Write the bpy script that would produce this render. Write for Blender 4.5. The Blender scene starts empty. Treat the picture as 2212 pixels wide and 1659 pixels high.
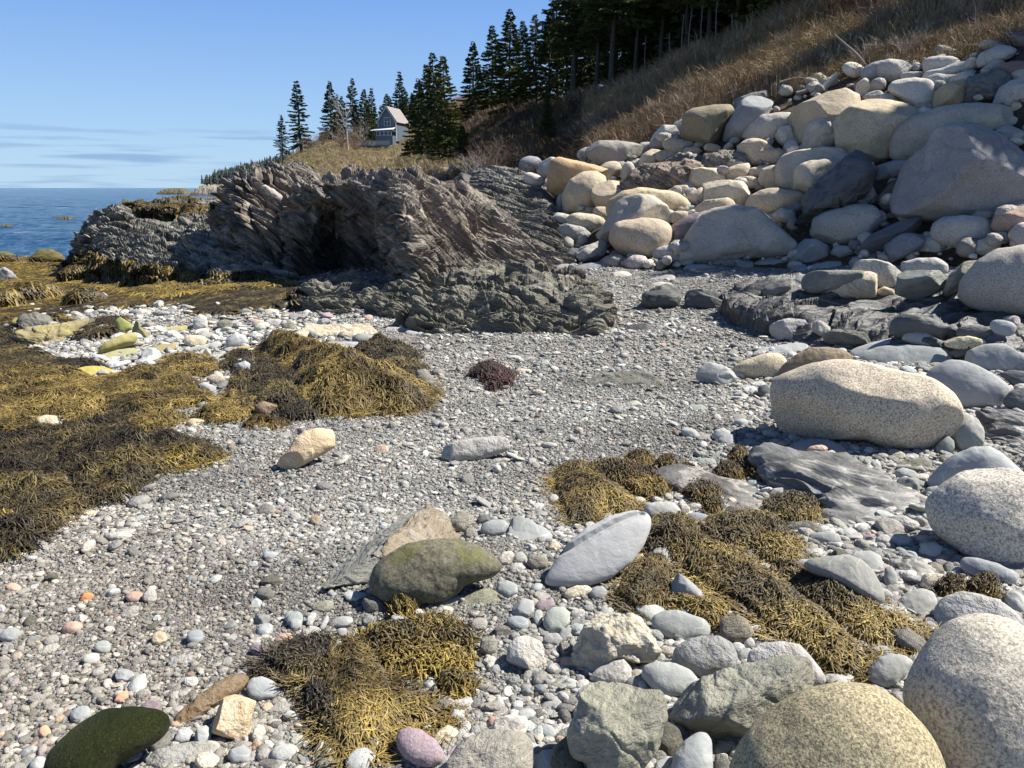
import bpy, bmesh, math, random
import numpy as np
from mathutils import Vector, Matrix
from mathutils.bvhtree import BVHTree

# ---------------------------------------------------------------- camera, sky, sun
SC = bpy.context.scene
COL = SC.collection
FPX, CX, CY, PITCH, CAMZ = 1640.0, 1106.0, 829.5, math.radians(14.5), 1.6
cam_d = bpy.data.cameras.new('camera'); cam = bpy.data.objects.new('camera', cam_d); COL.objects.link(cam)
cam_d.sensor_width = 36.0; cam_d.lens = 36.0 * FPX / 2212.0
cam_d.clip_start = 0.05; cam_d.clip_end = 20000
cam.location = (0, 0, CAMZ); cam.rotation_euler = (math.pi / 2 - PITCH, 0, 0)
SC.camera = cam
SUN_AZ, SUN_EL = math.radians(80), math.radians(50)
TOSUN = Vector((math.sin(SUN_AZ) * math.cos(SUN_EL), math.cos(SUN_AZ) * math.cos(SUN_EL), math.sin(SUN_EL)))
world = bpy.data.worlds.new('World'); SC.world = world; world.use_nodes = True
wn = world.node_tree.nodes; wl = world.node_tree.links; wn.clear()
wo = wn.new('ShaderNodeOutputWorld'); wb = wn.new('ShaderNodeBackground'); sky = wn.new('ShaderNodeTexSky')
sky.sky_type = 'NISHITA'; sky.sun_disc = False; sky.sun_elevation = SUN_EL; sky.sun_rotation = SUN_AZ
sky.air_density = 1.15; sky.dust_density = 0.25; sky.ozone_density = 2.2; sky.altitude = 0
# the clear northern air: the sky model's colour is corrected towards the photographed blue, with thin cloud streaks low over the sea
tc = wn.new('ShaderNodeTexCoord'); sep = wn.new('ShaderNodeSeparateXYZ'); wl.new(tc.outputs['Generated'], sep.inputs[0])
gr = wn.new('ShaderNodeValToRGB'); cr = gr.color_ramp
for p_, c_ in ((0.0, (.39, .63, .87)), (.05, (.345, .575, .87)), (.21, (.175, .365, .80)), (.40, (.060, .14, .38))):
    e_ = cr.elements.new(p_) if p_ not in (0.0,) else cr.elements[0]; e_.position = p_; e_.color = (*c_, 1)
cr.elements[-1].position = 1.0; cr.elements[-1].color = (.020, .05, .16, 1)
wl.new(sep.outputs[2], gr.inputs[0])
sc_ = wn.new('ShaderNodeVectorMath'); sc_.operation = 'SCALE'; sc_.inputs[3].default_value = 5.5; wl.new(gr.outputs[0], sc_.inputs[0])
mx = wn.new('ShaderNodeMix'); mx.data_type = 'RGBA'; mx.inputs[0].default_value = 0.88; wl.new(sky.outputs[0], mx.inputs[6]); wl.new(sc_.outputs[0], mx.inputs[7])
mp = wn.new('ShaderNodeMapping'); mp.inputs['Scale'].default_value = (3.6, 3.6, 75)
nz = wn.new('ShaderNodeTexNoise'); nz.inputs['Scale'].default_value = 1.6; nz.inputs['Detail'].default_value = 5
rmp = wn.new('ShaderNodeValToRGB'); rmp.color_ramp.elements[0].position = 0.50; rmp.color_ramp.elements[1].position = 0.64
mr = wn.new('ShaderNodeMapRange'); mr.inputs[1].default_value = 0.078; mr.inputs[2].default_value = 0.05
mul = wn.new('ShaderNodeMath'); mul.operation = 'MULTIPLY'; mul2 = wn.new('ShaderNodeMath'); mul2.operation = 'MULTIPLY'; mul2.inputs[1].default_value = 0.6
mixc = wn.new('ShaderNodeMix'); mixc.data_type = 'RGBA'; mixc.inputs[7].default_value = (1.15, 1.95, 3.4, 1)
wl.new(tc.outputs['Generated'], mp.inputs[0]); wl.new(mp.outputs[0], nz.inputs['Vector']); wl.new(nz.outputs[0], rmp.inputs[0])
wl.new(sep.outputs[2], mr.inputs[0])
wl.new(rmp.outputs[0], mul.inputs[0]); wl.new(mr.outputs[0], mul.inputs[1]); wl.new(mul.outputs[0], mul2.inputs[0])
wl.new(mul2.outputs[0], mixc.inputs[0]); wl.new(mx.outputs[2], mixc.inputs[6]); wl.new(mixc.outputs[2], wb.inputs[0])
wb.inputs[1].default_value = 0.10
wl.new(wb.outputs[0], wo.inputs[0])
sl = bpy.data.lights.new('sun', 'SUN'); sl.energy = 5.0; sl.angle = math.radians(0.5); sl.color = (1.0, 0.955, 0.88)
so = bpy.data.objects.new('sun', sl); COL.objects.link(so); so.rotation_euler = TOSUN.to_track_quat('Z', 'Y').to_euler()
so.location = TOSUN * 60
SC.view_settings.view_transform = 'Standard'; SC.view_settings.look = 'None'
SC.view_settings.exposure = 0.92; SC.view_settings.gamma = 1.0; SC.view_settings.use_curve_mapping = False
SC.cycles.max_bounces = 5; SC.cycles.diffuse_bounces = 2; SC.cycles.glossy_bounces = 2; SC.cycles.transparent_max_bounces = 4

# ---------------------------------------------------------------- helpers
rng = np.random.default_rng(11)
R = random.Random(5)
sp, cp = math.sin(PITCH), math.cos(PITCH)
# reading frames of the survey photo: name -> (x0, y0, scale)
FR = {'d': (0, 0, 1), '1': (432, 0, .3906), '2': (1080, 0, .5117), '3': (0, 360, .4232), '4': (1080, 360, .5117),
      '5': (0, 792, .5225), '6': (1080, 720, .5117), '7': (576, 1008, .3924), '8': (1296, 1008, .4140),
      '9': (1512, 648, .3164), 't': (612, 547.2, .3418), 'e': (0, 633.6, .2279)}

def D(fr, x, y):
    a = FR[fr]; return (a[0] + x * a[2], a[1] + y * a[2])

def ray(px, v):
    xr = (px - CX) / FPX; yr = (CY - v) / FPX
    return np.array([xr, cp + yr * sp, yr * cp - sp])

def W(px, v, y):
    d = ray(px, v); t = y / d[1]
    return np.array([d[0] * t, y, CAMZ + d[2] * t])

def tag(o, label=None, cat=None, group=None, kind=None):
    if label: o['label'] = label
    if cat: o['category'] = cat
    if group: o['group'] = group
    if kind: o['kind'] = kind
    return o

def mesh_np(name, V, F, mat=None, smooth=True, parent=None, loc=(0, 0, 0)):
    me = bpy.data.meshes.new(name)
    V = np.asarray(V, dtype=np.float32) - np.asarray(loc, dtype=np.float32)
    F = np.asarray(F, dtype=np.int32); n = F.shape[1]
    me.vertices.add(len(V)); me.vertices.foreach_set('co', V.ravel())
    me.loops.add(F.size); me.loops.foreach_set('vertex_index', F.ravel())
    me.polygons.add(len(F)); me.polygons.foreach_set('loop_start', np.arange(0, F.size, n, dtype=np.int32))
    me.polygons.foreach_set('use_smooth', np.full(len(F), smooth))
    me.update(calc_edges=True)
    if mat: me.materials.append(mat)
    if name is None: return me
    o = bpy.data.objects.new(name, me); COL.objects.link(o); o.location = loc
    if parent:
        o.parent = parent; o.location = (0, 0, 0)
        if tuple(loc) != (0, 0, 0): o.location = Vector(loc) - parent.location
    return o

def empty(name, loc, rz=0.0):
    o = bpy.data.objects.new(name, None); COL.objects.link(o); o.location = loc; o.rotation_euler = (0, 0, rz)
    o.empty_display_size = 0.2
    return o

def copy_tree(o, parent=None):
    c = o.copy(); COL.objects.link(c); c.parent = parent
    for ch in list(o.children): copy_tree(ch, c)
    return c

# --- noise
_r = np.random.default_rng(3)
PERM = np.concatenate([_r.permutation(256)] * 3).astype(np.int32)
_g = _r.normal(size=(256, 3)); GR = _g / np.linalg.norm(_g, axis=1)[:, None]
RND = _r.random((256, 4))

def pn(P):
    I = np.floor(P).astype(np.int64); f = P - I; I = (I & 255).astype(np.int32)
    u = f * f * f * (f * (f * 6 - 15) + 10); out = np.zeros(len(P))
    for dx in (0, 1):
        wx = u[:, 0] if dx else 1 - u[:, 0]
        for dy in (0, 1):
            wy = u[:, 1] if dy else 1 - u[:, 1]
            for dz in (0, 1):
                wz = u[:, 2] if dz else 1 - u[:, 2]
                h = PERM[PERM[PERM[(I[:, 0] + dx) & 255] + ((I[:, 1] + dy) & 255)] + ((I[:, 2] + dz) & 255)]
                g = GR[h]
                out += wx * wy * wz * (g[:, 0] * (f[:, 0] - dx) + g[:, 1] * (f[:, 1] - dy) + g[:, 2] * (f[:, 2] - dz))
    return out * 1.6

def fbm(P, o=4, g=0.5, ridged=False):
    s = 0; a = 1; t = 0
    for i in range(o):
        n = pn(P * (2.03 ** i) + 17.3 * i)
        if ridged: n = 1 - 2 * np.abs(n)
        s = s + a * n; t += a; a *= g
    return s / t

def worley(P, jit=0.9):
    I = np.floor(P).astype(np.int64); f = P - I
    f1 = np.full(len(P), 9.0); f2 = np.full(len(P), 9.0); rid = np.zeros(len(P), dtype=np.int32); off = np.zeros((len(P), 3))
    for dx in (-1, 0, 1):
        for dy in (-1, 0, 1):
            for dz in (-1, 0, 1):
                h = PERM[PERM[PERM[(I[:, 0] + dx) & 255] + ((I[:, 1] + dy) & 255)] + ((I[:, 2] + dz) & 255)]
                q = RND[h, :3] * jit + (1 - jit) / 2
                v = q + np.array([dx, dy, dz]) - f; d = np.sqrt((v * v).sum(1))
                a = d < f1; off = np.where(a[:, None], v, off)
                f2 = np.where(a, f1, np.minimum(f2, d)); rid = np.where(a, h, rid); f1 = np.where(a, d, f1)
    tilt = (off * (RND[(rid * 7 + 3) & 255, :3] - .5)).sum(1)          # every fragment gets its own slant: flat facets
    return f1, f2, RND[rid, 3] + 1.5 * tilt

def sstep(x, a, b):
    t = np.clip((x - a) / (b - a), 0, 1); return t * t * (3 - 2 * t)

def strata(P, n, a, th=0.12, amp=0.12, ratio=(4, 2), seed=0, sharp=1.0, warp=1.0):
    """fractured bedding: plates stretched along a, thin along n"""
    n = np.array(n, float); n /= np.linalg.norm(n); a = np.array(a, float); a -= n * a.dot(n); a /= np.linalg.norm(a); b = np.cross(n, a)
    w = np.stack([fbm(P * 0.6 + s + seed, 3) for s in (0, 31, 67)], 1) * th * warp
    Q = P + w
    q = np.stack([Q @ a / (th * ratio[0]), Q @ b / (th * ratio[1]), Q @ n / th], 1) + seed * 7.7
    f1, f2, r = worley(q); g1, g2, r2 = worley(q * np.array([2.2, 2.2, 3.1]) + 5); h1, h2, r3 = worley(q * np.array([6, 6, 8]) + 9)
    d = (r - 0.5) * 1.0 - 0.30 * (1 - sstep(f2 - f1, 0, 0.09)) * sharp
    d += 0.34 * ((r2 - 0.5) - 0.3 * (1 - sstep(g2 - g1, 0, 0.12)) * sharp)
    d += 0.12 * ((r3 - 0.5) - 0.3 * (1 - sstep(h2 - h1, 0, 0.2)) * sharp)
    return d * amp

def waves(P, a, L1=1.0, L2=.22, seed=0):
    """smooth water-worn ridges running along a"""
    a = np.array(a, float); a /= np.linalg.norm(a); b = np.cross([0, 0, 1.0], a); w = .35 * fbm(P * .8 + seed, 2)
    Q = np.stack([P @ a / L1, P @ b / L2 + w * 3, P[:, 2] / (L2 * 2)], 1) + seed
    r = 1 - np.abs(fbm(Q, 2)) * 2.2; r2 = 1 - np.abs(pn(Q * 2.3 + 4)) * 2
    return r * .75 + .18 * r2 + .35 * fbm(P * 1.1 + seed, 2)

# --- lofted surfaces from survey points (px, v, distance)
def crom(A, n):
    """catmull-rom resample of axis 0 to n samples"""
    m = len(A); t = np.linspace(0, m - 1, n); i = np.minimum(t.astype(int), m - 2); f = (t - i).reshape((-1,) + (1,) * (A.ndim - 1))
    g = lambda k: A[np.clip(k, 0, m - 1)]
    p0, p1, p2, p3 = g(i - 1), g(i), g(i + 1), g(i + 2)
    return 0.5 * ((2 * p1) + (-p0 + p2) * f + (2 * p0 - 5 * p1 + 4 * p2 - p3) * f * f + (-p0 + 3 * p1 - 3 * p2 + p3) * f ** 3)

def grid_normals(G):
    du = np.gradient(G, axis=0); dv = np.gradient(G, axis=1); n = np.cross(du, dv)
    n /= np.linalg.norm(n, axis=2)[..., None] + 1e-12
    return n

def _facing(P, N):
    t = np.array([0, 0, CAMZ]) - P; t /= np.linalg.norm(t, axis=1)[:, None]; t[:, 2] += 0.8
    return float((t * N).sum())

def loft(cols, nu, nv, disp=None, flip=False, world_pts=False):
    G = np.array([[p if world_pts else W(*p) for p in c] for c in cols])
    G = crom(G, nu); G = crom(G.transpose(1, 0, 2), nv).transpose(1, 0, 2)
    if disp is not None:
        N = grid_normals(G); P = G.reshape(-1, 3)
        if _facing(P, N.reshape(-1, 3)) < 0: N = -N
        G = (P + N.reshape(-1, 3) * disp(P, N.reshape(-1, 3))[:, None]).reshape(G.shape)
    return G

def grid_faces(nu, nv):
    i = np.arange(nu - 1)[:, None] * nv + np.arange(nv - 1)[None]
    return np.stack([i, i + nv, i + nv + 1, i + 1], -1).reshape(-1, 4)

def grid_obj(name, G, mat, flip=False, loc=None, parent=None):
    F = grid_faces(G.shape[0], G.shape[1])
    V = G.reshape(-1, 3)
    if _facing(V, grid_normals(G).reshape(-1, 3)) < 0: F = F[:, ::-1]
    if loc is None: loc = tuple(V.mean(0))
    return mesh_np(name, V, F, mat, loc=loc, parent=parent), V, F

SURF = []          # (verts, faces) that stones, weed and plants can rest on
def bvh():
    off = 0; VV = []; FF = []
    for V, F in SURF:
        VV.append(V); FF.append(F + off); off += len(V)
    VV = np.concatenate(VV)
    faces = []
    for F in FF: faces += F.tolist()
    return BVHTree.FromPolygons([tuple(v) for v in VV.tolist()], faces)

# ---------------------------------------------------------------- materials
def newmat(name):
    m = bpy.data.materials.new(name); m.use_nodes = True; nt = m.node_tree
    b = nt.nodes['Principled BSDF']; return m, nt, b

class NT:
    def __init__(s, nt): s.nt = nt; s.n = nt.nodes; s.l = nt.links
    def coord(s, kind='Object', scale=(1, 1, 1), rot=(0, 0, 0)):
        t = s.n.new('ShaderNodeTexCoord'); m0 = s.n.new('ShaderNodeMapping'); m = s.n.new('ShaderNodeMapping')
        m.inputs['Scale'].default_value = scale; m0.inputs['Rotation'].default_value = rot
        s.l.new(t.outputs[kind], m0.inputs[0]); s.l.new(m0.outputs[0], m.inputs[0]); return m.outputs[0]
    def noise(s, vec, scale, detail=4, rough=0.55, dist=0.0):
        t = s.n.new('ShaderNodeTexNoise'); t.inputs['Scale'].default_value = scale; t.inputs['Detail'].default_value = detail
        t.inputs['Roughness'].default_value = rough; t.inputs['Distortion'].default_value = dist
        s.l.new(vec, t.inputs['Vector']); return t.outputs[0]
    def vor(s, vec, scale, feature='F1', rnd=1.0, out=0):
        t = s.n.new('ShaderNodeTexVoronoi'); t.feature = feature; t.inputs['Scale'].default_value = scale
        t.inputs['Randomness'].default_value = rnd; s.l.new(vec, t.inputs['Vector']); return t.outputs[out]
    def ramp(s, fac, stops, interp='LINEAR'):
        t = s.n.new('ShaderNodeValToRGB'); cr = t.color_ramp; cr.interpolation = interp
        while len(cr.elements) < len(stops): cr.elements.new(0.5)
        for e, (p, c) in zip(cr.elements, stops):
            e.position = p; e.color = (c, c, c, 1) if isinstance(c, (int, float)) else (*c, 1)
        s.l.new(fac, t.inputs[0]); return t.outputs[0]
    def mix(s, f, a, b, mode='MIX'):
        t = s.n.new('ShaderNodeMix'); t.data_type = 'RGBA'; t.blend_type = mode
        for sock, val in ((0, f), (6, a), (7, b)):
            if isinstance(val, (int, float)): t.inputs[sock].default_value = val if sock == 0 else (val, val, val, 1)
            elif isinstance(val, tuple): t.inputs[sock].default_value = (*val, 1)
            else: s.l.new(val, t.inputs[sock])
        return t.outputs[2]
    def math(s, op, a, b=0.5):
        t = s.n.new('ShaderNodeMath'); t.operation = op
        for i, val in ((0, a), (1, b)):
            if isinstance(val, (int, float)): t.inputs[i].default_value = val
            else: s.l.new(val, t.inputs[i])
        return t.outputs[0]
    def bump(s, h, strength, dist, normal=None):
        t = s.n.new('ShaderNodeBump'); t.inputs['Strength'].default_value = strength; t.inputs['Distance'].default_value = dist
        s.l.new(h, t.inputs['Height'])
        if normal: s.l.new(normal, t.inputs['Normal'])
        return t.outputs[0]
    def objrand(s):
        return s.n.new('ShaderNodeObjectInfo').outputs['Random']
    def objcol(s):
        return s.n.new('ShaderNodeObjectInfo').outputs['Color']
    def up(s, lo, hi):
        g = s.n.new('ShaderNodeNewGeometry'); x = s.n.new('ShaderNodeSeparateXYZ'); s.l.new(g.outputs['Normal'], x.inputs[0])
        m = s.n.new('ShaderNodeMapRange'); m.inputs[1].default_value = lo; m.inputs[2].default_value = hi
        s.l.new(x.outputs[2], m.inputs[0]); return m.outputs[0]

def stone_mat(name, ca, cb, speck=None, grain=(140, 0.35), lump=(9, 0.25), vein=None, veinc=(.6, .6, .58), rough=0.85, stretch=(1, 1, 1), bump=1.0, patch=None, rot=(0, 0, 0), spec=0.3):
    m, nt, b = newmat(name); k = NT(nt); co = k.coord(scale=stretch, rot=rot)
    base = k.mix(k.ramp(k.noise(co, 3.1, 6, 0.6), [(0.3, 0.0), (0.7, 1.0)]), ca, cb)
    blot = k.ramp(k.noise(co, 1.1, 3), [(0.3, 0.82), (0.7, 1.12)]); base = k.mix(1.0, base, blot, 'MULTIPLY')
    if speck:
        base = k.mix(1.0, base, k.ramp(k.noise(co, speck[0], 2, 0.7), [(0.34, speck[1]), (0.52, 1.0), (0.70, speck[2])]), 'MULTIPLY')
        base = k.mix(0.45, base, k.ramp(k.noise(co, speck[0] * 2.1, 2, 0.7), [(0.36, speck[1]), (0.5, 1.0), (0.68, speck[2])]), 'MULTIPLY')
    if vein:
        v = k.noise(co, vein[0], 3, 0.5, 1.5)
        line = k.ramp(k.math('ABSOLUTE', k.math('SUBTRACT', v, 0.5)), [(0.0, 1.0), (vein[1], 0.0)])
        base = k.mix(k.math('MULTIPLY', line, vein[2]), base, veinc)
    if patch:
        pf = k.math('MULTIPLY', k.ramp(k.noise(co, patch[1], 5, 0.65), [(patch[2], 0.0), (patch[2] + 0.12, 1.0)]), k.up(patch[3], patch[3] + 0.35) if patch[3] is not None else 1.0)
        base = k.mix(pf, base, patch[0])
    base = k.mix(1.0, base, k.objcol(), 'MULTIPLY')
    nt.links.new(base, b.inputs['Base Color'])
    b.inputs['Roughness'].default_value = rough; b.inputs['Specular IOR Level'].default_value = spec
    h1 = k.noise(co, lump[0], 6, 0.62); h2 = k.noise(co, grain[0], 3, 0.7)
    n1 = k.bump(h1, lump[1] * bump, 0.05); n2 = k.bump(h2, grain[1] * bump, 0.006, n1)
    nt.links.new(n2, b.inputs['Normal'])
    return m

def ledge_mat(name, c1, c2, c3, rot=(0, 0, 0), stretch=(1, 1, 7), rough=0.7, patch=None, scale=1.0, bump=1.0, spec=0.35, veins=0.0):
    m, nt, b = newmat(name); k = NT(nt); co = k.coord(scale=stretch, rot=rot); c0 = k.coord()
    base = k.ramp(k.noise(co, 2.0 * scale, 8, 0.65, 0.3), [(0.28, c1), (0.5, c2), (0.72, c3)])
    base = k.mix(1.0, base, k.ramp(k.noise(c0, 0.9, 4), [(0.3, 0.75), (0.7, 1.2)]), 'MULTIPLY')
    base = k.mix(1.0, base, k.ramp(k.noise(co, 9 * scale, 6, 0.7), [(0.35, 0.65), (0.65, 1.35)]), 'MULTIPLY')
    if veins:
        line = k.ramp(k.math('ABSOLUTE', k.math('SUBTRACT', k.noise(co, 1.3, 4, 0.5, 0.8), 0.5)), [(0.0, 1.0), (0.02, 0.0)])
        base = k.mix(k.math('MULTIPLY', line, veins), base, (.55, .52, .47))
    if patch:
        pf = k.ramp(k.noise(c0, patch[1], 5, 0.65), [(patch[2], 0.0), (patch[2] + 0.1, 1.0)])
        base = k.mix(pf, base, patch[0])
    base = k.mix(1.0, base, k.objcol(), 'MULTIPLY')
    nt.links.new(base, b.inputs['Base Color']); b.inputs['Roughness'].default_value = rough
    b.inputs['Specular IOR Level'].default_value = spec
    n1 = k.bump(k.noise(co, 4.5 * scale, 7, 0.68), 0.55 * bump, 0.12 / scale)
    n2 = k.bump(k.noise(c0, 45, 4, 0.7), 0.45 * bump, 0.02, n1)
    nt.links.new(n2, b.inputs['Normal'])
    return m

M = {}
M['granite_tan'] = stone_mat('granite_tan', (.60, .54, .45), (.48, .43, .365), speck=(70, .62, 1.22), lump=(5, .6), vein=(1.7, .012, .45), veinc=(.16, .13, .10), patch=((.33, .28, .21), 1.4, .56, None))
M['granite_near'] = stone_mat('granite_near', (.64, .57, .46), (.54, .48, .40), speck=(95, .40, 1.3), grain=(150, .6))
M['granite_pink'] = stone_mat('granite_pink', (.56, .51, .43), (.47, .425, .365), speck=(105, .45, 1.28), grain=(150, .5), patch=((.42, .22, .16), 4.0, .66, None))
M['granite_olive'] = stone_mat('granite_olive', (.43, .385, .27), (.33, .285, .185), speck=(125, .38, 1.45), grain=(150, .5), patch=((.34, .31, .11), 1.7, .58, None))
M['granite_grey'] = stone_mat('granite_grey', (.50, .475, .43), (.39, .375, .345), speck=(70, .68, 1.2), lump=(5, .6), vein=(1.5, .010, .45), veinc=(.15, .14, .12), patch=((.29, .275, .25), 1.3, .58, None))
M['slate'] = stone_mat('slate', (.345, .345, .33), (.275, .28, .27), grain=(200, .15), lump=(6, .25), vein=(2.6, .012, .35))
M['slate_dark'] = stone_mat('slate_dark', (.14, .145, .145), (.09, .092, .09), grain=(150, .2), lump=(6, .5), rough=.6, stretch=(1, 1, 3), spec=.4)
M['schist'] = stone_mat('schist', (.245, .235, .20), (.14, .138, .12), grain=(90, .6), lump=(7, 1.0), vein=(3.2, .02, .2), veinc=(.55, .50, .42), stretch=(1, 1, 2.4), rot=(.3, .5, 0))
M['white_rock'] = stone_mat('white_rock', (.52, .50, .46), (.28, .275, .26), grain=(80, .4), lump=(12, .9), vein=(5, .05, .4), veinc=(.33, .27, .18))
M['mossy'] = stone_mat('mossy', (.155, .14, .10), (.08, .078, .055), speck=(60, .6, 1.3), grain=(90, .5), patch=((.11, .115, .022), 3.2, .50, .25))
M['green_weedy'] = stone_mat('green_weedy', (.06, .078, .016), (.12, .13, .028), grain=(160, 1.2), lump=(20, .8), stretch=(3, 1, 1), rot=(0, -.5, 0), rough=.55, patch=((.13, .12, .08), 2.6, .60, None))
M['olive_stone'] = stone_mat('olive_stone', (.36, .33, .12), (.27, .26, .15), grain=(80, .3), patch=((.38, .35, .07), 2.5, .5, None))
M['tan_rough'] = stone_mat('tan_rough', (.52, .41, .27), (.36, .27, .19), grain=(90, .5), lump=(10, .8), vein=(4, .03, .5), veinc=(.6, .56, .48))
M['purple'] = stone_mat('purple', (.30, .235, .24), (.25, .20, .21), speck=(120, .8, 1.2), grain=(150, .3))
M['pinkstone'] = stone_mat('pinkstone', (.52, .33, .24), (.44, .31, .26), grain=(90, .3))
M['pale_slate'] = stone_mat('pale_slate', (.36, .36, .35), (.29, .29, .28), grain=(160, .25), lump=(6, .22), vein=(3, .01, .2), stretch=(1, 1, 2))
# ---------------------------------------------------------------- the ground
GP = [(1106,1659,1.85),(-300,1659,1.85),(2500,1659,1.85),(0,1300,2.80),(1106,1300,2.71),(2212,1300,2.62),
 (0,1000,4.5),(600,1000,4.35),(1106,1000,4.3),(1600,1000,4.2),(2212,1000,4.0),
 (0,850,6.7),(600,850,6.2),(1106,850,5.95),(1600,850,5.8),(2212,850,5.3),
 (0,700,11.2),(300,700,10.6),(600,700,10.0),(900,720,8.9),(1300,720,8.4),(1600,700,8.7),(1900,720,7.8),(2212,740,6.9),
 (0,600,20),(300,600,18),(640,625,12.6),(900,620,12.2),(1200,600,12.4),(1500,600,12.4),(1900,600,11),(2212,620,9.5),(2700,640,8),
 (60,556,29),(1200,572,14),(1500,575,13.4),(1800,575,12.6)]
GW = [W(*p) for p in GP] + [np.array(p, float) for p in
 [(-40,40,-2.6),(-20,38,-2.2),(-6,34,-1.6),(-60,20,-2.4),(-25,15,-1.3),(-12,10,-.55),(0,30,-.6),(12,30,0),(25,25,.5),(-10,100,-6),(-100,100,-6),(60,100,-4),(100,60,-3),
  (0,.5,0),(-2,.5,0),(2,.5,0),(20,12,.6),(30,6,1),(-8,3,-.3),(8,3,.5),(14,4,1)]]
GW = np.array(GW)
def lp(X):
    r = np.hypot(X[:, 0], X[:, 1]); return np.stack([np.arctan2(X[:, 0], X[:, 1]) * 1.6, np.log(r + 0.3)], 1)
def _tk(A, B):
    d = np.linalg.norm(A[:, None] - B[None], axis=2); return np.where(d > 0, d * d * np.log(d + 1e-12), 0)
_A = lp(GW); n_ = len(_A)
_K = np.zeros((n_ + 3, n_ + 3)); _K[:n_, :n_] = _tk(_A, _A) + np.eye(n_) * 0.004; _K[:n_, n_] = 1; _K[:n_, n_ + 1:] = _A; _K[n_:, :n_] = _K[:n_, n_:].T
_rr = np.hypot(GW[:, 0], GW[:, 1]) + 0.6
_S = np.linalg.solve(_K, np.concatenate([GW[:, 2] / _rr, [0, 0, 0]]))
def ground_z(x, y):
    X = np.stack([np.ravel(x), np.ravel(y)], 1).astype(float); out = np.empty(len(X))
    for i in range(0, len(X), 50000):
        B = lp(X[i:i + 50000]); out[i:i + 50000] = (_tk(B, _A) @ _S[:n_] + _S[n_] + B @ _S[n_ + 1:]) * (np.hypot(X[i:i + 50000, 0], X[i:i + 50000, 1]) + 0.6)
    r = np.hypot(X[:, 0], X[:, 1])
    P3 = np.stack([X[:, 0], X[:, 1], X[:, 0] * 0], 1)
    out += 0.05 * np.clip(r / 8, 0.3, 2) * pn(P3 * 0.7) + 0.015 * pn(P3 * 3.1)
    return np.maximum(out, -9)

# gravel sheet material
m, nt, b = newmat('fine_gravel'); k = NT(nt); co = k.coord('Object')
vc = k.vor(co, 105, out=1); vd = k.vor(co, 105)
sepc = nt.nodes.new('ShaderNodeSeparateColor'); nt.links.new(vc, sepc.inputs[0])
gcol = k.ramp(sepc.outputs[0], [(0.0, (.07, .068, .06)), (.3, (.16, .155, .14)), (.6, (.26, .255, .235)), (.85, (.36, .34, .31)), (.97, (.30, .23, .17))])
gcol = k.mix(1.0, gcol, k.ramp(k.noise(co, 1.7, 5, .6), [(.3, .7), (.7, 1.25)]), 'MULTIPLY')
vd2 = k.vor(co, 45); vc2 = k.vor(co, 45, out=1); sc2 = nt.nodes.new('ShaderNodeSeparateColor'); nt.links.new(vc2, sc2.inputs[0])
gcol = k.mix(k.ramp(sc2.outputs[1], [(.62, 0.0), (.66, .8)]), gcol, k.ramp(sc2.outputs[0], [(0, (.18, .18, .17)), (.5, (.38, .38, .36)), (1, (.5, .46, .4))]))
nt.links.new(gcol, b.inputs['Base Color']); b.inputs['Roughness'].default_value = .85
hh = k.math('MULTIPLY', k.ramp(vd, [(0, 1.0), (.6, 0.0)]), 1.0)
n1 = k.bump(k.ramp(vd2, [(0, 1.0), (.6, 0.0)]), .6, .02); n2 = k.bump(hh, 1.0, .008, n1); nt.links.new(n2, b.inputs['Normal'])
M['gravel'] = m

na, nr = 420, 700
az = np.linspace(math.radians(-100), math.radians(100), na); rr = np.exp(np.linspace(math.log(.35), math.log(9000), nr))
AZ, RR = np.meshgrid(az, rr, indexing='ij'); gx = np.sin(AZ) * RR; gy = np.cos(AZ) * RR
gz = ground_z(gx, gy).reshape(gx.shape); gz = np.where(RR > 70, np.minimum(gz, -4), gz)
G = np.stack([gx, gy, gz], -1)
_fine = RR < 30
o, V_, F_ = grid_obj('beach_ground', G, M['gravel'], loc=(0, 0, 0), flip=True)
tag(o, kind='structure')
SURF.append((V_, F_))
# behind the camera the beach carries on level
rb = np.exp(np.linspace(math.log(.35), math.log(60), 30)); ab = np.linspace(math.radians(100), math.radians(260), 40)
A2, R2 = np.meshgrid(ab, rb, indexing='ij'); G2 = np.stack([np.sin(A2) * R2, np.cos(A2) * R2, -0.02 + .0 * R2], -1)
o, _, _ = grid_obj('beach_ground', G2, M['gravel'], loc=(0, 0, 0), flip=True); tag(o, kind='structure')

# ---------------------------------------------------------------- the sea
m, nt, b = newmat('sea_water'); k = NT(nt); co = k.coord('Object', scale=(.55, 1, 1))
b.inputs['Base Color'].default_value = (.012, .05, .115, 1); b.inputs['Roughness'].default_value = .12; b.inputs['IOR'].default_value = 1.33
b.inputs['Specular IOR Level'].default_value = .5
foam = k.ramp(k.noise(co, .35, 8, .75, .6), [(.625, 0.0), (.67, .8)])
bc = k.mix(foam, k.ramp(k.noise(co, .08, 4), [(.3, (.010, .042, .10)), (.7, (.018, .075, .15))]), (.55, .6, .65))
nt.links.new(bc, b.inputs['Base Color'])
n1 = k.bump(k.noise(co, .6, 6, .62), 1.0, 1.0); n2 = k.bump(k.noise(co, 3.2, 5, .65), .9, .16, n1); nt.links.new(n2, b.inputs['Normal'])
M['sea'] = m
SEA = -1.0
na, nr = 360, 620
az = np.linspace(math.radians(-80), math.radians(60), na); rr = np.exp(np.linspace(math.log(16), math.log(9000), nr))
AZ, RR = np.meshgrid(az, rr, indexing='ij'); gx = np.sin(AZ) * RR; gy = np.cos(AZ) * RR
P3 = np.stack([gx * .45, gy * 1.0, gx * 0], -1).reshape(-1, 3)
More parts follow.
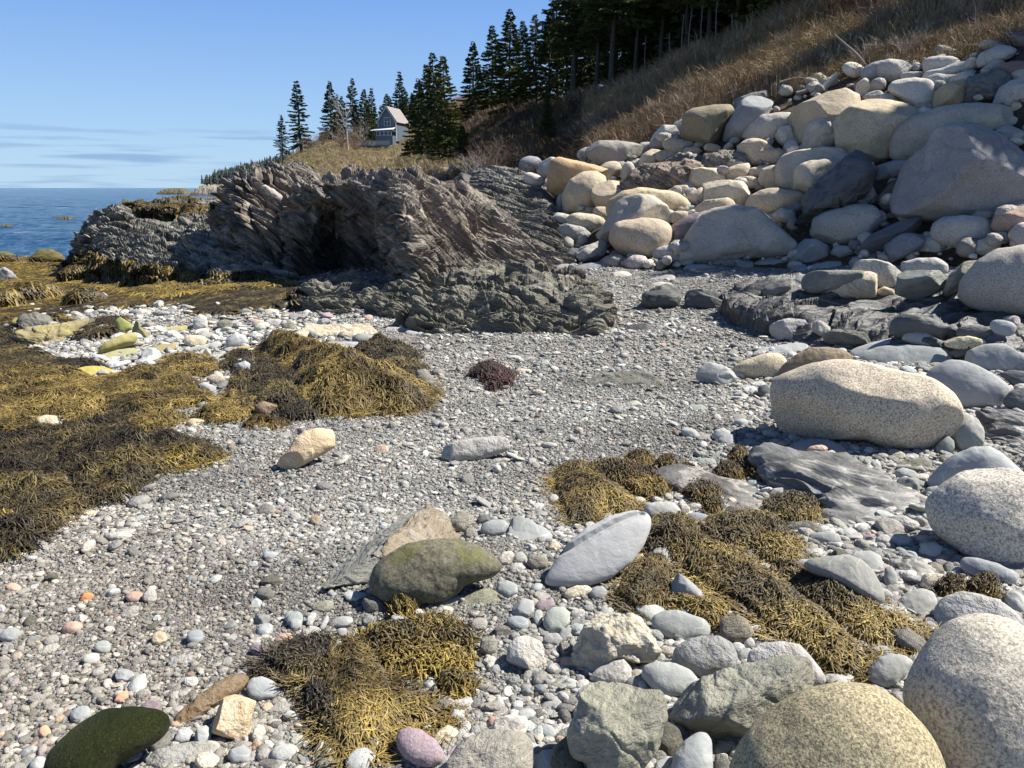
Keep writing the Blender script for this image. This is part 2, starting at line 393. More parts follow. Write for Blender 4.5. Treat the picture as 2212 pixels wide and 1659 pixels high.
wz = (.16 * fbm(P3 * .38, 2, ridged=True) + .07 * fbm(P3 * 1.3, 2, ridged=True)).reshape(gx.shape) * np.clip(250 / RR, 0.15, 1)
G = np.stack([gx, gy, SEA + wz], -1)
o, _, _ = grid_obj('sea', G, M['sea'], loc=(0, 0, 0), flip=True); tag(o, kind='structure')

# ---------------------------------------------------------------- the hillside
HC = [ # columns of (px, v, distance): beach side first, crest last
 [(520,405,70),(520,401,80),(520,398,95),(520,396,110),(520,394,140),(520,390,190),(520,392,260)],
 [(580,403,52),(580,400,60),(580,396,72),(585,388,95),(590,377,125),(592,366,165),(592,368,230)],
 [(640,402,44),(640,399,50),(640,394,60),(640,375,90),(640,352,120),(640,333,155),(640,333,220)],
 [(700,402,38),(700,399,43),(700,392,52),(700,368,80),(700,335,112),(700,306,150),(700,302,220)],
 [(770,403,33),(770,399,38),(770,390,46),(770,366,72),(770,338,110),(770,318,145),(770,300,210)],
 [(820,404,30),(820,399,35),(820,389,42),(820,362,68),(820,340,105),(820,326,142),(820,300,210)],
 [(900,408,25),(900,400,29),(900,388,34),(900,345,60),(900,312,95),(900,288,140),(900,262,200)],
 [(1000,418,21),(1000,404,24),(1000,388,27),(1000,340,42),(1000,285,66),(1000,232,100),(1000,212,170)],
 [(1100,450,17.5),(1100,412,20),(1100,384,22.5),(1100,325,32),(1100,272,48),(1100,226,72),(1100,222,140)],
 [(1200,520,15.2),(1200,445,17.5),(1200,382,20.5),(1200,330,26),(1200,278,36),(1200,226,52),(1200,222,110)],
 [(1300,572,13.8),(1300,455,16),(1300,350,19.5),(1300,300,23.5),(1300,250,29),(1300,218,38),(1300,215,90)],
 [(1400,580,13.3),(1400,445,15.2),(1400,315,18.8),(1400,260,22),(1400,210,26.5),(1400,180,34),(1400,176,80)],
 [(1500,580,13.2),(1500,425,15),(1500,275,18),(1500,218,21),(1500,165,25),(1500,132,32),(1500,130,75)],
 [(1650,580,12.9),(1650,405,14.8),(1650,230,17.4),(1650,160,20.5),(1650,105,24),(1650,66,30),(1650,62,70)],
 [(1800,580,12.4),(1800,380,14.3),(1800,185,16.8),(1800,112,19.5),(1800,45,23),(1800,5,28),(1800,-5,70)],
 [(2000,570,11.6),(2000,360,13.4),(2000,145,15.6),(2000,65,18.5),(2000,-25,22.0),(2000,-95,27),(2000,-110,70)],
 [(2212,560,10.6),(2212,335,12.3),(2212,105,14.3),(2212,25,17.2),(2212,-85,21.0),(2212,-180,26),(2212,-200,70)],
 [(2600,560,9.0),(2600,310,10.6),(2600,50,12.4),(2600,-60,15.5),(2600,-190,19.5),(2600,-300,25),(2600,-330,60)],
 [(3300,600,6.8),(3300,350,8.2),(3300,20,10),(3300,-140,13),(3300,-320,17),(3300,-450,22),(3300,-480,50)],
 [(4600,700,4.4),(4600,400,5.4),(4600,20,7),(4600,-240,9.5),(4600,-500,13),(4600,-660,17),(4600,-700,40)],
]
def hill_disp(P, N):
    r = np.hypot(P[:, 0], P[:, 1]); s = np.clip(r / 30, .35, 2.5)
    return .2 * s * fbm(P / s[:, None] * .35, 4) + .09 * s * fbm(P / s[:, None] * 1.6, 3)
m, nt, b = newmat('dead_grass_soil'); k = NT(nt); co = k.coord('Object', scale=(1, 1, 1))
base = k.ramp(k.noise(co, .8, 7, .7), [(.25, (.035, .024, .016)), (.45, (.10, .07, .042)), (.62, (.20, .145, .08)), (.8, (.32, .25, .13))])
base = k.mix(1.0, base, k.ramp(k.noise(co, 11, 5, .7), [(.35, .5), (.65, 1.3)]), 'MULTIPLY')
at = nt.nodes.new('ShaderNodeAttribute'); at.attribute_name = 'peat_shade'; base = k.mix(at.outputs['Fac'], base, k.mix(1.0, (.030, .022, .016), k.ramp(k.noise(co, 5, 6, .7), [(.3, .5), (.7, 1.6)]), 'MULTIPLY'))  # bank colour: dark soil deepened by painted tree shade
nt.links.new(base, b.inputs['Base Color']); b.inputs['Roughness'].default_value = .95
n1 = k.bump(k.noise(co, 3.0, 8, .75), 1.0, .35); nt.links.new(n1, b.inputs['Normal'])
M['hill'] = m
G = loft(HC, 560, 260, hill_disp, flip=False)
N = grid_normals(G); 
HILLG = G
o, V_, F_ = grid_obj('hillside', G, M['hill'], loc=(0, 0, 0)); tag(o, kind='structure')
SURF.append((V_, F_))

# the eroded bank behind the ledges: dark soil, tree shade painted into its colour
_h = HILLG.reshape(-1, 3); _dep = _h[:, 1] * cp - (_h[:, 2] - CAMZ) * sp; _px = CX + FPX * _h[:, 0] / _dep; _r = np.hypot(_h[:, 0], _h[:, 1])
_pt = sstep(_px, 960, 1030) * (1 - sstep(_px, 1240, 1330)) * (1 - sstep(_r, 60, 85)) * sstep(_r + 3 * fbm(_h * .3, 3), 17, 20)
_a = o.data.attributes.new('peat_shade', 'FLOAT', 'POINT'); _a.data.foreach_set('value', _pt.astype(np.float32))
# ---------------------------------------------------------------- bedrock
M['ledge_dark'] = ledge_mat('ledge_dark', (.042, .035, .028), (.185, .158, .128), (.44, .385, .315), rot=(.3, -.64, 0), patch=((.20, .135, .10), 1.1, .60), bump=.85, veins=.3)
M['ledge_grey'] = ledge_mat('ledge_grey', (.04, .038, .031), (.16, .152, .127), (.38, .365, .31), rot=(.2, -.35, 0), bump=.85)
M['ledge_low'] = ledge_mat('ledge_low', (.045, .042, .030), (.165, .155, .118), (.36, .34, .27), rot=(.2, -.28, 0), patch=((.10, .065, .035), 1.6, .62), bump=1.1)
M['ledge_wet'] = ledge_mat('ledge_wet', (.04, .04, .038), (.075, .074, .07), (.15, .148, .14), rot=(.0, -.12, 0), rough=.5, spec=.4, bump=.5, veins=.25)
M['ledge_weedy'] = ledge_mat('ledge_weedy', (.04, .038, .026), (.10, .085, .04), (.17, .14, .06), rot=(0, .3, 0))
LEDGES = {}
def ledge(name, cols, nu, nv, mat, n, a, th, amp, label, ratio=(4, 2), seed=0, low=.12, lowf=.7, fine=.02, mass=True, cat='rock outcrop', fade=True):
    def dsp(P, N):
        if mat.name == 'ledge_wet': d = low * fbm(P * lowf + seed, 3) + 1.0 * amp * waves(P, a, .9, .24, seed) + .55 * strata(P, n, a, .2, amp, (6, 2.5), seed, .45) + fine * fbm(P * 9 + seed, 3)
        else: d = low * fbm(P * lowf + seed, 3) + strata(P, n, a, th, amp, ratio, seed) + fine * fbm(P * 9 + seed, 3)
        if fade:
            e = np.ones((nu, nv)); w = max(3, int(nu * .03)); r = np.arange(nu); e *= np.minimum(1, np.minimum(r, nu - 1 - r) / w)[:, None]
            d = d * e.ravel()
        return d
    G = loft(cols, nu, nv, dsp)
    # close the outcrop behind and below so it is a solid body
    back = G[:, -1] + np.array([0, 1.2, -1.5]); back2 = G[:, -1] + np.array([0, 1.6, -3.5]); fr = G[:, 0] + np.array([0, .25, -.6])
    G = np.concatenate([fr[:, None], G, back[:, None], back2[:, None]], 1)
    o, V, F = grid_obj(name, G, mat); o.data.polygons.foreach_set('use_smooth', np.full(len(o.data.polygons), mat.name == 'ledge_wet'))
    tag(o, label, cat); SURF.append((V, F)); LEDGES[name] = G
    return o

ledge('rock_outcrop', [
 [(596,598,15.2),(596,590,15.3),(598,575,15.4),(600,560,15.5),(604,540,15.6),(606,536,16.5)],
 [(625,612,14.6),(622,565,14.5),(622,510,14.4),(630,462,14.4),(640,425,14.6),(644,420,15.6)],
 [(668,618,15.0),(662,570,14.9),(656,500,14.3),(660,440,13.9),(668,394,14.2),(672,392,15.6)],
 [(742,604,16.4),(738,563,16.2),(735,500,15.0),(735,430,13.6),(742,385,13.5),(744,384,15.5)],
 [(820,614,15.0),(825,573,14.7),(818,500,13.5),(815,430,12.7),(822,381,13.0),(826,382,15.5)],
 [(880,636,11.3),(885,580,11.15),(880,510,11.2),(872,445,11.8),(880,388,13.1),(885,386,15.8)],
 [(950,622,11.7),(955,575,12.0),(950,520,12.3),(945,465,12.9),(945,406,13.8),(945,402,16)],
 [(1030,604,12.1),(1030,570,12.6),(1030,530,13.1),(1025,488,13.7),(1015,430,14.5),(1010,428,16.4)],
 [(1100,594,12.5),(1100,567,13.0),(1100,540,13.4),(1095,510,13.9),(1085,470,14.7),(1080,470,16.4)],
 [(1170,590,12.8),(1170,574,13.2),(1170,560,13.5),(1165,546,13.8),(1155,522,14.4),(1150,524,15.5)],
 [(1240,590,12.8),(1240,586,13.0),(1238,583,13.2),(1235,580,13.4),(1230,576,13.7),(1228,578,14)]],
 560, 300, M['ledge_dark'], (.55, .45, .72), (.8, .0, -.6), .24, .27, 'big dark jagged rock outcrop with a black shadowed hollow under its left face', (6, 3.2), 1, low=.2, fine=.012)
ledge('rock_outcrop', [
 [(452,530,17.5),(452,520,17.5),(454,505,17.5),(456,496,17.6),(460,484,17.8),(462,484,18.6)],
 [(478,565,16.2),(480,530,16),(482,490,15.8),(484,455,15.8),(488,418,16.2),(492,418,18)],
 [(520,590,15.4),(522,545,15),(520,480,14.9),(520,430,15),(520,386,15.6),(524,392,18)],
 [(560,604,15.0),(562,550,14.6),(560,480,14.6),(560,420,14.9),(566,380,15.7),(570,384,18)],
 [(606,606,15.0),(608,550,14.8),(606,480,14.9),(604,420,15.3),(606,370,16.2),(608,372,18)],
 [(650,600,15.2),(652,550,15.2),(650,490,15.4),(650,430,15.8),(650,376,16.8),(652,378,18)],
 [(700,580,15.8),(702,550,15.9),(700,500,16.2),(700,450,16.6),(700,396,17.4),(702,398,18.4)]],
 360, 300, M['ledge_dark'], (.68, .35, .62), (.65, .1, -.75), .22, .34, 'steep dark fin of tilted rock layers with a pale streak on its shoulder', (7, 3.5), 2, low=.25, fine=.015)
ledge('rock_outcrop', [
 [(145,566,22.5),(146,560,22.5),(148,553,22.6),(150,548,22.8),(154,544,23),(156,545,24)],
 [(185,600,18.6),(186,575,18.9),(188,545,19.4),(190,518,20.2),(196,492,21.3),(198,494,23)],
 [(240,636,15.6),(240,598,15.9),(240,560,16.5),(240,502,18.6),(246,452,20.8),(248,453,22.8)],
 [(292,656,14.4),(290,610,14.8),(290,566,15.4),(288,512,17.6),(290,470,19.8),(292,472,22)],
 [(340,658,14.0),(340,612,14.4),(340,568,15.0),(338,524,17.0),(340,488,19.2),(342,490,21)],
 [(420,658,13.6),(420,616,14.0),(420,578,14.5),(418,543,15.8),(420,506,17.7),(422,508,20)],
 [(500,654,13.3),(500,618,13.7),(500,590,14.2),(500,560,15.2),(500,528,16.7),(502,530,18)],
 [(580,650,13.0),(580,624,13.4),(580,604,13.8),(580,588,14.4),(580,562,15.5),(582,566,17)],
 [(650,642,13),(650,632,13.1),(650,625,13.3),(650,618,13.5),(650,610,14),(652,614,15)]],
 420, 240, M['ledge_grey'], (.25, .5, .83), (.9, .0, -.3), .18, .22, 'long grey layered ledge on the left with brown rockweed hanging from its base', (6, 3), 3, low=.3, fine=.012)
ledge('rock_outcrop', [
 [(955,432,17),(955,427,17.5),(957,418,18),(960,411,18.5),(962,405,19),(962,406,20)],
 [(1005,475,16),(1005,452,16.5),(1008,430,17.2),(1010,405,18),(1014,382,19),(1016,384,21)],
 [(1060,508,15.2),(1060,478,15.8),(1060,445,16.6),(1060,408,17.6),(1060,366,19),(1060,368,21)],
 [(1130,548,14.4),(1130,508,15),(1130,468,15.9),(1128,425,17),(1126,376,18.6),(1126,378,21)],
 [(1190,572,13.9),(1190,534,14.4),(1190,498,15),(1188,462,15.8),(1186,425,17),(1186,428,18)],
 [(1245,582,13.5),(1245,566,13.8),(1243,552,14.1),(1240,537,14.5),(1236,520,15),(1236,524,16)]],
 300, 300, M['ledge_grey'], (.45, .4, .8), (.85, .0, -.45), .11, .09, 'rounded grey ledge of fine wavy layers left of the boulder pile', (14, 6), 4, low=.2)
ledge('rock_outcrop', [
 [(625,668,11),(626,660,11.2),(628,648,11.5),(630,638,11.8),(632,630,12.2),(632,632,12.6)],
 [(670,680,10.4),(670,662,10.6),(672,640,11),(672,624,11.5),(674,612,12.2),(674,616,12.8)],
 [(750,682,10.3),(750,664,10.5),(750,640,10.9),(750,622,11.5),(752,611,12.2),(752,616,12.8)],
 [(830,690,10.0),(830,672,10.2),(830,650,10.6),(830,628,11.2),(830,606,12),(830,612,12.8)],
 [(900,718,9.1),(900,690,9.5),(900,655,10.1),(900,622,10.9),(900,590,12),(900,596,12.8)],
 [(1000,728,8.65),(1000,696,9.0),(1000,660,9.7),(1000,625,10.6),(1000,582,12.2),(1000,588,12.8)],
 [(1100,736,8.4),(1100,700,8.75),(1100,665,9.3),(1100,630,10.2),(1100,586,12.1),(1100,590,12.8)],
 [(1200,737,8.3),(1200,700,8.65),(1200,662,9.2),(1200,632,10),(1200,594,11.8),(1200,598,12.4)],
 [(1290,733,8.4),(1288,702,8.7),(1284,670,9.3),(1280,645,9.9),(1275,618,10.9),(1275,622,11.4)],
 [(1330,727,8.6),(1326,710,8.8),(1322,690,9.2),(1318,672,9.7),(1312,652,10.3),(1312,656,10.6)]],
 620, 260, M['ledge_low'], (.2, .42, .88), (.95, .0, -.22), .16, .15, 'low lumpy grey-green ledge in the middle of the beach', (5.5, 3), 5, low=.35, lowf=1.3, fine=.02)
ledge('rock_outcrop', [
 [(1555,668,9.3),(1556,664,9.5),(1558,658,9.8),(1560,653,10),(1562,648,10.4),(1562,650,10.8)],
 [(1640,706,8.2),(1640,684,8.42),(1640,664,8.8),(1640,644,9.35),(1640,626,10.15),(1640,630,11)],
 [(1800,752,7.15),(1800,714,7.5),(1800,678,7.95),(1800,650,8.55),(1800,622,9.6),(1800,628,10.6)],
 [(2000,762,6.7),(2000,718,6.95),(2000,682,7.3),(2000,656,7.75),(2000,630,8.6),(2000,636,10)],
 [(2212,782,6.1),(2212,735,6.35),(2212,702,6.7),(2212,677,7.1),(2212,652,7.8),(2212,660,9)],
 [(2500,820,5.4),(2500,770,5.8),(2500,730,6.2),(2500,700,6.8),(2500,675,7.6),(2500,680,8)]],
 560, 240, M['ledge_wet'], (.1, -.45, .85), (.97, .1, -.1), .15, .13, 'dark smooth wet-looking ledge crossing the beach below the boulders on the right', (8, 2.6), 6, low=.2, lowf=.9, fine=.004)
ledge('rock_outcrop', [
 [(370,500,26),(372,492,26.3),(375,484,26.8),(378,476,27.3),(382,466,28.5),(384,468,30)],
 [(410,520,24),(410,506,24.5),(412,490,25.3),(414,472,26.6),(416,448,29),(418,450,31)],
 [(450,530,23),(450,510,23.6),(450,490,24.6),(452,466,26.4),(454,440,29.5),(456,442,32)],
 [(500,530,23),(500,510,23.6),(500,490,24.6),(500,466,26.4),(500,430,29.5),(500,434,32)]],
 140, 120, M['ledge_grey'], (.1, -.1, 1), (1, 0, -.1), .16, .2, 'flat grey-green ledge behind the fin of dark rock at the water', (4, 3), 7, low=.3)
ledge('rock_outcrop', [
 [(262,450,36),(263,449,36.4),(264,447,37),(265,446,37.5),(266,444,38),(266,445,39)],
 [(300,456,34),(300,452,34.5),(302,447,35.2),(304,443,36),(306,438,38),(306,440,40)],
 [(350,462,32.5),(350,455,33),(352,448,34),(354,444,35),(356,440,38),(356,442,40)],
 [(410,466,32),(410,458,32.5),(410,448,34),(410,440,35.5),(412,430,38),(412,432,40)],
 [(480,462,32),(480,455,33),(480,446,34.5),(480,440,36),(480,434,38),(480,436,40)]],
 160, 70, M['ledge_weedy'], (.1, -.1, 1), (1, 0, -.1), .25, .3, 'low rusty-brown weed-covered ledge reaching into the sea', (4, 3), 8, low=.3)

LEDGE_B = [o for o in COL.objects if o.get('label', '').startswith('steep dark fin')][0]
# ledges and rocks standing off in the water
def sea_rock(px0, px1, vt, vb, y, seed, label, mat='ledge_weedy', h=1.0):
    q_ = ray(0, vb); y = (SEA - CAMZ) / q_[2] * q_[1]; a = W(px0, vb, y); b = W(px1, vb, y); zt = W((px0 + px1) / 2, vt, y)[2]
    nx, ny = 90, 40; u = np.linspace(-1, 1, nx)[:, None] * np.ones((1, ny)); v = np.linspace(-1, 1, ny)[None] * np.ones((nx, 1))
    cx, wx = (a[0] + b[0]) / 2, (b[0] - a[0]) / 2; wy = wx * .9
    H = zt - SEA; env = 1 - np.maximum(np.abs(u) ** 2.6, np.abs(v) ** 2)
    P = np.stack([u * 2.2 * max(1, wx / H * .35) + seed * 3, v * 2, u * 0], -1).reshape(-1, 3)
    z = SEA - .5 + (H + .5) * np.clip(env, 0, 1) ** .5 * (.72 + .42 * fbm(P * 1.4, 4, .6, True).reshape(nx, ny))
    G = np.stack([cx + u * wx, y + wy + v * wy, z], -1)
    o, V, F = grid_obj('sea_rock', G, M[mat]); tag(o, label, 'rock', 'rocks standing off in the water')
    return o
sea_rock(336, 400, 407, 420, 125, 1, 'low dark weedy rock in the sea, leftmost of those at the horizon')
sea_rock(408, 505, 399, 423, 95, 2, 'brown rocky islet in the sea just below the headland', 'ledge_dark')
sea_rock(105, 152, 468, 478, 44, 3, 'small dark rock barely breaking the waves')
sea_rock(-12, 24, 486, 494, 38, 4, 'tiny dark rock tip at the left edge of the sea')
sea_rock(460, 520, 424, 438, 60, 5, 'rusty rock in the water in front of the islet', 'ledge_dark')
# ---------------------------------------------------------------- stones
ICO = {}
def ico(n):
    if n not in ICO:
        bm = bmesh.new(); bmesh.ops.create_icosphere(bm, subdivisions=n, radius=1.0)
        V = np.array([v.co[:] for v in bm.verts]); F = np.array([[v.index for v in f.verts] for f in bm.faces]); bm.free(); ICO[n] = (V, F)
    return ICO[n]

def E(cx, cy, rx, ry, rot=0.0, p=2.3):
    t = np.linspace(0, 2 * math.pi, 28, endpoint=False); c, s = np.cos(t), np.sin(t)
    x = rx * np.sign(c) * np.abs(c) ** (2 / p); y = ry * np.sign(s) * np.abs(s) ** (2 / p)
    r = R.random() * 9; w = 1 + .05 * np.sin(2 * t + r) + .05 * np.sin(3 * t + 2 * r)
    a = math.radians(rot)
    return [(cx + (x[i] * math.cos(a) - y[i] * math.sin(a)) * w[i], cy + (x[i] * math.sin(a) + y[i] * math.cos(a)) * w[i]) for i in range(28)]

BV = None
def hit(px, v):
    d = ray(px, v); h = BV.ray_cast(Vector((0, 0, CAMZ)), Vector(d).normalized(), 400)
    return (h[0], h[1]) if h[0] is not None else (Vector(W(px, v, 12)), Vector((0, 0, 1)))

NROCK = 0
def rock(fr, pts, mat, label, name='boulder', cat=None, f=None, Dr=.85, k=2.2, amp=.035, fq=1.6, cuts=0, sub=None, tint=None, y=None, dy=.45, smooth=2.2, group=None, strat=0, surf=False, crease=0, groove=None, planes=None, wave=None):
    """a stone with the surveyed outline, its own distance (where its foot meets the ground) and a full round body"""
    global NROCK; NROCK += 1; sd = NROCK
    pts = np.array([D(fr, *p) for p in pts])
    c = (pts.min(0) + pts.max(0)) / 2; hw, hh = (pts.max(0) - pts.min(0)) / 2
    bot = pts[:, 1].max()
    if y is None:
        h, _ = hit(c[0], bot - .12 * hh); y = h.y
    dist0 = y
    if f is None: f = 0.0
    s = dist0 / FPX * 1.03
    size = min(hw, hh) * s
    Dp = Dr * size * (1.0 if f < .3 else .8)
    yc = dist0 + dy * size * (1 if f < .5 else 1.0)
    C = W(c[0], c[1], yc)
    if f >= .4:
        h, _ = hit(c[0], c[1] + .1 * hh); C = np.array(h) + np.array([0, 0, Dp * (.12 if f < .7 else .12)])
    vd = C - np.array([0, 0, CAMZ]); vd /= np.linalg.norm(vd)
    n = -(1 - f) * vd + f * np.array([0, 0, 1.0]); n /= np.linalg.norm(n)
    rt = np.array([1.0, 0, 0]); rt -= n * rt.dot(n); rt /= np.linalg.norm(rt); up = np.cross(n, rt)
    # outline -> plane through C
    q = []
    m = len(pts)
    for i in range(m):
        p0, p1 = pts[i], pts[(i + 1) % m]
        for t in np.linspace(0, 1, 14, endpoint=False):
            pp = p0 + (p1 - p0) * t; d = ray(*pp); tt = (C - np.array([0, 0, CAMZ])).dot(n) / d.dot(n)
            w = np.array([0, 0, CAMZ]) + d * tt - C; q.append((w.dot(rt), w.dot(up)))
    q = np.array(q); th = np.arctan2(q[:, 1], q[:, 0]); ra = np.hypot(q[:, 0], q[:, 1]); od = np.argsort(th)
    T = np.linspace(-math.pi, math.pi, 361)[:-1]
    RR_ = np.interp(T, th[od], ra[od], period=2 * math.pi)
    kw = np.exp(-.5 * (np.arange(-20, 21) / (smooth * 2.0)) ** 2); kw /= kw.sum()
    RR_ = np.convolve(np.concatenate([RR_[-20:], RR_, RR_[:20]]), kw, 'valid')
    if sub is None:
        pxw = max(hw, hh); sub = 6 if pxw > 130 else 5 if pxw > 38 else 4 if pxw > 9 else 3
    if mat in ('granite_tan', 'granite_grey') and not cuts: cuts = (sd * 7) % 4; amp = max(amp, .05)
    V, F = ico(sub)
    ct = V[:, 2]; a = np.arctan2(V[:, 1], V[:, 0])
    rad = np.interp(a, T, RR_, period=2 * math.pi)
    l = (np.abs(np.hypot(V[:, 0], V[:, 1])) ** k + np.abs(ct) ** k) ** (-1 / k)
    st = np.hypot(V[:, 0], V[:, 1]) * l; cz = ct * l
    L = np.stack([rad * np.cos(a) * st, rad * np.sin(a) * st, Dp * cz], 1)
    mean = float(RR_.mean()); U = V * l[:, None]
    ext0 = np.abs(L[:, :2]).max(0)
    # facets
    if cuts:
        g = np.random.default_rng(sd * 13 + 1)
        for i in range(cuts):
            nn = g.normal(size=3); nn[2] = abs(nn[2]) * 1.2; nn /= np.linalg.norm(nn)
            ext = (L @ nn).max(); off = ext * g.uniform(.62, .88); e = L @ nn - off; e = np.where(e > 0, e, 0)
            L = L - (e * .93)[:, None] * nn
    if cuts:
        for ax in (0, 1):
            for sg in (-1, 1):
                v_ = L[:, ax] * sg; e1 = v_.max(); e0 = float((np.interp(T, T, RR_) * (np.cos(T) if ax == 0 else np.sin(T)) * sg).max()); q_ = v_ > 0
                L[q_, ax] *= e0 / max(e1, 1e-6)
    for pl in (planes or []):
        nn = np.array(pl[:3], float); nn /= np.linalg.norm(nn); ext = (L @ nn).max(); e = L @ nn - ext * pl[3]; L = L - (np.where(e > 0, e, 0) * .85)[:, None] * nn
    Q = L / mean * fq + sd * 3.1
    L = L + (V * mean) * (amp * fbm(Q, 4, .5) * 1.6)[:, None]
    if crease:
        L = L - V * mean * (crease * np.clip(1 - np.abs(fbm(Q * .55 + 9, 2)) / .09, 0, 1))[:, None]
    if groove:
        ga = []
        for gp in groove:
            d = ray(*D(fr, *gp)); tt = (C - np.array([0, 0, CAMZ])).dot(n) / d.dot(n); w = np.array([0, 0, CAMZ]) + d * tt - C; ga.append(np.array([w.dot(rt), w.dot(up)]))
        DD = np.full(len(L), 9.0)
        for g0, g1 in zip(ga[:-1], ga[1:]):
            ab = g1 - g0; P_q = L[:, :2] - g0; t_ = np.clip((P_q @ ab) / (ab @ ab), 0, 1); DD = np.minimum(DD, np.hypot(*(P_q - t_[:, None] * ab).T))
        L[:, 2] -= np.where(L[:, 2] > 0, Dp * .55 * np.clip(1 - (DD + .02 * mean * fbm(Q * 3, 2)) / (.13 * mean), 0, 1), 0)
    if wave:
        L = L + V * mean * (wave[0] * waves(L / mean + sd, wave[1], 1.4, .30, sd))[:, None]
    if strat:
        dsp = strata(L / mean + sd, (.3, .2, 1), (1, .2, 0), .16, strat, (5, 2.5), sd); L = L + V * mean * dsp[:, None]
    Wd = L[:, 0:1] * rt + L[:, 1:2] * up + L[:, 2:3] * n + C
    base = (C[0], C[1], float(Wd[:, 2].min()))
    o = mesh_np(name, Wd, F, M[mat] if isinstance(mat, str) else mat, loc=base)
    t = tint or (.92 + .16 * R.random()); t = t if isinstance(t, tuple) else (t, t * (1 + R.uniform(-.015, .015)), t * (1 + R.uniform(-.03, .03)))
    o.color = (*t, 1)
    tag(o, label, cat or {'boulder': 'boulder', 'stone': 'stone', 'rock_slab': 'rock slab', 'rock_outcrop': 'rock outcrop'}.get(name, 'stone'), group)
    if surf: SURF.append((Wd, F))
    return o

def hullrock(fr, pts, mat, label, name='rock_slab', cat='rock slab', tint=(1, 1, 1), amp=.006, group=None, cutn=4, strat=0):
    """an angular block given by surveyed corners (x, y, distance)"""
    global NROCK; NROCK += 1
    P = [W(*D(fr, a, b_), y) for a, b_, y in pts]; bm = bmesh.new()
    for p in P: bm.verts.new(p)
    r = bmesh.ops.convex_hull(bm, input=bm.verts); bmesh.ops.delete(bm, geom=list({g for g in r['geom_interior'] + r['geom_unused'] if isinstance(g, bmesh.types.BMVert)}), context='VERTS')
    bmesh.ops.bevel(bm, geom=list(bm.edges), offset=.008, segments=1, affect='EDGES', clamp_overlap=True)
    bmesh.ops.triangulate(bm, faces=bm.faces); 
    for i in range(cutn): bmesh.ops.subdivide_edges(bm, edges=[e for e in bm.edges if e.calc_length() > .012], cuts=1, use_grid_fill=True); bmesh.ops.triangulate(bm, faces=[f_ for f_ in bm.faces if len(f_.verts) > 3])
    bm.normal_update(); V = np.array([v.co[:] for v in bm.verts]); N_ = np.array([v.normal[:] for v in bm.verts]); bm.verts.index_update(); F = np.array([[v.index for v in f_.verts] for f_ in bm.faces]); bm.free()
    V = V + N_ * (amp * 2.2 * fbm(V * 7 + NROCK, 4) + amp * fbm(V * 30 + NROCK, 3))[:, None]
    if strat: V = V + N_ * (strat * strata(V, (.45, -.3, .8), (.8, .4, -.3), .02, 1.0, (8, 5), NROCK))[:, None]
    base = (float(V[:, 0].mean()), float(V[:, 1].mean()), float(V[:, 2].min())); o = mesh_np(name, V, F, M[mat], loc=base); o.color = (*tint, 1); tag(o, label, cat, group); return o
BV = bvh()
T_ = 'granite_tan'; G_ = 'granite_grey'; S_ = 'slate'; C_ = 'schist'
PILE = 'boulders heaped at the foot of the slope'
def B(pts, mat, label, **k):
    k.setdefault('group', PILE); q_ = np.array(pts, float); c_ = (q_.min(0) + q_.max(0)) / 2; pts = [tuple(v) for v in c_ + (q_ - c_) * 1.07]
    return rock('2', pts, mat, label, **k)
WARM = (1.0, .90, .74); TAN = (1.06, .98, .84)
# upper and right boulders, behind ones first
B(E(1600,300,75,38,-15), S_, 'grey boulder under the bare bush at the top of the heap')
B(E(1662,298,68,46,-8), G_, 'round pale boulder on the top edge beside the bare bush')
B(E(1895,224,40,18), G_, 'small oval pale boulder highest of all, among the dry grass')
B(E(1860,276,80,38,-5), G_, 'long pale oval boulder just under the highest small one', tint=(1.15,1.15,1.1))
B([(1785,335),(1800,300),(1860,290),(1930,262),(1985,258),(2002,290),(1996,335),(1950,345),(1860,330)], G_, 'pale wedge-shaped slab leaning right near the top of the heap', tint=(1.15,1.15,1.12), cuts=3)
B(E(1742,322,48,20), G_, 'small dull oval boulder tucked in a gap near the top')
B([(1790,330),(1850,312),(1920,318),(1946,340),(1920,372),(1850,385),(1800,360)], G_, 'pale flat-topped boulder resting above the tan cube-like block')
B([(2015,260),(2030,225),(2090,198),(2150,196),(2182,215),(2150,250),(2080,265),(2020,290)], G_, 'long pale boulder on the skyline at far right, crossed by thin shadows')
B([(2028,300),(2050,268),(2100,245),(2130,262),(2120,300),(2060,308)], G_, 'smaller pale boulder below the long skyline boulder at far right')
B([(2105,330),(2120,275),(2160,260),(2230,262),(2240,340),(2160,345)], 'slate_dark', 'reddish dark crumbly rock at the right edge near the top', tint=(2.2,1.4,1.1), cuts=8, amp=.08)
B(E(2205,170,52,32), 'slate_dark', 'dark rock poking from the dry grass at the top right corner', cuts=6, tint=(1.6,1.3,1.2))
B([(1965,400),(1975,340),(2040,310),(2100,298),(2150,330),(2165,380),(2120,430),(2040,440),(1980,425)], 'slate_dark', 'dark jagged boulder among pale ones near the upper right', cuts=9, amp=.1, tint=(1.5,1.5,1.4), strat=.12)
B([(2085,430),(2110,375),(2160,340),(2260,325),(2280,440),(2180,455),(2110,450)], G_, 'smooth grey oval boulder leaning against the right edge above the giant one')
B([(1822,470),(1840,390),(1880,360),(1960,338),(1995,380),(1995,430),(1950,455),(1860,478)], T_, 'ochre-stained squarish boulder near the upper right', tint=(1.0,.86,.62), cuts=6)
B([(1640,385),(1655,350),(1720,334),(1800,335),(1842,362),(1845,430),(1815,475),(1782,486),(1740,455),(1690,415)], G_, 'large smooth egg-shaped white-grey boulder perched on the upper heap', tint=(1.25,1.24,1.18), Dr=.9)
B([(1502,400),(1505,355),(1540,330),(1578,345),(1582,385),(1545,412)], T_, 'small tan angular block below the bare bush', cuts=5)
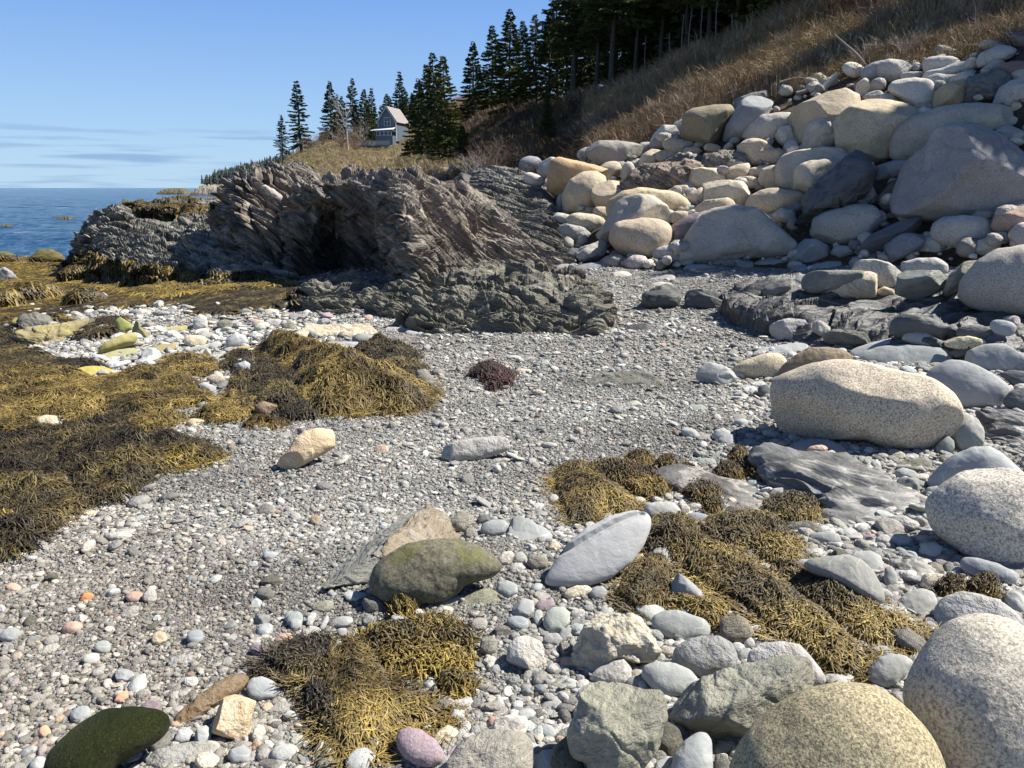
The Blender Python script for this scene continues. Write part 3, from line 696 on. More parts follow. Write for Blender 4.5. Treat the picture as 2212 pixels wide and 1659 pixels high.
B(E(1575,415,46,28,-15), G_, 'smooth pale boulder wedged left of the egg-shaped one')
B([(1595,445),(1610,400),(1660,392),(1712,440),(1690,480),(1620,470)], G_, 'pale boulder half hidden under the egg-shaped one')
B([(1217,560),(1222,500),(1260,450),(1350,410),(1440,380),(1500,378),(1532,430),(1480,480),(1400,500),(1330,560),(1270,608),(1235,606)], T_, 'large tan-grey block with flat sloping top in the upper heap', cuts=7, tint=(.92,.86,.72), Dr=1.0)
B([(1280,635),(1286,560),(1312,515),(1370,487),(1450,468),(1512,462),(1480,520),(1440,580),(1405,625),(1340,642)], G_, 'pale grey boulder with a dark crack between two tan blocks', crease=.12, tint=(1.1,1.08,1.0))
B([(1405,610),(1430,560),(1480,490),(1560,430),(1640,422),(1720,448),(1757,500),(1722,570),(1660,660),(1600,703),(1540,708),(1470,655)], T_, 'biggest tan angular boulder in the middle of the upper heap', cuts=9, tint=(1.0,.93,.76), Dr=1.0, amp=.03)
B([(1160,585),(1185,535),(1225,530),(1245,590),(1240,628),(1195,615)], T_, 'small cracked angular rock wedged under the tan-grey block', cuts=7)
B([(1022,575),(1040,520),(1100,488),(1180,477),(1236,480),(1222,530),(1165,590),(1062,614)], G_, 'lit grey boulder with rounded left end in the upper left heap', tint=(1.05,1.03,.98))
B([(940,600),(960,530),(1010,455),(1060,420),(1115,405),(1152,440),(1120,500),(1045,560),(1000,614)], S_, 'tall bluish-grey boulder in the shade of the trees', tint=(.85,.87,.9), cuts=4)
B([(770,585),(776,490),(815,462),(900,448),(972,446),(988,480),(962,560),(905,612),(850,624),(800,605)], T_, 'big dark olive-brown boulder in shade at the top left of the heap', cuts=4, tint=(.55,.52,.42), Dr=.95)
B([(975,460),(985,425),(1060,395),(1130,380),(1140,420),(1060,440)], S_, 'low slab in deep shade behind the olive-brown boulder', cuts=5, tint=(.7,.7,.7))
B([(725,560),(735,520),(770,502),(785,540),(778,570)], G_, 'small white boulder left of the olive-brown one', tint=(1.2,1.2,1.15))
B([(632,610),(650,560),(690,530),(740,532),(762,570),(720,590),(660,620)], G_, 'pale pointed boulder above a grey slab on the left of the heap', tint=(1.2,1.2,1.15), cuts=4)
B([(570,640),(575,605),(620,600),(650,612),(620,645)], G_, 'chipped white slab end at the left of the heap', cuts=6, tint=(1.3,1.28,1.22))
B([(628,625),(650,585),(720,568),(762,572),(755,605),(690,625)], S_, 'smooth grey slab lying aslant below the pale pointed boulder', tint=(.8,.8,.8))
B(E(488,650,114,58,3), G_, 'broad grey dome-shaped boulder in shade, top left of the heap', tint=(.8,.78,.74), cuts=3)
B(E(372,652,42,32,-20), G_, 'pale round boulder peeping over the brown one', tint=(1.2,1.18,1.1))
B(E(128,700,46,40,-25), S_, 'small bluish boulder, leftmost of the heap', tint=(.9,.93,1.0))
B([(160,745),(170,690),(215,665),(262,672),(250,720),(205,760)], G_, 'pale slab-sided boulder left of the brown one', cuts=5)
B(E(140,722,26,16), G_, 'small pale oval stone at the left end of the heap')
B(E(142,760,46,26,20), G_, 'low white oval stone at the left end of the heap', tint=(1.2,1.2,1.15))
B([(208,720),(222,680),(262,668),(350,668),(440,684),(455,706),(420,740),(330,775),(262,838),(222,850),(206,800)], T_, 'large orange-brown boulder with a tree shadow across its top', tint=(1.0,.76,.50), cuts=4, k=2.6, Dr=1.0)
B(E(198,778,18,22), G_, 'small pale stone left of the orange-brown boulder')
B(E(462,727,52,42,-12), T_, 'smooth cream boulder right of the orange-brown one', tint=(1.08,1.04,.92))
B(E(540,726,29,40,15), G_, 'small upright pale oval boulder', tint=(1.05,1.02,.95))
B([(585,700),(600,655),(640,630),(685,640),(690,690),(650,712),(600,712)], T_, 'cream rounded boulder between two cracks on the left heap', tint=TAN)
B(E(705,660,44,26,-5), T_, 'light brown oval boulder next to a cream one', tint=(1.0,.92,.76))
B(E(760,618,68,34,6), T_, 'tan dome-topped boulder with shade on its right side', tint=(1.0,.93,.8))
B([(768,655),(785,625),(830,620),(862,648),(835,665)], T_, 'small angular tan rock with a chipped edge', cuts=6, tint=(1,.9,.72))
B(E(896,626,34,18,8), T_, 'small brown oval stone under the olive-brown boulder', tint=(.95,.8,.65))
B([(690,700),(705,660),(760,650),(850,660),(880,700),(820,730),(740,725)], 'slate_dark', 'dark fractured bedrock patch behind the cream boulders', cuts=8, strat=.15, tint=(1.3,1.2,1.1), name='rock_outcrop')
B([(520,790),(545,740),(620,700),(740,690),(850,700),(880,740),(800,790),(700,820),(580,815)], 'ledge_dark', 'brown-black layered bedrock showing between cream boulders', strat=.16, f=.3, Dr=.7, name='rock_outcrop', tint=(1.1,1,.95), sub=6)
B([(850,700),(870,655),(960,640),(1040,650),(1060,690),(980,735),(900,740)], 'ledge_dark', 'dark bedrock hump right of the brown oval stone', strat=.16, f=.3, Dr=.7, name='rock_outcrop', sub=5)
B(E(1080,647,76,58,-6), T_, 'smooth cream boulder, upper of a pair in the centre of the heap', tint=TAN)
B(E(1155,664,70,36,-4), T_, 'low tan boulder right of the smooth cream one', tint=(1.0,.92,.76))
B([(1172,780),(1170,705),(1200,662),(1260,640),(1350,624),(1430,628),(1480,675),(1496,715),(1450,760),(1300,802),(1220,806)], G_, 'wide pale boulder with a straight top behind a rounded cream one', tint=(1.08,1.02,.92), k=2.6)
B([(1445,740),(1480,712),(1560,688),(1578,712),(1540,750),(1470,765)], G_, 'thin pale slab leaning on the wide pale boulder', cuts=6, tint=(1.15,1.12,1.05))
B([(1230,800),(1240,740),(1290,690),(1370,671),(1430,685),(1448,740),(1430,800),(1370,850),(1310,855),(1250,830)], T_, 'big rounded cream boulder with a dark notch at its lower right', tint=(1.06,1.02,.9), Dr=.95)
B(E(1000,736,50,40,-18), T_, 'tan rounded boulder left of a flat cream one', tint=(1.02,.96,.82))
B([(1040,745),(1055,712),(1110,698),(1165,703),(1160,735),(1100,760)], T_, 'flat cream boulder wedged between rounder ones', tint=TAN)
B([(1090,760),(1105,715),(1150,700),(1182,705),(1185,790),(1150,806),(1110,795)], T_, 'tan upright boulder with grainy shaded face', tint=(1,.93,.8), cuts=2)
B([(1000,775),(1010,748),(1060,744),(1112,765),(1100,800),(1040,795)], T_, 'small cream wedge above the blocky boulder', cuts=4, tint=TAN)
B([(793,770),(800,720),(850,708),(930,715),(958,745),(930,780),(850,800),(805,800)], T_, 'cream boulder with a chipped lower edge', tint=(1.08,1.02,.86), cuts=5)
B([(705,812),(740,785),(790,782),(802,815),(770,832),(730,830)], T_, 'small tan boulder peeping over the long tan one', tint=(1,.92,.76))
B([(775,850),(800,815),(850,792),(868,815),(855,868),(800,868)], T_, 'pinkish cream boulder partly in shade beside the blocky one', tint=(1.05,.96,.84))
B([(852,865),(853,795),(880,772),(940,764),(1010,766),(1050,785),(1068,815),(1040,855),(1000,878),(930,872)], T_, 'blocky cream boulder with a flat worn top in the middle of the heap', cuts=6, tint=(1.12,1.08,.97), k=2.8)
B([(815,915),(830,875),(880,845),(940,836),(985,855),(994,885),(930,920)], T_, 'tan dome of a boulder behind the largest shaded one', tint=(1.05,.97,.8))
B([(1035,880),(1060,830),(1110,802),(1180,797),(1260,812),(1300,845),(1306,880),(1250,905),(1100,905)], T_, 'broad tan boulder behind the largest shaded one', tint=(1.0,.92,.76))
B(E(1105,862,60,34,8), G_, 'grey boulder in shade in front of the broad tan one', tint=(.95,.93,.9))
B([(705,925),(735,893),(790,893),(790,930),(730,950)], T_, 'small cream stone between the double dome and the reddish slab', tint=TAN)
B(E(795,880,44,14,2), S_, 'small thin grey stone behind the double-dome boulder')
B(E(812,905,32,16), G_, 'small white stone beside the thin grey one', tint=(1.2,1.2,1.15))
B([(268,895),(270,820),(300,760),(350,732),(400,726),(440,745),(448,800),(420,870),(385,900),(320,905)], T_, 'tall cream boulder with a shaded right side in front of the orange-brown one', tint=(1.06,.98,.82), Dr=1.0)
B(E(256,858,18,38,6), G_, 'narrow white stone left of the tall cream boulder', tint=(1.1,1.1,1.1))
B(E(465,828,78,62,-8), T_, 'rounded brownish-cream boulder right of the tall cream one', tint=(1.0,.92,.77), cuts=3)
B([(455,895),(465,850),(520,812),(600,795),(690,800),(760,825),(800,862),(780,885),(700,905),(560,925),(480,930)], T_, 'long low tan boulder with a curved back', tint=(1.04,.94,.74))
B(E(430,908,36,36,-10), T_, 'small tan boulder next to a larger round pale one', tint=(1,.93,.8))
B(E(368,892,44,20,-4), T_, 'low cream stone behind the round pale boulder', tint=TAN)
B(E(300,903,24,14), G_, 'small white pebble-like stone behind the round pale boulder', tint=(1.2,1.2,1.15))
B(E(262,925,50,25,4), G_, 'low white oval stone at the front left of the heap', tint=(1.2,1.2,1.12))
B(E(362,943,74,44,4), T_, 'round pale boulder at the front left of the heap', tint=(1.1,1.06,.94))
B([(418,1005),(440,960),(475,880),(520,838),(590,822),(650,835),(702,870),(712,912),(690,945),(600,950),(500,990),(450,1022)], G_, 'large pale dome-shaped boulder behind a round brownish one', tint=(1.14,1.08,.95), Dr=.95)
B([(235,1010),(245,965),(290,945),(350,960),(392,1005),(350,1022),(280,1020)], 'white_rock', 'jagged whitish rock at the front left of the heap', cuts=7, amp=.07)
B(E(300,1125,12,10), G_, 'tiny pale stone at the foot of the left ledge')
B(E(597,1005,120,86,4), T_, 'round brownish boulder at the front of the heap with a shadow across its right', tint=(1.0,.92,.80), Dr=.95)
B([(716,1038),(722,960),(780,918),(860,894),(912,896),(870,940),(820,1000),(790,1035)], 'slate_dark', 'dark reddish-purple slab leaning beside the largest shaded boulder', tint=(2.0,1.6,1.6), cuts=3)
B([(778,1085),(788,1000),(830,932),(900,890),(1000,876),(1100,882),(1180,920),(1238,990),(1252,1035),(1200,1078),(1050,1085),(900,1110),(850,1117),(800,1108)], G_, 'largest rounded grey boulder at the front of the heap, fully in shade', tint=(1.05,1.02,.96), Dr=.9, crease=.05)
B([(1150,905),(1190,875),(1240,890),(1252,930),(1200,945),(1165,935)], G_, 'small grey boulder touching the shoulder of the largest shaded one', tint=(.95,.95,.95))
B([(1200,875),(1240,843),(1275,858),(1278,885),(1230,895)], S_, 'small dark angular stone above the shoulder of the largest shaded boulder', cuts=5, tint=(.7,.7,.7))
B([(1210,960),(1300,890),(1420,850),(1560,690),(1620,700),(1580,760),(1500,870),(1330,960),(1230,985)], 'slate_dark', 'long dark slab running up the slope under the giant boulder', strat=.1, cuts=5, f=.2, name='rock_slab')
B([(1570,745),(1600,700),(1660,680),(1745,670),(1750,715),(1680,750),(1600,760)], G_, 'grey oval boulder tucked under the left side of the giant one', tint=(.95,.95,.95))
B([(1535,850),(1550,800),(1575,785),(1592,830),(1570,868)], S_, 'small pointed grey stone standing in the shade left of the giant boulder', cuts=3)
B(E(1510,852,50,20,6), S_, 'thin grey stone lying in the shade left of the giant boulder', tint=(.8,.8,.8))
B([(1590,880),(1600,800),(1640,770),(1690,760),(1700,880),(1640,905)], 'slate_dark', 'dark wedge of rock beneath the giant boulder', cuts=5, tint=(.9,.8,.75))
B([(1655,675),(1662,590),(1700,530),(1780,482),(1900,450),(2000,443),(2100,448),(2165,485),(2182,545),(2100,600),(1900,640),(1760,680)], G_, 'broad pale boulder lying behind and above the giant shaded one', tint=(1.05,.99,.86), Dr=.8)
B([(2095,545),(2150,530),(2215,560),(2240,640),(2170,640),(2120,600)], S_, 'bluish-grey rock at the right edge above the giant boulder', cuts=5)
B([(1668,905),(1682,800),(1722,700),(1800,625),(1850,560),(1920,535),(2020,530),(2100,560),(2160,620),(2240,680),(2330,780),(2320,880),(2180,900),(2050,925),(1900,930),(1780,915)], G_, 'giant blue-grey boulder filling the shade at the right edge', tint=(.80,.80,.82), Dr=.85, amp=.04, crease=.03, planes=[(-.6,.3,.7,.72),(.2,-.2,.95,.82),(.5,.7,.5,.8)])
B([(2075,960),(2090,910),(2160,880),(2260,872),(2290,955),(2200,985),(2110,982)], T_, 'reddish-brown boulder at the right edge in the shade', tint=(.85,.68,.6))
B(E(2112,1008,42,28), 'granite_grey', 'small grey stone between the round lit boulder and the right edge', tint=(.9,.9,.9))
B([(2145,1045),(2150,985),(2190,945),(2290,930),(2300,1060),(2200,1070)], G_, 'pinkish-grey boulder cut by the right edge above the big pink granite one', tint=(1.08,.98,.94))
B([(1822,1000),(1835,945),(1880,918),(1960,910),(2040,918),(2076,950),(2074,1000),(2030,1040),(1940,1045),(1870,1030)], G_, 'light grey rounded boulder half lit below the giant one', tint=(1.12,1.1,1.05))
B([(2000,1060),(2020,1015),(2070,1002),(2122,1040),(2100,1070),(2040,1080)], G_, 'small brown-topped stone below the round light boulder', cuts=5)
B([(1313,985),(1328,920),(1400,890),(1500,864),(1570,870),(1612,920),(1592,985),(1520,1012),(1430,1034),(1360,1028)], G_, 'oblong tilted grey boulder with a rusty spot in the shade', tint=(.98,.96,.92))
B([(1620,1090),(1640,1030),(1700,990),(1792,985),(1790,1030),(1740,1080),(1660,1110)], S_, 'layered blue-grey slab on edge in the shade', cuts=5, tint=(.8,.82,.85), strat=.06)
B([(1208,1100),(1240,1045),(1290,1010),(1330,1012),(1400,1060),(1402,1098),(1300,1112)], S_, 'blue-grey pointed slab right of the largest shaded boulder', cuts=5, tint=(.95,.97,1.0))
B([(1395,1070),(1420,1035),(1470,1040),(1495,1075),(1450,1092)], S_, 'small flat stone in the shade right of the pointed slab', cuts=4)
B([(1465,1050),(1480,1010),(1530,1020),(1535,1060),(1500,1075)], C_, 'small rough brownish stone in the shade', cuts=6)
B([(1500,1070),(1560,1000),(1700,935),(1770,920),(1780,960),(1650,1040),(1560,1085)], 'slate_dark', 'long dark slab lying aslant under the giant boulder', cuts=4, tint=(1.2,1.2,1.25), f=.2, name='rock_slab')
B([(1690,1125),(1702,1078),(1780,1020),(1870,965),(1925,992),(1996,1050),(1960,1072),(1850,1092),(1760,1125)], G_, 'lit angular boulder with a sharp ridge, right of centre', cuts=6, tint=(1.12,1.1,1.02))
B([(1895,1120),(1920,1085),(2000,1072),(2070,1075),(2060,1100),(1960,1130)], C_, 'rusty thin stone lying behind the big pink granite boulder', cuts=4)
B([(1690,1150),(1710,1112),(1770,1092),(1840,1090),(1885,1115),(1888,1148),(1860,1170),(1760,1165)], G_, 'white flat-bottomed stone stacked over the dark cube-like block', tint=(1.15,1.15,1.12))
B([(1672,1240),(1685,1160),(1720,1146),(1840,1144),(1884,1165),(1885,1215),(1850,1262),(1760,1268)], 'slate_dark', 'dark greenish cube-like block with a white side', cuts=10, tint=(1.9,1.95,1.7), k=4, smooth=1.0, amp=.03)
B([(1475,1135),(1500,1105),(1580,1097),(1640,1110),(1695,1155),(1690,1200),(1640,1222),(1570,1205),(1500,1160)], G_, 'pale angular boulder with several flat facets at the edge of the shade', cuts=8, tint=(1.1,1.1,1.05))
B([(1280,1215),(1285,1165),(1330,1147),(1420,1143),(1500,1145),(1560,1150),(1500,1200),(1400,1225),(1320,1240)], C_, 'long flat-topped greenish-grey stone at the edge of the shade', cuts=5, k=3, tint=(1.25,1.25,1.2))
B([(1310,1240),(1380,1180),(1460,1155),(1540,1147),(1582,1180),(1584,1225),(1550,1255),(1450,1258),(1360,1250)], T_, 'smooth pale tan boulder in front of the long flat-topped stone', tint=(1.1,1.04,.92))
B([(1462,1240),(1480,1222),(1530,1222),(1542,1245),(1510,1262)], G_, 'small pale stone at the foot of the smooth tan boulder', tint=(1.1,1.1,1.05))
B([(1585,1230),(1620,1210),(1660,1222),(1665,1245),(1610,1250)], T_, 'small cream stone beside the dark cube-like block', tint=TAN)
B([(1870,1230),(1900,1160),(1960,1110),(2032,1100),(2030,1130),(1960,1200),(1900,1262)], C_, 'pale mottled slab leaning on the big pink granite boulder', cuts=4, tint=(1.3,1.3,1.25), name='rock_slab')
B([(1945,1250),(1958,1180),(2020,1105),(2100,1062),(2212,1042),(2320,1055),(2370,1150),(2330,1300),(2230,1330),(2080,1320),(1985,1290)], 'granite_pink', 'big rounded pinkish granite boulder at the right edge, dappled with shade', Dr=.9, dy=.5)
# flat stones where the heap meets the shingle
FL = 'flat stones at the foot of the boulders'
def FS(pts, mat, label, **k): k.setdefault('group', FL); k.setdefault('f', .55); k.setdefault('Dr', .45); k.setdefault('name', 'stone'); return rock('2', pts, mat, label, **k)
FS(E(715,1072,75,36,-3), G_, 'grey rounded stone against the left of the largest shaded boulder', f=.1, Dr=.8)
FS([(448,1100),(470,1062),(530,1050),(568,1075),(560,1105),(500,1120)], C_, 'flat grey angular stone in front of the round brownish boulder', cuts=4, tint=(1.3,1.3,1.2))
FS([(312,1090),(330,1045),(380,1020),(440,1008),(458,1040),(440,1080),(390,1112),(335,1118)], 'white_rock', 'rough white jagged rock in front of the round pale boulder', cuts=9, amp=.1, f=.1, Dr=.9)
FS([(278,1070),(300,1045),(335,1050),(330,1085),(295,1080)], 'slate_dark', 'dark stone beside the rough white one', cuts=5)
FS([(295,1145),(340,1118),(420,1105),(490,1103),(440,1128),(350,1150)], S_, 'long thin grey slab half in shade on the shingle', tint=(.8,.8,.85))
FS(E(270,1128,30,14), S_, 'grey oval stone left of the long thin slab')
FS(E(508,1163,50,17,-12), G_, 'long pale stone on the shingle before the heap', tint=(1.25,1.2,1.1))
FS(E(688,1178,54,16,-6), G_, 'flat pale stone on the shingle before the largest shaded boulder', tint=(1.1,1.1,1.05))
FS(E(682,1206,48,15,0), G_, 'oval light stone nearest of the flat stones before the heap', tint=(1.2,1.2,1.15))
FS(E(655,1156,26,10), G_, 'small oval stone behind the flat pale one', tint=(.9,.9,.85))
FS([(768,1140),(790,1118),(860,1115),(925,1128),(900,1145),(820,1146)], S_, 'thin blue-grey slab in the shade below the largest boulder')
FS([(920,1135),(950,1105),(1010,1092),(1070,1105),(1072,1130),(1000,1142)], S_, 'blue-grey slab with raised top in the shade right of the thin one', Dr=.6)
FS([(960,1168),(1000,1142),(1080,1135),(1105,1148),(1060,1165)], C_, 'flat brown-grey slab at the front of the shade')
FS([(1062,1115),(1120,1085),(1220,1076),(1235,1100),(1160,1120)], S_, 'long low slab lying in the shade')
FS([(1095,1240),(1130,1205),(1180,1175),(1218,1172),(1238,1210),(1190,1240),(1130,1252)], 'schist', 'pale streaked slab tilted out of the shingle', cuts=5, f=.2, tint=(1.4,1.4,1.4))
FS([(1275,1148),(1300,1122),(1390,1103),(1460,1105),(1462,1125),(1380,1145)], S_, 'flat layered slab on the shade edge right of centre')
FS([(1220,1160),(1240,1125),(1290,1115),(1300,1140),(1255,1168)], S_, 'small blue slab on edge beside the flat layered one', tint=(.85,.87,.92))
FS([(1465,1130),(1500,1085),(1580,1068),(1630,1075),(1600,1100),(1520,1125)], S_, 'smooth blue-grey slab in front of the aslant dark slab')
FS([(1240,1185),(1260,1158),(1300,1160),(1310,1195),(1270,1200)], S_, 'grey stone at the left end of the long flat-topped one')
FS([(595,1262),(620,1215),(690,1196),(750,1215),(768,1262),(700,1300),(600,1300)], 'slate_dark', 'black angular rock standing on the shingle in mid-beach', f=.1, Dr=.8, cuts=7, tint=(.75,.78,.7))
FS([(775,1262),(790,1225),(860,1218),(940,1235),(975,1270),(900,1300),(790,1300)], 'slate_dark', 'black low hump of rock right of the black angular one', f=.1, Dr=.8, cuts=5, tint=(.8,.8,.75))
def FS4(pts, mat, label, **k): k.setdefault('group', FL); k.setdefault('f', .5); k.setdefault('Dr', .5); k.setdefault('name', 'stone'); return rock('4', pts, mat, label, **k)
FS4([(505,712),(515,680),(560,665),(630,662),(650,680),(600,700)], 'slate_dark', 'dark flat rock in the shingle right of the middle ledge', cuts=4, tint=(.6,.6,.6))
FS4([(590,600),(630,530),(690,515),(750,540),(765,590),(700,605)], 'slate_dark', 'black rounded rock front left of the dark ledge', cuts=5, tint=(.7,.72,.68), f=.1, Dr=.8)
FS4([(775,590),(790,535),(830,522),(900,548),(972,580),(960,602),(860,605)], 'slate_dark', 'low black rock touching the dark ledge on its left', cuts=5, tint=(.75,.75,.72), f=.1, Dr=.8)
# ------------------------------------------------ right middle distance
MR = 'large smooth stones on the right'
def Q(fr, pts, mat, label, **k): k.setdefault('group', MR); k.setdefault('f', .3); k.setdefault('Dr', .7); return rock(fr, pts, mat, label, **k)
Q('9', [(465,240),(500,170),(590,125),(700,135),(760,170),(780,240),(760,275),(640,275),(520,268)], 'white_rock', 'rough white and pink rock resting on the dark ledge', cuts=9, amp=.1, f=.1)
Q('9', [(765,200),(800,140),(860,150),(895,190),(880,250),(790,260)], 'white_rock', 'smaller rough white rock joined to the pink-white one', cuts=7, amp=.1, f=.1)
Q('9', [(830,285),(860,230),(960,195),(1090,215),(1172,260),(1165,300),(1040,305),(920,300)], 'schist', 'dark and white banded rock right of the rough white ones', cuts=8, amp=.1, f=.1, tint=(.9,.9,.9), strat=.12)
Q('9', [(1285,235),(1300,150),(1370,95),(1490,85),(1600,140),(1700,190),(1735,250),(1640,278),(1480,268),(1360,255)], 'slate_dark', 'smooth dark dome of rock on the ledge, greenish on its left', f=.1, tint=(.9,.95,.9), cuts=3, name='rock_outcrop')
Q('9', [(1745,240),(1760,190),(1850,172),(1960,185),(2060,235),(2080,280),(1960,290),(1820,275)], 'slate_dark', 'dark rounded slab left of a pale egg-shaped stone', tint=(1.1,1.05,1.0), cuts=3)
Q('9', E(2070,190,96,50,10), S_, 'pale grey egg-shaped stone on the dark ledge at the right', tint=(1.2,1.2,1.2))
Q('9', E(2130,140,60,34,10), T_, 'small yellowish stone at the right edge behind the grey egg-shaped one')
Q('9', E(1815,292,150,42,-3), T_, 'smooth yellow-white oval stone on dark rock', tint=(1.25,1.22,.92))
Q('9', [(1370,268),(1400,225),(1470,210),(1560,228),(1655,285),(1640,328),(1560,325),(1450,300)], S_, 'flat grey stone with a rounded back behind the greenish slab', tint=(1.1,1.1,1.08))
Q('9', [(1690,360),(1800,310),(1960,285),(2040,300),(1900,360),(1750,400)], 'slate_dark', 'low dark rock between the yellow-white stone and the grey slabs')
Q('9', [(1000,360),(1060,330),(1180,290),(1300,266),(1450,268),(1560,290),(1600,330),(1500,400),(1200,410),(1040,400)], S_, 'wide pale slab, rearmost of three behind the big granite boulder', tint=(1.2,1.22,1.22), f=.5, Dr=.5)
Q('9', [(1040,400),(1120,350),(1250,315),(1400,305),(1600,320),(1720,350),(1732,400),(1680,460),(1540,520),(1300,500),(1100,450)], S_, 'wide greenish-grey slab directly behind the big granite boulder', tint=(1.0,1.04,1.04), f=.45, Dr=.55)
Q('9', [(1795,400),(1850,350),(1960,300),(2080,300),(2230,330),(2240,420),(2120,490),(1990,500),(1880,440)], S_, 'grey stone with a bluish hollow face near the right edge', tint=(1.15,1.15,1.13), cuts=3)
Q('9', [(2060,440),(2080,375),(2150,355),(2260,370),(2270,480),(2120,500)], S_, 'grey rounded stone cut by the right edge', tint=(1,1,1))
Q('9', [(1530,520),(1600,450),(1700,410),(1820,420),(1920,460),(2040,530),(2125,600),(2120,660),(2040,730),(1900,740),(1790,750),(1700,700),(1560,600)], S_, 'large grey stone with an undercut edge right of the big granite boulder', tint=(1.12,1.12,1.12), f=.3, Dr=.6)
Q('9', [(2030,500),(2120,480),(2260,490),(2270,600),(2160,600)], 'slate_dark', 'dark rock cut by the right edge behind the undercut stone')
Q('9', [(2060,700),(2120,620),(2260,590),(2290,780),(2150,780)], 'slate_dark', 'black rock face at the right edge below the undercut stone')
Q('9', [(350,375),(400,335),(560,305),(700,292),(750,310),(720,350),(600,400),(420,400)], S_, 'pale flat slab behind the yellowish granite stone', tint=(1.2,1.2,1.2), f=.6, Dr=.4)
Q('9', [(205,470),(280,425),(380,385),(480,360),(560,370),(600,420),(590,500),(520,545),(380,545),(260,510)], 'granite_near', 'rounded yellowish granite stone left behind the big one', tint=(1.15,1.1,.95), f=.2)
Q('9', [(525,520),(560,450),(640,380),(740,325),(860,320),(980,340),(1040,375),(1050,420),(900,480),(700,520),(600,560)], 'tan_rough', 'brown mottled boulder directly behind the big granite one', tint=(.62,.62,.60), f=.15)
Q('9', [(-30,520),(0,470),(60,425),(130,440),(220,490),(268,540),(250,578),(150,582),(20,560)], S_, 'light grey angular stone left of the yellowish granite stone', tint=(1.15,1.15,1.12), cuts=5)
Q('9', [(1600,1010),(1640,960),(1690,925),(1735,960),(1742,1010),(1700,1060),(1620,1050)], S_, 'small greenish stone under the right end of the big granite boulder', tint=(.8,.85,.8))
Q('9', [(1700,930),(1740,830),(1800,765),(1900,820),(1945,900),(1940,985),(1850,1030),(1770,1040)], S_, 'smooth light boulder propping the right end of the big granite one', tint=(1.05,1.03,.95), Dr=.9)
BIG = Q('9', [(478,600),(490,560),(540,510),(660,470),(780,430),(900,408),(1040,410),(1180,435),(1300,470),(1450,495),(1560,520),(1660,570),(1750,650),(1800,740),(1808,800),(1790,870),(1720,930),(1640,980),(1520,1020),(1400,1025),(1260,1005),(1120,960),(980,965),(800,945),(640,940),(540,890),(500,800),(485,700)], 'granite_near', 'big oblong speckled granite boulder casting its shadow to the left, right of centre', f=.0, Dr=.9, k=2.5, dy=.35, amp=.03, sub=6, tint=(1.06,1.02,.94), smooth=1.6, planes=[(-.35,-.55,.8,.74),(.15,.6,.8,.86),(.5,-.5,.7,.86)])
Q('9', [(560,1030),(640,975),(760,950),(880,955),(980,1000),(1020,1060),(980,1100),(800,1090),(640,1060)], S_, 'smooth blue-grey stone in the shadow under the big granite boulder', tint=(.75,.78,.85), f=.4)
Q('9', [(390,640),(400,590),(450,575),(485,600),(480,650),(430,670)], 'slate_dark', 'small dark stone at the left end of the big granite boulder')
Q('9', [(115,960),(160,915),(230,920),(240,1000),(170,1020)], S_, 'grey stone at the tip of the big boulder shadow', f=.5, Dr=.6)
Q('9', [(80,940),(100,890),(160,875),(200,900),(180,940),(120,960)], S_, 'pale rounded stone by the tip of the big boulder shadow', tint=(1.25,1.25,1.22), f=.5, Dr=.6)
Q('9', [(1265,1160),(1340,1110),(1430,1085),(1530,1078),(1582,1120),(1575,1160),(1450,1185),(1330,1190)], C_, 'flat sandy-grey stone in front of the big granite boulder', tint=(1.1,1.1,1.0), f=.45, Dr=.6)
Q('9', [(1530,1280),(1550,1230),(1620,1150),(1720,1060),(1850,1005),(1980,1000),(2060,1040),(2140,1110),(2230,1200),(2260,1300),(2100,1330),(1800,1330),(1620,1320)], S_, 'large smooth pale grey stone behind the speckled boulder at the right edge', tint=(1.18,1.2,1.2), f=.15, Dr=.85)
Q('9', [(1530,1320),(1550,1280),(1620,1268),(1645,1310),(1600,1350),(1550,1350)], S_, 'small round dark-grey stone left of the large smooth pale one', f=.3)
Q('9', [(1870,790),(1930,757),(2040,760),(2150,790),(2280,800),(2300,1000),(2260,1120),(2150,1080),(2080,1030),(2040,1040),(1960,1000),(1965,900),(1940,840)], 'ledge_wet', 'dark ledge with pale slanting streaks at the right edge', name='rock_outcrop', f=.5, Dr=.35, wave=(.18, (1,-.8,0)), tint=(1.6,1.6,1.6), sub=6)
Q('6', [(1795,760),(1800,700),(1850,650),(1930,600),(2020,575),(2130,570),(2230,600),(2330,640),(2360,800),(2330,930),(2200,980),(2060,970),(1960,930),(1880,880),(1820,820)], 'granite_near', 'big speckled grey granite boulder cut by the right edge in the foreground', tint=(1.0,1.03,1.06), Dr=.85, sub=6, dy=.4, planes=[(-.3,-.6,.8,.8),(.1,.7,.7,.88)])
# ledge in the foreground
Q('6', [(1040,515),(1110,492),(1250,525),(1430,538),(1540,580),(1650,650),(1740,710),(1770,740),(1700,770),(1620,800),(1590,850),(1520,870),(1440,870),(1380,840),(1350,780),(1330,720),(1240,690),(1140,640),(1100,570)], 'ledge_wet', 'smooth grey bedrock hump with wavy ridges in front of the big granite boulder', name='rock_outcrop', f=.82, Dr=.36, wave=(.17, (1,-.55,0)), tint=(1.8,1.82,1.82), sub=6, surf=True, k=2.6)
Q('6', [(650,590),(720,560),(800,560),(870,590),(950,620),(1050,640),(1110,670),(1130,720),(1080,760),(1000,790),(930,760),(880,700),(800,680),(700,640)], 'ledge_wet', 'low grey bedrock with weed tufts left of the wavy grey hump', name='rock_outcrop', f=.9, Dr=.22, wave=(.11, (1,-.3,0)), tint=(1.95,1.9,1.85), sub=6, surf=True)
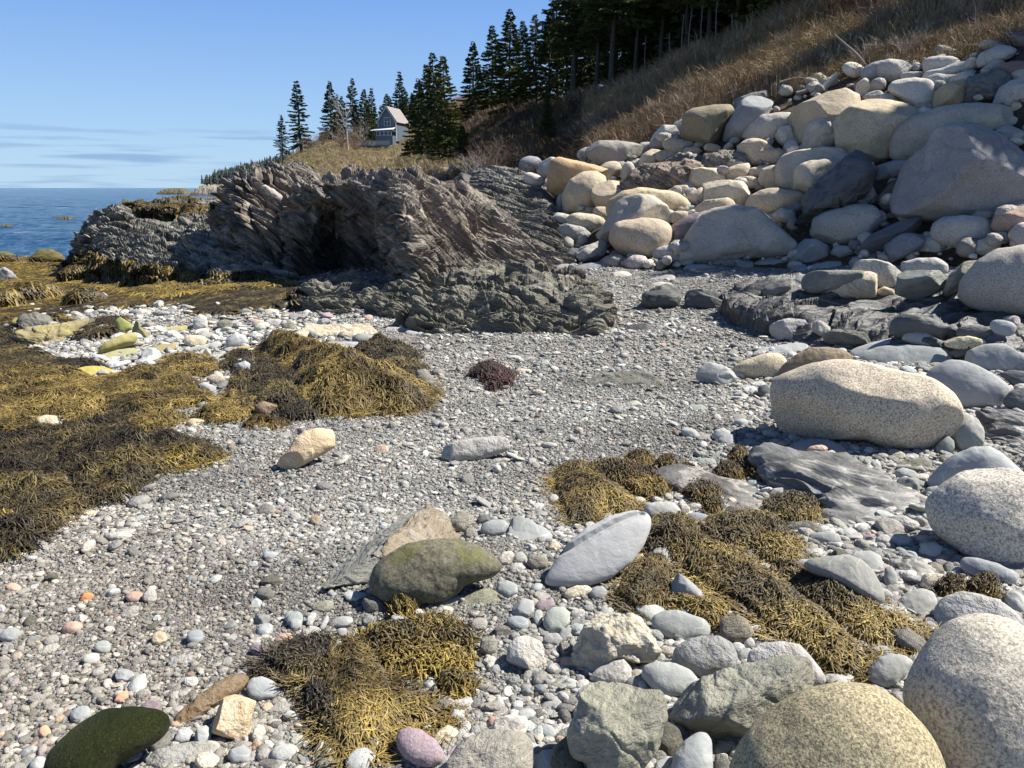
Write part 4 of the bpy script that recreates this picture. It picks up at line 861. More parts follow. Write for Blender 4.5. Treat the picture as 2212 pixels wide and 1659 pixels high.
Q('8', [(1535,520),(1560,490),(1640,478),(1720,500),(1790,560),(1900,600),(1970,620),(1940,660),(1830,680),(1700,640),(1600,580)], 'ledge_wet', 'low smooth bedrock strip between the cobbles right of the weed', name='rock_outcrop', f=.85, Dr=.3, wave=(.14, (1,-.4,0)), tint=(2.2,2.2,2.1))
Q('8', [(2060,700),(2090,650),(2150,640),(2280,660),(2290,780),(2212,800),(2140,760)], 'ledge_wet', 'dark bedrock corner at the right edge above the weed tuft', name='rock_outcrop', f=.6, Dr=.35, tint=(1.9,1.9,1.9))

st = rock('d', [(555,396),(572,400),(592,412),(612,430),(622,448),(610,450),(592,436),(572,416),(556,404)], 'white_rock', 'pale rock streak', name='pale_streak', f=.2, Dr=.45, dy=1.0, cuts=8, amp=.12, tint=(1.1,1.05,.98))
wm_ = st.location.copy(); st.parent = LEDGE_B; st.location = wm_ - LEDGE_B.location
for k_ in ('label', 'category', 'group'):
    if k_ in st: del st[k_]
# ------------------------------------------------ foreground stones
FG = 'larger stones in the right foreground'
def N(fr, pts, mat, label, **k):
    k.setdefault('group', FG); k.setdefault('f', .35); k.setdefault('Dr', .75); k.setdefault('name', 'stone'); return rock(fr, pts, mat, label, **k)
N('8', [(640,1600),(700,1500),(800,1350),(920,1240),(1060,1160),(1200,1130),(1330,1125),(1450,1150),(1570,1230),(1680,1340),(1760,1460),(1800,1560),(1820,1700),(1760,1900),(1400,2040),(1000,2020),(720,1840)], 'granite_olive', 'round speckled granite boulder with yellow-olive stain at the bottom edge', name='boulder', f=.05, Dr=.9, dy=.3, sub=6, tint=(1.0,.97,.88), smooth=3.5)
N('8', [(1560,1180),(1600,1080),(1680,960),(1740,860),(1850,780),(1980,760),(2100,780),(2250,870),(2400,1000),(2500,1250),(2480,1600),(2300,1800),(2050,1800),(1850,1700),(1700,1440),(1600,1280)], 'granite_pink', 'huge smooth granite boulder with faint red spots in the bottom right corner', name='boulder', f=.05, Dr=.9, dy=.3, sub=6, tint=(1.0,1.0,.96), smooth=3.5)
N('8', [(1740,850),(1745,740),(1790,680),(1880,655),(1990,665),(2090,700),(2180,770),(2230,850),(2150,900),(1950,880),(1800,870)], 'white_rock', 'flat-topped whitish stone with shallow holes behind the huge corner boulder', f=.3, tint=(1.0,1.03,1.06), amp=.05)
N('8', [(1395,1120),(1400,1060),(1450,1000),(1520,978),(1590,985),(1640,1020),(1600,1090),(1540,1140),(1470,1155)], S_, 'grey cobble half covered by the shadow of the huge corner boulder', tint=(1.15,1.15,1.12))
N('8', [(1540,770),(1545,710),(1600,660),(1680,637),(1745,660),(1765,710),(1740,780),(1680,830),(1600,815)], S_, 'rounded light grey stone above the tip of the long weed mat', tint=(1.15,1.13,1.08), f=.4)
N('8', [(1045,520),(1080,490),(1180,470),(1300,460),(1370,490),(1430,550),(1480,640),(1488,710),(1460,730),(1380,700),(1280,640),(1180,590),(1100,550)], S_, 'long smooth grey-brown stone lying along the upper side of the weed mat', name='boulder', tint=(.92,.90,.84), f=.35, Dr=.7, sub=6)
N('8', [(1290,470),(1340,445),(1410,440),(1470,470),(1482,540),(1475,600),(1430,620),(1380,560),(1330,510)], S_, 'pale grey stone tucked behind the long grey-brown one', tint=(1.15,1.15,1.12), f=.4)
N('8', [(1480,590),(1485,530),(1520,515),(1550,560),(1560,620),(1530,640),(1495,635)], S_, 'narrow upright grey cobble right of the long grey-brown stone')
N('8', [(1655,600),(1670,565),(1740,555),(1810,570),(1825,610),(1780,650),(1700,640)], T_, 'rounded cream cobble on the low bedrock strip', tint=(1.1,1.08,1.0))
N('8', [(1875,500),(1900,472),(1980,480),(2080,510),(2160,550),(2185,590),(2150,615),(2060,612),(1950,580),(1890,545)], S_, 'long blue-grey stone below the speckled boulder at the right edge', tint=(1.0,1.02,1.05))
N('8', [(2115,500),(2140,470),(2240,475),(2250,540),(2160,540)], T_, 'pale sandy stone at the right edge below the speckled boulder', tint=(1.15,1.12,1.0))
N('8', [(1660,440),(1680,400),(1740,393),(1788,420),(1775,470),(1720,492),(1680,480)], S_, 'smooth pale round cobble near the foot of the speckled right boulder', tint=(1.25,1.25,1.22))
N('8', [(1470,380),(1500,355),(1580,350),(1630,370),(1625,405),(1560,420),(1500,405)], S_, 'smooth light cobble at the foot of the wavy grey bedrock', tint=(1.2,1.2,1.18))
N('8', [(1085,380),(1110,350),(1190,335),(1250,355),(1262,400),(1200,410),(1140,400)], S_, 'grey cobble at the lower left of the wavy bedrock', tint=(1.1,1.1,1.08))
N('8', [(960,320),(1010,290),(1090,282),(1150,310),(1160,345),(1090,360),(1010,355)], C_, 'banded olive-grey stone just below the weed tuft on the bedrock', tint=(.95,.97,.9))
N('8', [(225,230),(240,195),(310,182),(390,190),(425,230),(415,275),(330,295),(260,285)], S_, 'smooth white-grey stone behind the weed at the top of the long mat', tint=(1.35,1.32,1.25))
N('8', E(512,270,64,30,4), S_, 'blue-grey oval cobble right of the smooth white-grey stone', tint=(1.0,1.06,1.1))
N('8', E(438,225,34,28,20), G_, 'small pinkish-grey cobble beside the blue-grey oval one', tint=(1.1,1.05,1.0))
N('8', E(500,215,42,22,5), G_, 'small pale cobble stacked by the pinkish-grey one', tint=(1.1,1.08,1.05))
N('8', [(640,250),(660,210),(730,195),(810,210),(860,240),(830,275),(740,285),(670,275)], 'schist', 'flat stone with a rusty streak beside the weed tufts', tint=(1.2,1.1,1.0))
N('8', [(880,150),(900,115),(960,108),(980,130),(950,155)], S_, 'small white-grey stone on the bedrock by the orange weed', tint=(1.3,1.28,1.25))
N('8', [(755,95),(775,70),(815,72),(835,95),(790,108)], S_, 'small greenish flat stone among orange weed tufts', tint=(.9,1.02,.98))
# the long pale stone and its neighbours
N('7', [(1520,650),(1545,590),(1600,500),(1660,420),(1760,340),(1880,280),(1990,245),(2070,240),(2115,270),(2118,330),(2080,430),(2010,530),(1900,610),(1780,655),(1640,665)], 'pale_slate', 'long pointed pale grey stone with a dark crack along its middle', name='boulder', f=.35, Dr=.42, tint=(1.25,1.25,1.24), amp=.014, sub=6, smooth=1.3, groove=[(1610,480),(1700,450),(1830,375),(1930,320),(2060,262)])
N('7', [(1630,710),(1650,675),(1710,655),(1770,655),(1797,680),(1750,715),(1670,732)], T_, 'flat cream cobble under the lower end of the long pale stone', tint=(1.15,1.13,1.0))
N('7', [(1775,700),(1800,665),(1850,657),(1882,690),(1860,725),(1800,730)], S_, 'grey rounded cobble next to the flat cream one')
N('7', [(1320,460),(1325,330),(1380,275),(1450,290),(1480,330),(1560,370),(1585,410),(1540,455),(1440,480),(1370,480)], 'slate', 'flat-topped blue-grey stone with a stepped face left of the long pale one', cuts=6, tint=(1.0,1.02,1.02), f=.5, Dr=.4)
N('7', [(1175,360),(1185,315),(1240,292),(1310,295),(1336,325),(1310,365),(1240,385)], S_, 'smooth blue-grey oval stone beside the broken slab', tint=(.98,1.02,1.03))
N('7', [(1545,455),(1560,415),(1600,410),(1620,440),(1590,470)], T_, 'small sandy cobble touching the long pale stone', tint=(1.1,1.05,.9))
N('7', [(1430,540),(1440,490),(1500,475),(1550,510),(1545,560),(1470,570)], C_, 'brownish-white mottled cobble left of the long pale stone', tint=(1.2,1.15,1.1))
N('7', [(1265,520),(1290,475),(1340,463),(1370,495),(1340,535),(1290,545)], G_, 'speckled pale cobble right of the mossy boulder', tint=(1.2,1.18,1.1))
N('7', E(1395,502,35,30,-30), S_, 'small smooth grey cobble next to the speckled pale one', tint=(1.15,1.15,1.1))
N('7', [(1330,560),(1350,535),(1400,530),(1430,560),(1390,590),(1345,588)], G_, 'pale lumpy cobble near the mossy boulder')
N('7', [(1265,690),(1270,640),(1320,625),(1380,650),(1385,700),(1330,720)], S_, 'blue-tinted flat cobble between the mossy boulder and the long pale stone', tint=(.98,1.04,1.02))
# tilted schist slab and the mossy boulder
hullrock('7', [(300,668,2.80),(545,345,3.50),(575,312,3.62),(700,262,3.66),(870,228,3.50),(800,345,3.16),(690,400,3.04),(560,500,2.92),(430,590,2.84),(310,675,2.78),(520,640,2.84),(700,560,2.95),(860,470,3.05),(930,560,3.0),(600,640,3.2),(900,420,3.7)], 'schist', 'tilted angular slab with a flat blue-grey face and rusty broken edge', tint=(1.12,1.16,1.18), group=FG, amp=.006, strat=.006)
hullrock('7', [(800,345,3.155),(870,228,3.49),(965,238,3.42),(1000,290,3.36),(1055,385,3.22),(980,430,3.10),(860,440,3.03),(690,400,3.03),(560,500,2.905),(700,520,2.94),(960,540,3.1),(1000,420,3.5),(900,300,3.7)], 'tan_rough', 'rusty tan broken end of the tilted slab, joined to its flat grey face', tint=(.58,.62,.66), group=FG, amp=.012, strat=.012)
N('7', [(1000,350),(1020,290),(1080,240),(1135,235),(1140,290),(1110,330),(1080,360)], 'schist', 'small pale broken slab leaning behind the rusty-edged one', name='rock_slab', cuts=7, tint=(1.5,1.45,1.35), smooth=1)
N('7', [(1080,400),(1090,350),(1130,330),(1150,350),(1110,400)], 'schist', 'thin pale chip of slab below the small broken one', cuts=5, tint=(1.5,1.48,1.42))
N('7', [(1150,300),(1165,265),(1210,265),(1240,290),(1200,320),(1160,325)], 'slate_dark', 'dark angular cobble right of the small broken slab', cuts=5)
N('7', [(555,700),(560,610),(600,540),(680,480),(780,425),(900,400),(1020,398),(1130,420),(1220,460),(1290,520),(1305,560),(1270,600),(1200,625),(1100,650),(1060,700),(980,740),(880,770),(760,770),(640,750)], 'mossy', 'large rounded boulder covered in green-brown algae in the middle foreground', name='boulder', f=.1, Dr=.8, amp=.05, sub=6, dy=.5, tint=(1.25,1.25,1.2))
N('7', [(1050,770),(1090,710),(1150,675),(1220,668),(1280,695),(1285,750),(1240,800),(1150,815),(1080,805)], 'schist', 'flat greenish stone with tan swirls right below the mossy boulder', f=.55, Dr=.4, tint=(1.05,1.05,.9))
N('7', [(870,790),(900,745),(1000,725),(1100,700),(1100,730),(1000,770),(920,800)], 'slate', 'grey slab edge lying under the mossy boulder', f=.5, Dr=.4, tint=(.85,.88,.85))
N('7', [(885,830),(920,790),(980,765),(1030,775),(1020,820),(960,850),(900,850)], 'white_rock', 'white chipped stone above the small weed mat', cuts=5)
N('7', E(838,812,26,28), G_, 'round pale cobble beside the little weed tuft', tint=(1.2,1.18,1.1))
N('7', [(190,960),(195,910),(240,875),(295,890),(315,940),(290,985),(220,990)], 'white_rock', 'round white cobble left of the weed mat', tint=(1.0,1.0,.98))
N('7', E(310,770,60,34,-6), C_, 'oval greenish-grey cobble on the shingle left of the mossy boulder', tint=(1.35,1.4,1.25))
N('7', E(140,832,42,34,15), S_, 'bluish rounded cobble on the shingle', tint=(.9,.98,.98))
N('7', E(160,868,32,32,0), S_, 'grey cobble leaning on the bluish one', tint=(1,1.02,1.02))
N('7', E(245,838,42,22,-60), G_, 'pale narrow cobble lying among others left of the weed', tint=(1.1,1.1,1.1))
N('7', E(318,862,44,16,-62), S_, 'thin light stone on edge left of the weed', tint=(1.2,1.2,1.2))
N('7', E(415,912,26,26), S_, 'small grey cobble at the top of the weed mat')
N('7', [(1345,800),(1360,760),(1420,725),(1470,740),(1475,800),(1440,835),(1390,830)], S_, 'slanting blue-grey stone in the middle cobbles', cuts=3, tint=(1.1,1.12,1.1))
N('7', [(1475,770),(1500,735),(1580,730),(1590,765),(1540,800),(1490,800)], 'purple', 'flat mauve stone in the middle cobbles', tint=(1.1,1.12,1.15))
N('7', [(1520,870),(1530,810),(1570,775),(1630,770),(1672,805),(1670,865),(1620,910),(1550,915)], S_, 'smooth greenish-grey round cobble', tint=(1.15,1.2,1.1))
N('7', E(1385,860,64,36,8), S_, 'blue-grey oval cobble left of the greenish round one', tint=(.95,1.0,1.05))
N('7', E(1495,830,26,42,5), S_, 'small pale cobble between an oval and a round one', tint=(1.2,1.22,1.2))
N('7', E(1715,808,38,26), G_, 'small brownish cobble above the knobbly white rock')
N('7', [(1320,1080),(1325,1000),(1370,940),(1430,925),(1500,960),(1535,1030),(1510,1090),(1440,1130),(1370,1110)], 'white_rock', 'bright white quartz stone with grey veins', cuts=7, tint=(1.25,1.25,1.25), f=.3)
N('7', E(1230,1073,36,28), G_, 'pale round cobble left of the white quartz stone', tint=(1.15,1.13,1.1))
N('7', [(1170,1010),(1180,950),(1240,930),(1275,960),(1260,1030),(1210,1040)], C_, 'flat mottled grey stone left of the white quartz stone', tint=(1.2,1.2,1.15))
N('7', [(1515,960),(1530,925),(1600,915),(1640,950),(1600,985),(1540,980)], S_, 'grey flat cobble right of the white quartz stone')
N('7', [(1600,950),(1620,890),(1680,885),(1670,940),(1630,975)], S_, 'grey slanted cobble beside the knobbly white rock', tint=(.9,.9,.9))
N('7', [(1655,1040),(1670,960),(1720,870),(1790,815),(1880,800),(1970,810),(2060,850),(2140,930),(2165,1010),(2120,1080),(2050,1075),(1980,1060),(1900,1090),(1800,1140),(1730,1130),(1680,1090)], 'white_rock', 'knobbly white and cream rock with blue-grey shaded hollows', name='boulder', cuts=8, amp=.16, fq=2.4, sub=6, tint=(1.2,1.14,.98), f=.2)
N('7', [(1770,1170),(1810,1120),(1900,1060),(1970,1055),(2015,1100),(2010,1160),(1970,1200),(1870,1200)], G_, 'smooth rounded grey cobble in front of the knobbly white rock', tint=(.9,.9,.9))
N('7', E(2035,1192,54,38,20), S_, 'small dark grey cobble right of the smooth rounded one', tint=(.85,.85,.85))
N('7', [(2060,1160),(2075,1110),(2130,1078),(2220,1075),(2300,1105),(2345,1160),(2300,1215),(2200,1240),(2110,1215)], S_, 'smooth egg-shaped pale blue-grey stone', tint=(1.1,1.13,1.12))
hullrock('7', [(1265,1270,2.27),(1300,1190,2.36),(1350,1140,2.42),(1440,1128,2.44),(1540,1135,2.43),(1600,1170,2.39),(1642,1228,2.31),(1560,1262,2.25),(1470,1312,2.19),(1380,1342,2.17),(1285,1318,2.19),(1470,1400,2.2),(1300,1360,2.24),(1600,1300,2.34)], 'schist', 'flat greenish slate slab with a cracked top', tint=(.95,1.0,.93), group=FG, amp=.008, strat=.008)
N('7', [(1600,1180),(1640,1155),(1710,1180),(1725,1215),(1660,1225)], S_, 'small white-flecked slate right of the flat greenish slab', tint=(1.1,1.1,1.1), f=.5)
N('7', [(1490,1330),(1530,1290),(1610,1260),(1640,1290),(1590,1335),(1530,1345)], S_, 'thin slate chip lying in front of the flat greenish slab', f=.5, cuts=3)
N('7', [(1235,1450),(1260,1390),(1340,1365),(1430,1375),(1442,1430),(1420,1480),(1320,1500),(1260,1490)], G_, 'rounded light stone above the striped bottom stone', tint=(1.12,1.1,1.08))
N('7', [(980,1650),(1020,1570),(1100,1490),(1220,1445),(1360,1450),(1460,1490),(1470,1600),(1465,1720),(1200,1780),(1000,1760)], 'schist', 'large pale swirled schist stone at the bottom edge', name='boulder', f=.3, Dr=.7, tint=(1.55,1.5,1.45), amp=.05, sub=6)
N('7', [(710,1500),(725,1455),(780,1435),(850,1450),(930,1500),(975,1570),(970,1630),(900,1655),(810,1640),(750,1600),(720,1550)], 'purple', 'smooth mauve-purple stone at the tip of the weed mat', name='boulder', f=.35, Dr=.8, sub=6, tint=(1.15,1.12,1.15))
N('7', [(915,1500),(940,1460),(1000,1425),(1045,1420),(1058,1460),(1020,1500),(960,1530),(920,1525)], T_, 'cream stone with a flat ridge right of the mauve one', cuts=5, tint=(1.2,1.18,1.0))
N('7', [(1470,1650),(1475,1600),(1520,1560),(1590,1560),(1650,1610),(1680,1670),(1600,1720),(1500,1710)], S_, 'smooth pale round stone at the bottom edge beside the mossy cleft', tint=(1.2,1.22,1.2))
N('7', [(940,1340),(945,1290),(980,1275),(1010,1300),(1000,1345),(960,1355)], C_, 'small dark greenish cobble right of the weed mat')
N('7', [(1010,1380),(1030,1335),(1090,1340),(1090,1390),(1040,1410)], S_, 'pale angular cobble right of the weed mat', cuts=3, tint=(1.2,1.2,1.2))
N('7', E(1085,1300,56,24,3), G_, 'pale oblong cobble near the flat greenish slab', tint=(1.15,1.13,1.1))
N('7', E(1250,1403,30,30), 'pinkstone', 'small reddish cobble among grey ones', tint=(.85,.8,.8))
N('7', E(180,1240,34,30), S_, 'round pale cobble at the foot of the weed mat', tint=(1.2,1.22,1.15))
N('7', E(128,1366,32,24), S_, 'small smooth blue cobble left of the weed mat', tint=(.95,1.03,1.07))
N('7', E(350,1580,26,32,-25), S_, 'small smooth mint-grey cobble near the bottom edge', tint=(1.1,1.18,1.13))
N('7', [(625,1240),(650,1190),(720,1155),(772,1155),(740,1200),(680,1245)], 'tan_rough', 'flat flaky brownish stone lying on the weed', f=.5, Dr=.35, cuts=4, tint=(.95,1,1.1))
# stones by the weed mat on the right and bottom right group
N('8', [(350,650),(358,600),(385,565),(415,552),(460,590),(520,650),(562,700),(560,722),(480,710),(400,680)], 'slate', 'pointed blue-grey stone rising out of the weed mat', f=.1, cuts=6, tint=(.95,.97,.98), smooth=1.2)
N('8', [(175,510),(185,465),(220,455),(240,480),(225,515)], T_, 'small orange-tan cobble by the weed left of the mat', tint=(1,.85,.62))
N('8', [(265,830),(270,785),(320,755),(400,748),(470,770),(550,800),(582,840),(570,885),(500,905),(400,910),(320,880)], S_, 'oval slate-grey stone lying below the weed mat', tint=(1.05,1.08,1.06))
N('8', [(255,870),(265,850),(310,850),(338,885),(320,912),(285,900)], S_, 'small flat cobble against the oval slate-grey stone')
N('8', [(625,880),(625,810),(660,775),(720,780),(800,820),(805,865),(760,910),(690,925),(640,915)], 'schist', 'brownish marbled stone at the lower edge of the weed mat', cuts=4, tint=(1.2,1.1,.95))
N('8', [(375,1010),(385,950),(440,910),(530,885),(620,882),(690,920),(722,1000),(710,1050),(640,1085),(530,1110),(430,1070)], 'white_rock', 'rounded grey stone with a white-flecked top', tint=(.72,.75,.78), f=.25)
N('8', [(215,1080),(225,1040),(290,1018),(390,1025),(470,1060),(518,1115),(490,1160),(420,1195),(340,1205),(260,1150)], S_, 'smooth blue-grey oblong stone with a blunt lower end', tint=(1.15,1.18,1.15))
N('8', [(160,1140),(175,1100),(220,1095),(240,1150),(210,1172)], S_, 'small grey cobble left of the smooth oblong stone', tint=(.9,.9,.9))
N('8', [(680,950),(690,920),(730,925),(750,955),(720,985)], S_, 'small smooth grey cobble below the marbled brownish stone')
N('8', [(712,990),(730,960),(780,945),(800,970),(760,1010),(720,1020)], S_, 'small pale grey cobble beside the white-flecked stone', tint=(1.15,1.15,1.15))
N('8', E(780,920,28,28,-30), S_, 'little white cobble at the lower edge of the weed mat', tint=(1.25,1.25,1.25))
N('8', [(760,1030),(780,960),(840,920),(950,912),(1040,930),(1100,990),(1160,1070),(1190,1120),(1160,1150),(1050,1140),(900,1100)], 'white_rock', 'white veined slab behind the large cracked grey-green stone', tint=(1.05,1.06,1.1), f=.35, Dr=.6)
N('8', [(360,1380),(375,1280),(430,1180),(520,1110),(640,1080),(760,1030),(860,990),(960,975),(1050,990),(1110,1050),(1140,1130),(1130,1180),(1000,1260),(900,1350),(820,1400),(740,1430),(640,1440),(520,1460),(420,1440)], 'schist', 'large cracked grey-green stone in the bottom right foreground', name='boulder', f=.15, Dr=.8, amp=.06, cuts=7, sub=6, tint=(1.3,1.32,1.22), crease=.05)
N('8', [(-180,1400),(-130,1290),(-110,1190),(-60,1120),(20,1110),(110,1130),(220,1170),(340,1180),(368,1220),(350,1290),(300,1340),(280,1440),(240,1560),(200,1680),(0,1720),(-100,1700),(-60,1560),(-150,1520)], 'schist', 'big blocky grey-green stone with a saddle-shaped top at the bottom edge', name='boulder', f=.12, Dr=.8, amp=.05, cuts=6, sub=6, tint=(1.32,1.34,1.2), smooth=1.3, crease=.04)
N('8', [(-260,1560),(-240,1460),(-170,1400),(-120,1430),(-90,1540),(-60,1650),(-150,1680)], 'mossy', 'dark mossy wedge of stone in the cleft left of the blocky stone', f=.3, Dr=.7, tint=(.9,.95,.9))
N('8', [(365,1580),(385,1500),(440,1430),(510,1385),(560,1388),(582,1430),(590,1560),(580,1660),(440,1700),(370,1680)], S_, 'smooth upright blue-grey stone at the bottom edge', name='boulder', f=.1, tint=(1.2,1.23,1.25), sub=5)
N('8', [(605,1490),(630,1440),(690,1425),(715,1450),(690,1485),(630,1500)], S_, 'dull grey cobble right of the upright blue-grey stone', tint=(.85,.85,.85))
N('8', [(675,1500),(700,1455),(745,1450),(740,1500),(700,1520)], G_, 'pale cobble against the olive-stained boulder')
N('8', [(590,1580),(600,1500),(660,1500),(680,1550),(640,1600)], C_, 'greenish cobble in the gap beside the olive-stained boulder')
N('8', [(270,1600),(290,1545),(350,1510),(392,1520),(380,1600),(320,1640)], S_, 'pale flat stone at the bottom edge left of the upright one', tint=(1.2,1.2,1.18))
# left foreground
N('5', [(180,1680),(190,1600),(260,1540),(340,1470),(430,1420),(540,1408),(640,1415),(700,1440),(712,1470),(680,1530),(600,1580),(500,1630),(440,1690),(330,1760),(220,1760)], 'green_weedy', 'long rounded boulder thickly coated in dark green algae, bottom left', name='boulder', f=.2, Dr=.85, sub=6, tint=(.9,.95,.9), dy=.4)
N('5', [(705,1490),(720,1450),(790,1390),(880,1320),(960,1275),(1020,1270),(1040,1295),(1000,1340),(930,1390),(850,1450),(760,1515),(712,1525)], 'tan_rough', 'long brown wood-like striped stone lying on the shingle', name='stone', f=.4, Dr=.7, tint=(.42,.36,.30), strat=.08, amp=.04)
N('5', [(866,1510),(880,1450),(930,1370),(985,1345),(1057,1390),(1040,1440),(1035,1530),(990,1545),(930,1530)], 'tan_rough', 'square-edged tan sandstone block beside the brown striped stone', cuts=9, smooth=.8, k=3.2, f=.2, Dr=.8, tint=(1.2,1.15,1.02))
N('5', [(1015,1330),(1035,1290),(1080,1280),(1130,1300),(1165,1340),(1130,1370),(1070,1380),(1030,1365)], S_, 'smooth grey-blue cobble above the tan sandstone block', tint=(1.05,1.08,1.12))
N('5', [(590,1650),(620,1600),(700,1570),(800,1548),(900,1560),(910,1600),(850,1650),(760,1690),(640,1700)], 'white_rock', 'low pale grey rough stone at the bottom edge left of centre', f=.4, Dr=.5, cuts=5, tint=(.75,.77,.78))
N('5', [(800,1650),(815,1600),(870,1590),(912,1620),(880,1660),(830,1670)], T_, 'smooth pale cobble in front of the tan sandstone block', tint=(1.2,1.18,1.08))
N('5', [(940,1600),(950,1570),(1000,1560),(1040,1590),(1030,1640),(970,1640)], S_, 'speckled blue-grey cobble below the tan sandstone block', cuts=3)
N('5', [(720,1545),(735,1505),(780,1490),(803,1515),(780,1550),(745,1558)], S_, 'light flat cobble in front of the striped stone', tint=(1.25,1.25,1.25))
N('5', [(800,1540),(815,1495),(850,1480),(875,1500),(868,1545),(830,1570)], S_, 'angular grey cobble between striped stone and tan block', cuts=4, tint=(1.1,1.1,1.1))
N('5', [(1215,350+1000),(1220,1330),(1250,1322),(1262,1345),(1245,1368),(1225,1365)], S_, 'small round white-grey cobble', tint=(1.3,1.3,1.3))
N('5', E(1197,1442,28,20), S_, 'small smooth pale-blue cobble below the small white-grey one', tint=(1.1,1.18,1.15))
N('5', E(1070,1515,28,34,15), G_, 'upright pale cobble right of the tan sandstone block', tint=(1.1,1.1,1))
N('5', [(690,1240),(700,1205),(750,1188),(815,1195),(818,1225),(770,1250),(720,1256)], 'white_rock', 'flat pale stone with a blue-grey top on the left shingle', f=.5, Dr=.5, tint=(.75,.77,.78))
N('5', [(150,1185),(190,1155),(250,1142),(262,1175),(240,1205),(190,1205)], 'white_rock', 'flat angular pale stone on the left shingle', f=.5, Dr=.45, tint=(.9,.9,.85), cuts=3)
N('5', E(378,1208,34,24,-8), S_, 'round pale cobble on the left shingle', tint=(1.3,1.3,1.25))
N('5', E(425,1160,34,28,5), S_, 'round grey cobble above the round pale one on the left shingle', tint=(.95,.97,.93))
N('5', E(808,1118,34,32,10), S_, 'bluish-grey square-ish cobble in mid-shingle', tint=(.85,.9,.95))
N('5', E(658,1122,34,26,-10), 'tan_rough', 'yellow-brown round cobble in mid-shingle', tint=(1,1.02,1))
N('5', E(1068,1172,32,24,15), 'purple', 'dark violet-grey cobble in mid-shingle', tint=(.7,.72,.85))
N('5', E(790,1302,30,22), 'white_rock', 'white cobble above the striped stone', tint=(1.2,1.2,1.2))
N('5', [(330,968),(345,935),(385,935),(388,960),(350,975)], 'pinkstone', 'orange angular brick-like pebble on the left shingle', cuts=5, tint=(1.1,.7,.4))
N('5', [(470,1385),(485,1350),(530,1338),(532,1370),(500,1390)], 'pinkstone', 'salmon-pink cobble near the green algae boulder', tint=(1.2,.95,.8))
N('5', E(186,1510,26,26,-25), 'pinkstone', 'peach-coloured cobble left of the green algae boulder', tint=(1.2,1.05,.9))
N('5', E(620,950,30,28,-10), 'white_rock', 'round white-grey cobble above the middle left shingle', tint=(.95,.95,.93))
N('5', E(614,868,20,18), C_, 'small brownish round cobble on the upper left shingle')
N('5', E(1303,634,20,22), 'tan_rough', 'small upright brown cobble alone on the fine shingle', tint=(.7,.68,.68))
N('5', E(1115,780,30,16,0), S_, 'pale blue-grey oval cobble alone on the fine shingle', tint=(.98,1.05,1.15))
N('5', E(1220,1045,34,32), S_, 'pair-leading bluish cobble near the weed mat', tint=(.9,.98,1.0))
N('5', E(386,610,46,16,2), T_, 'flat sandy stone at the edge of the left weed', tint=(1,.9,.75), f=.6, Dr=.4)
# mid beach singles
MB_ = 'single rocks on the shingle'
N('5', [(1140,405),(1160,375),(1190,350),(1215,300),(1260,265),(1330,250),(1385,250),(1388,330),(1330,365),(1270,400),(1215,430),(1170,425)], 'tan_rough', 'tan angular rock with a network of pale veins, standing alone', cuts=0, planes=[(-.3,-.6,.8,.7),(.3,.7,.6,.75)], smooth=.8, f=.2, Dr=.6, tint=(1.25,1.22,1.15), group=MB_)
N('5', [(1820,385),(1835,340),(1890,310),(1980,295),(2067,283),(2105,290),(2112,315),(2090,345),(2040,365),(1990,385),(1920,395),(1850,392)], 'white_rock', 'whitish triangular rock alone in the middle of the shingle', cuts=6, f=.25, Dr=.6, tint=(1.0,1.0,.98), group=MB_, smooth=1.2)
N('6', [(240,250),(300,225),(370,200),(450,170),(560,158),(650,160),(730,200),(740,228),(650,232),(520,235),(380,245),(280,256)], 'schist', 'long low grey-green stone alone on the shingle', f=.45, Dr=.3, amp=.1, tint=(1.0,1.02,.98), group=MB_, strat=.06, cuts=4)
N('6', E(98,164,36,16), T_, 'small pale stone beside the dark red weed', f=.4, tint=(1.2,1.17,1.05), group=MB_)
N('6', [(825,190),(840,150),(880,122),(930,140),(1005,185),(1000,212),(940,218),(860,205)], S_, 'light grey tilted stone on the right of the shingle', cuts=4, tint=(1.15,1.15,1.13), group=MB_)
N('6', E(830,318,48,16,0), S_, 'flat greenish stone on the shingle', f=.5, Dr=.5, tint=(1,1.08,1.02), group=MB_)
N('6', [(895,440),(905,410),(940,400),(975,420),(960,450),(920,455)], S_, 'whitish cobble just left of the big boulder shadow', tint=(1.3,1.3,1.28))
N('6', E(870,545,42,18,0), S_, 'grey-green flat cobble above the weed tufts', f=.5, Dr=.5, tint=(1,1.07,1.0))
N('6', E(925,520,34,16), S_, 'dark grey cobble beside the grey-green flat one', f=.5, tint=(.85,.88,.9))
N('6', [(20,900),(40,820),(100,795),(180,820),(230,860),(220,910),(150,925),(60,925)], 'slate', 'wide flat blue-grey stone left of the pale pointed one', f=.6, Dr=.35, tint=(1.05,1.08,1.1), cuts=3)
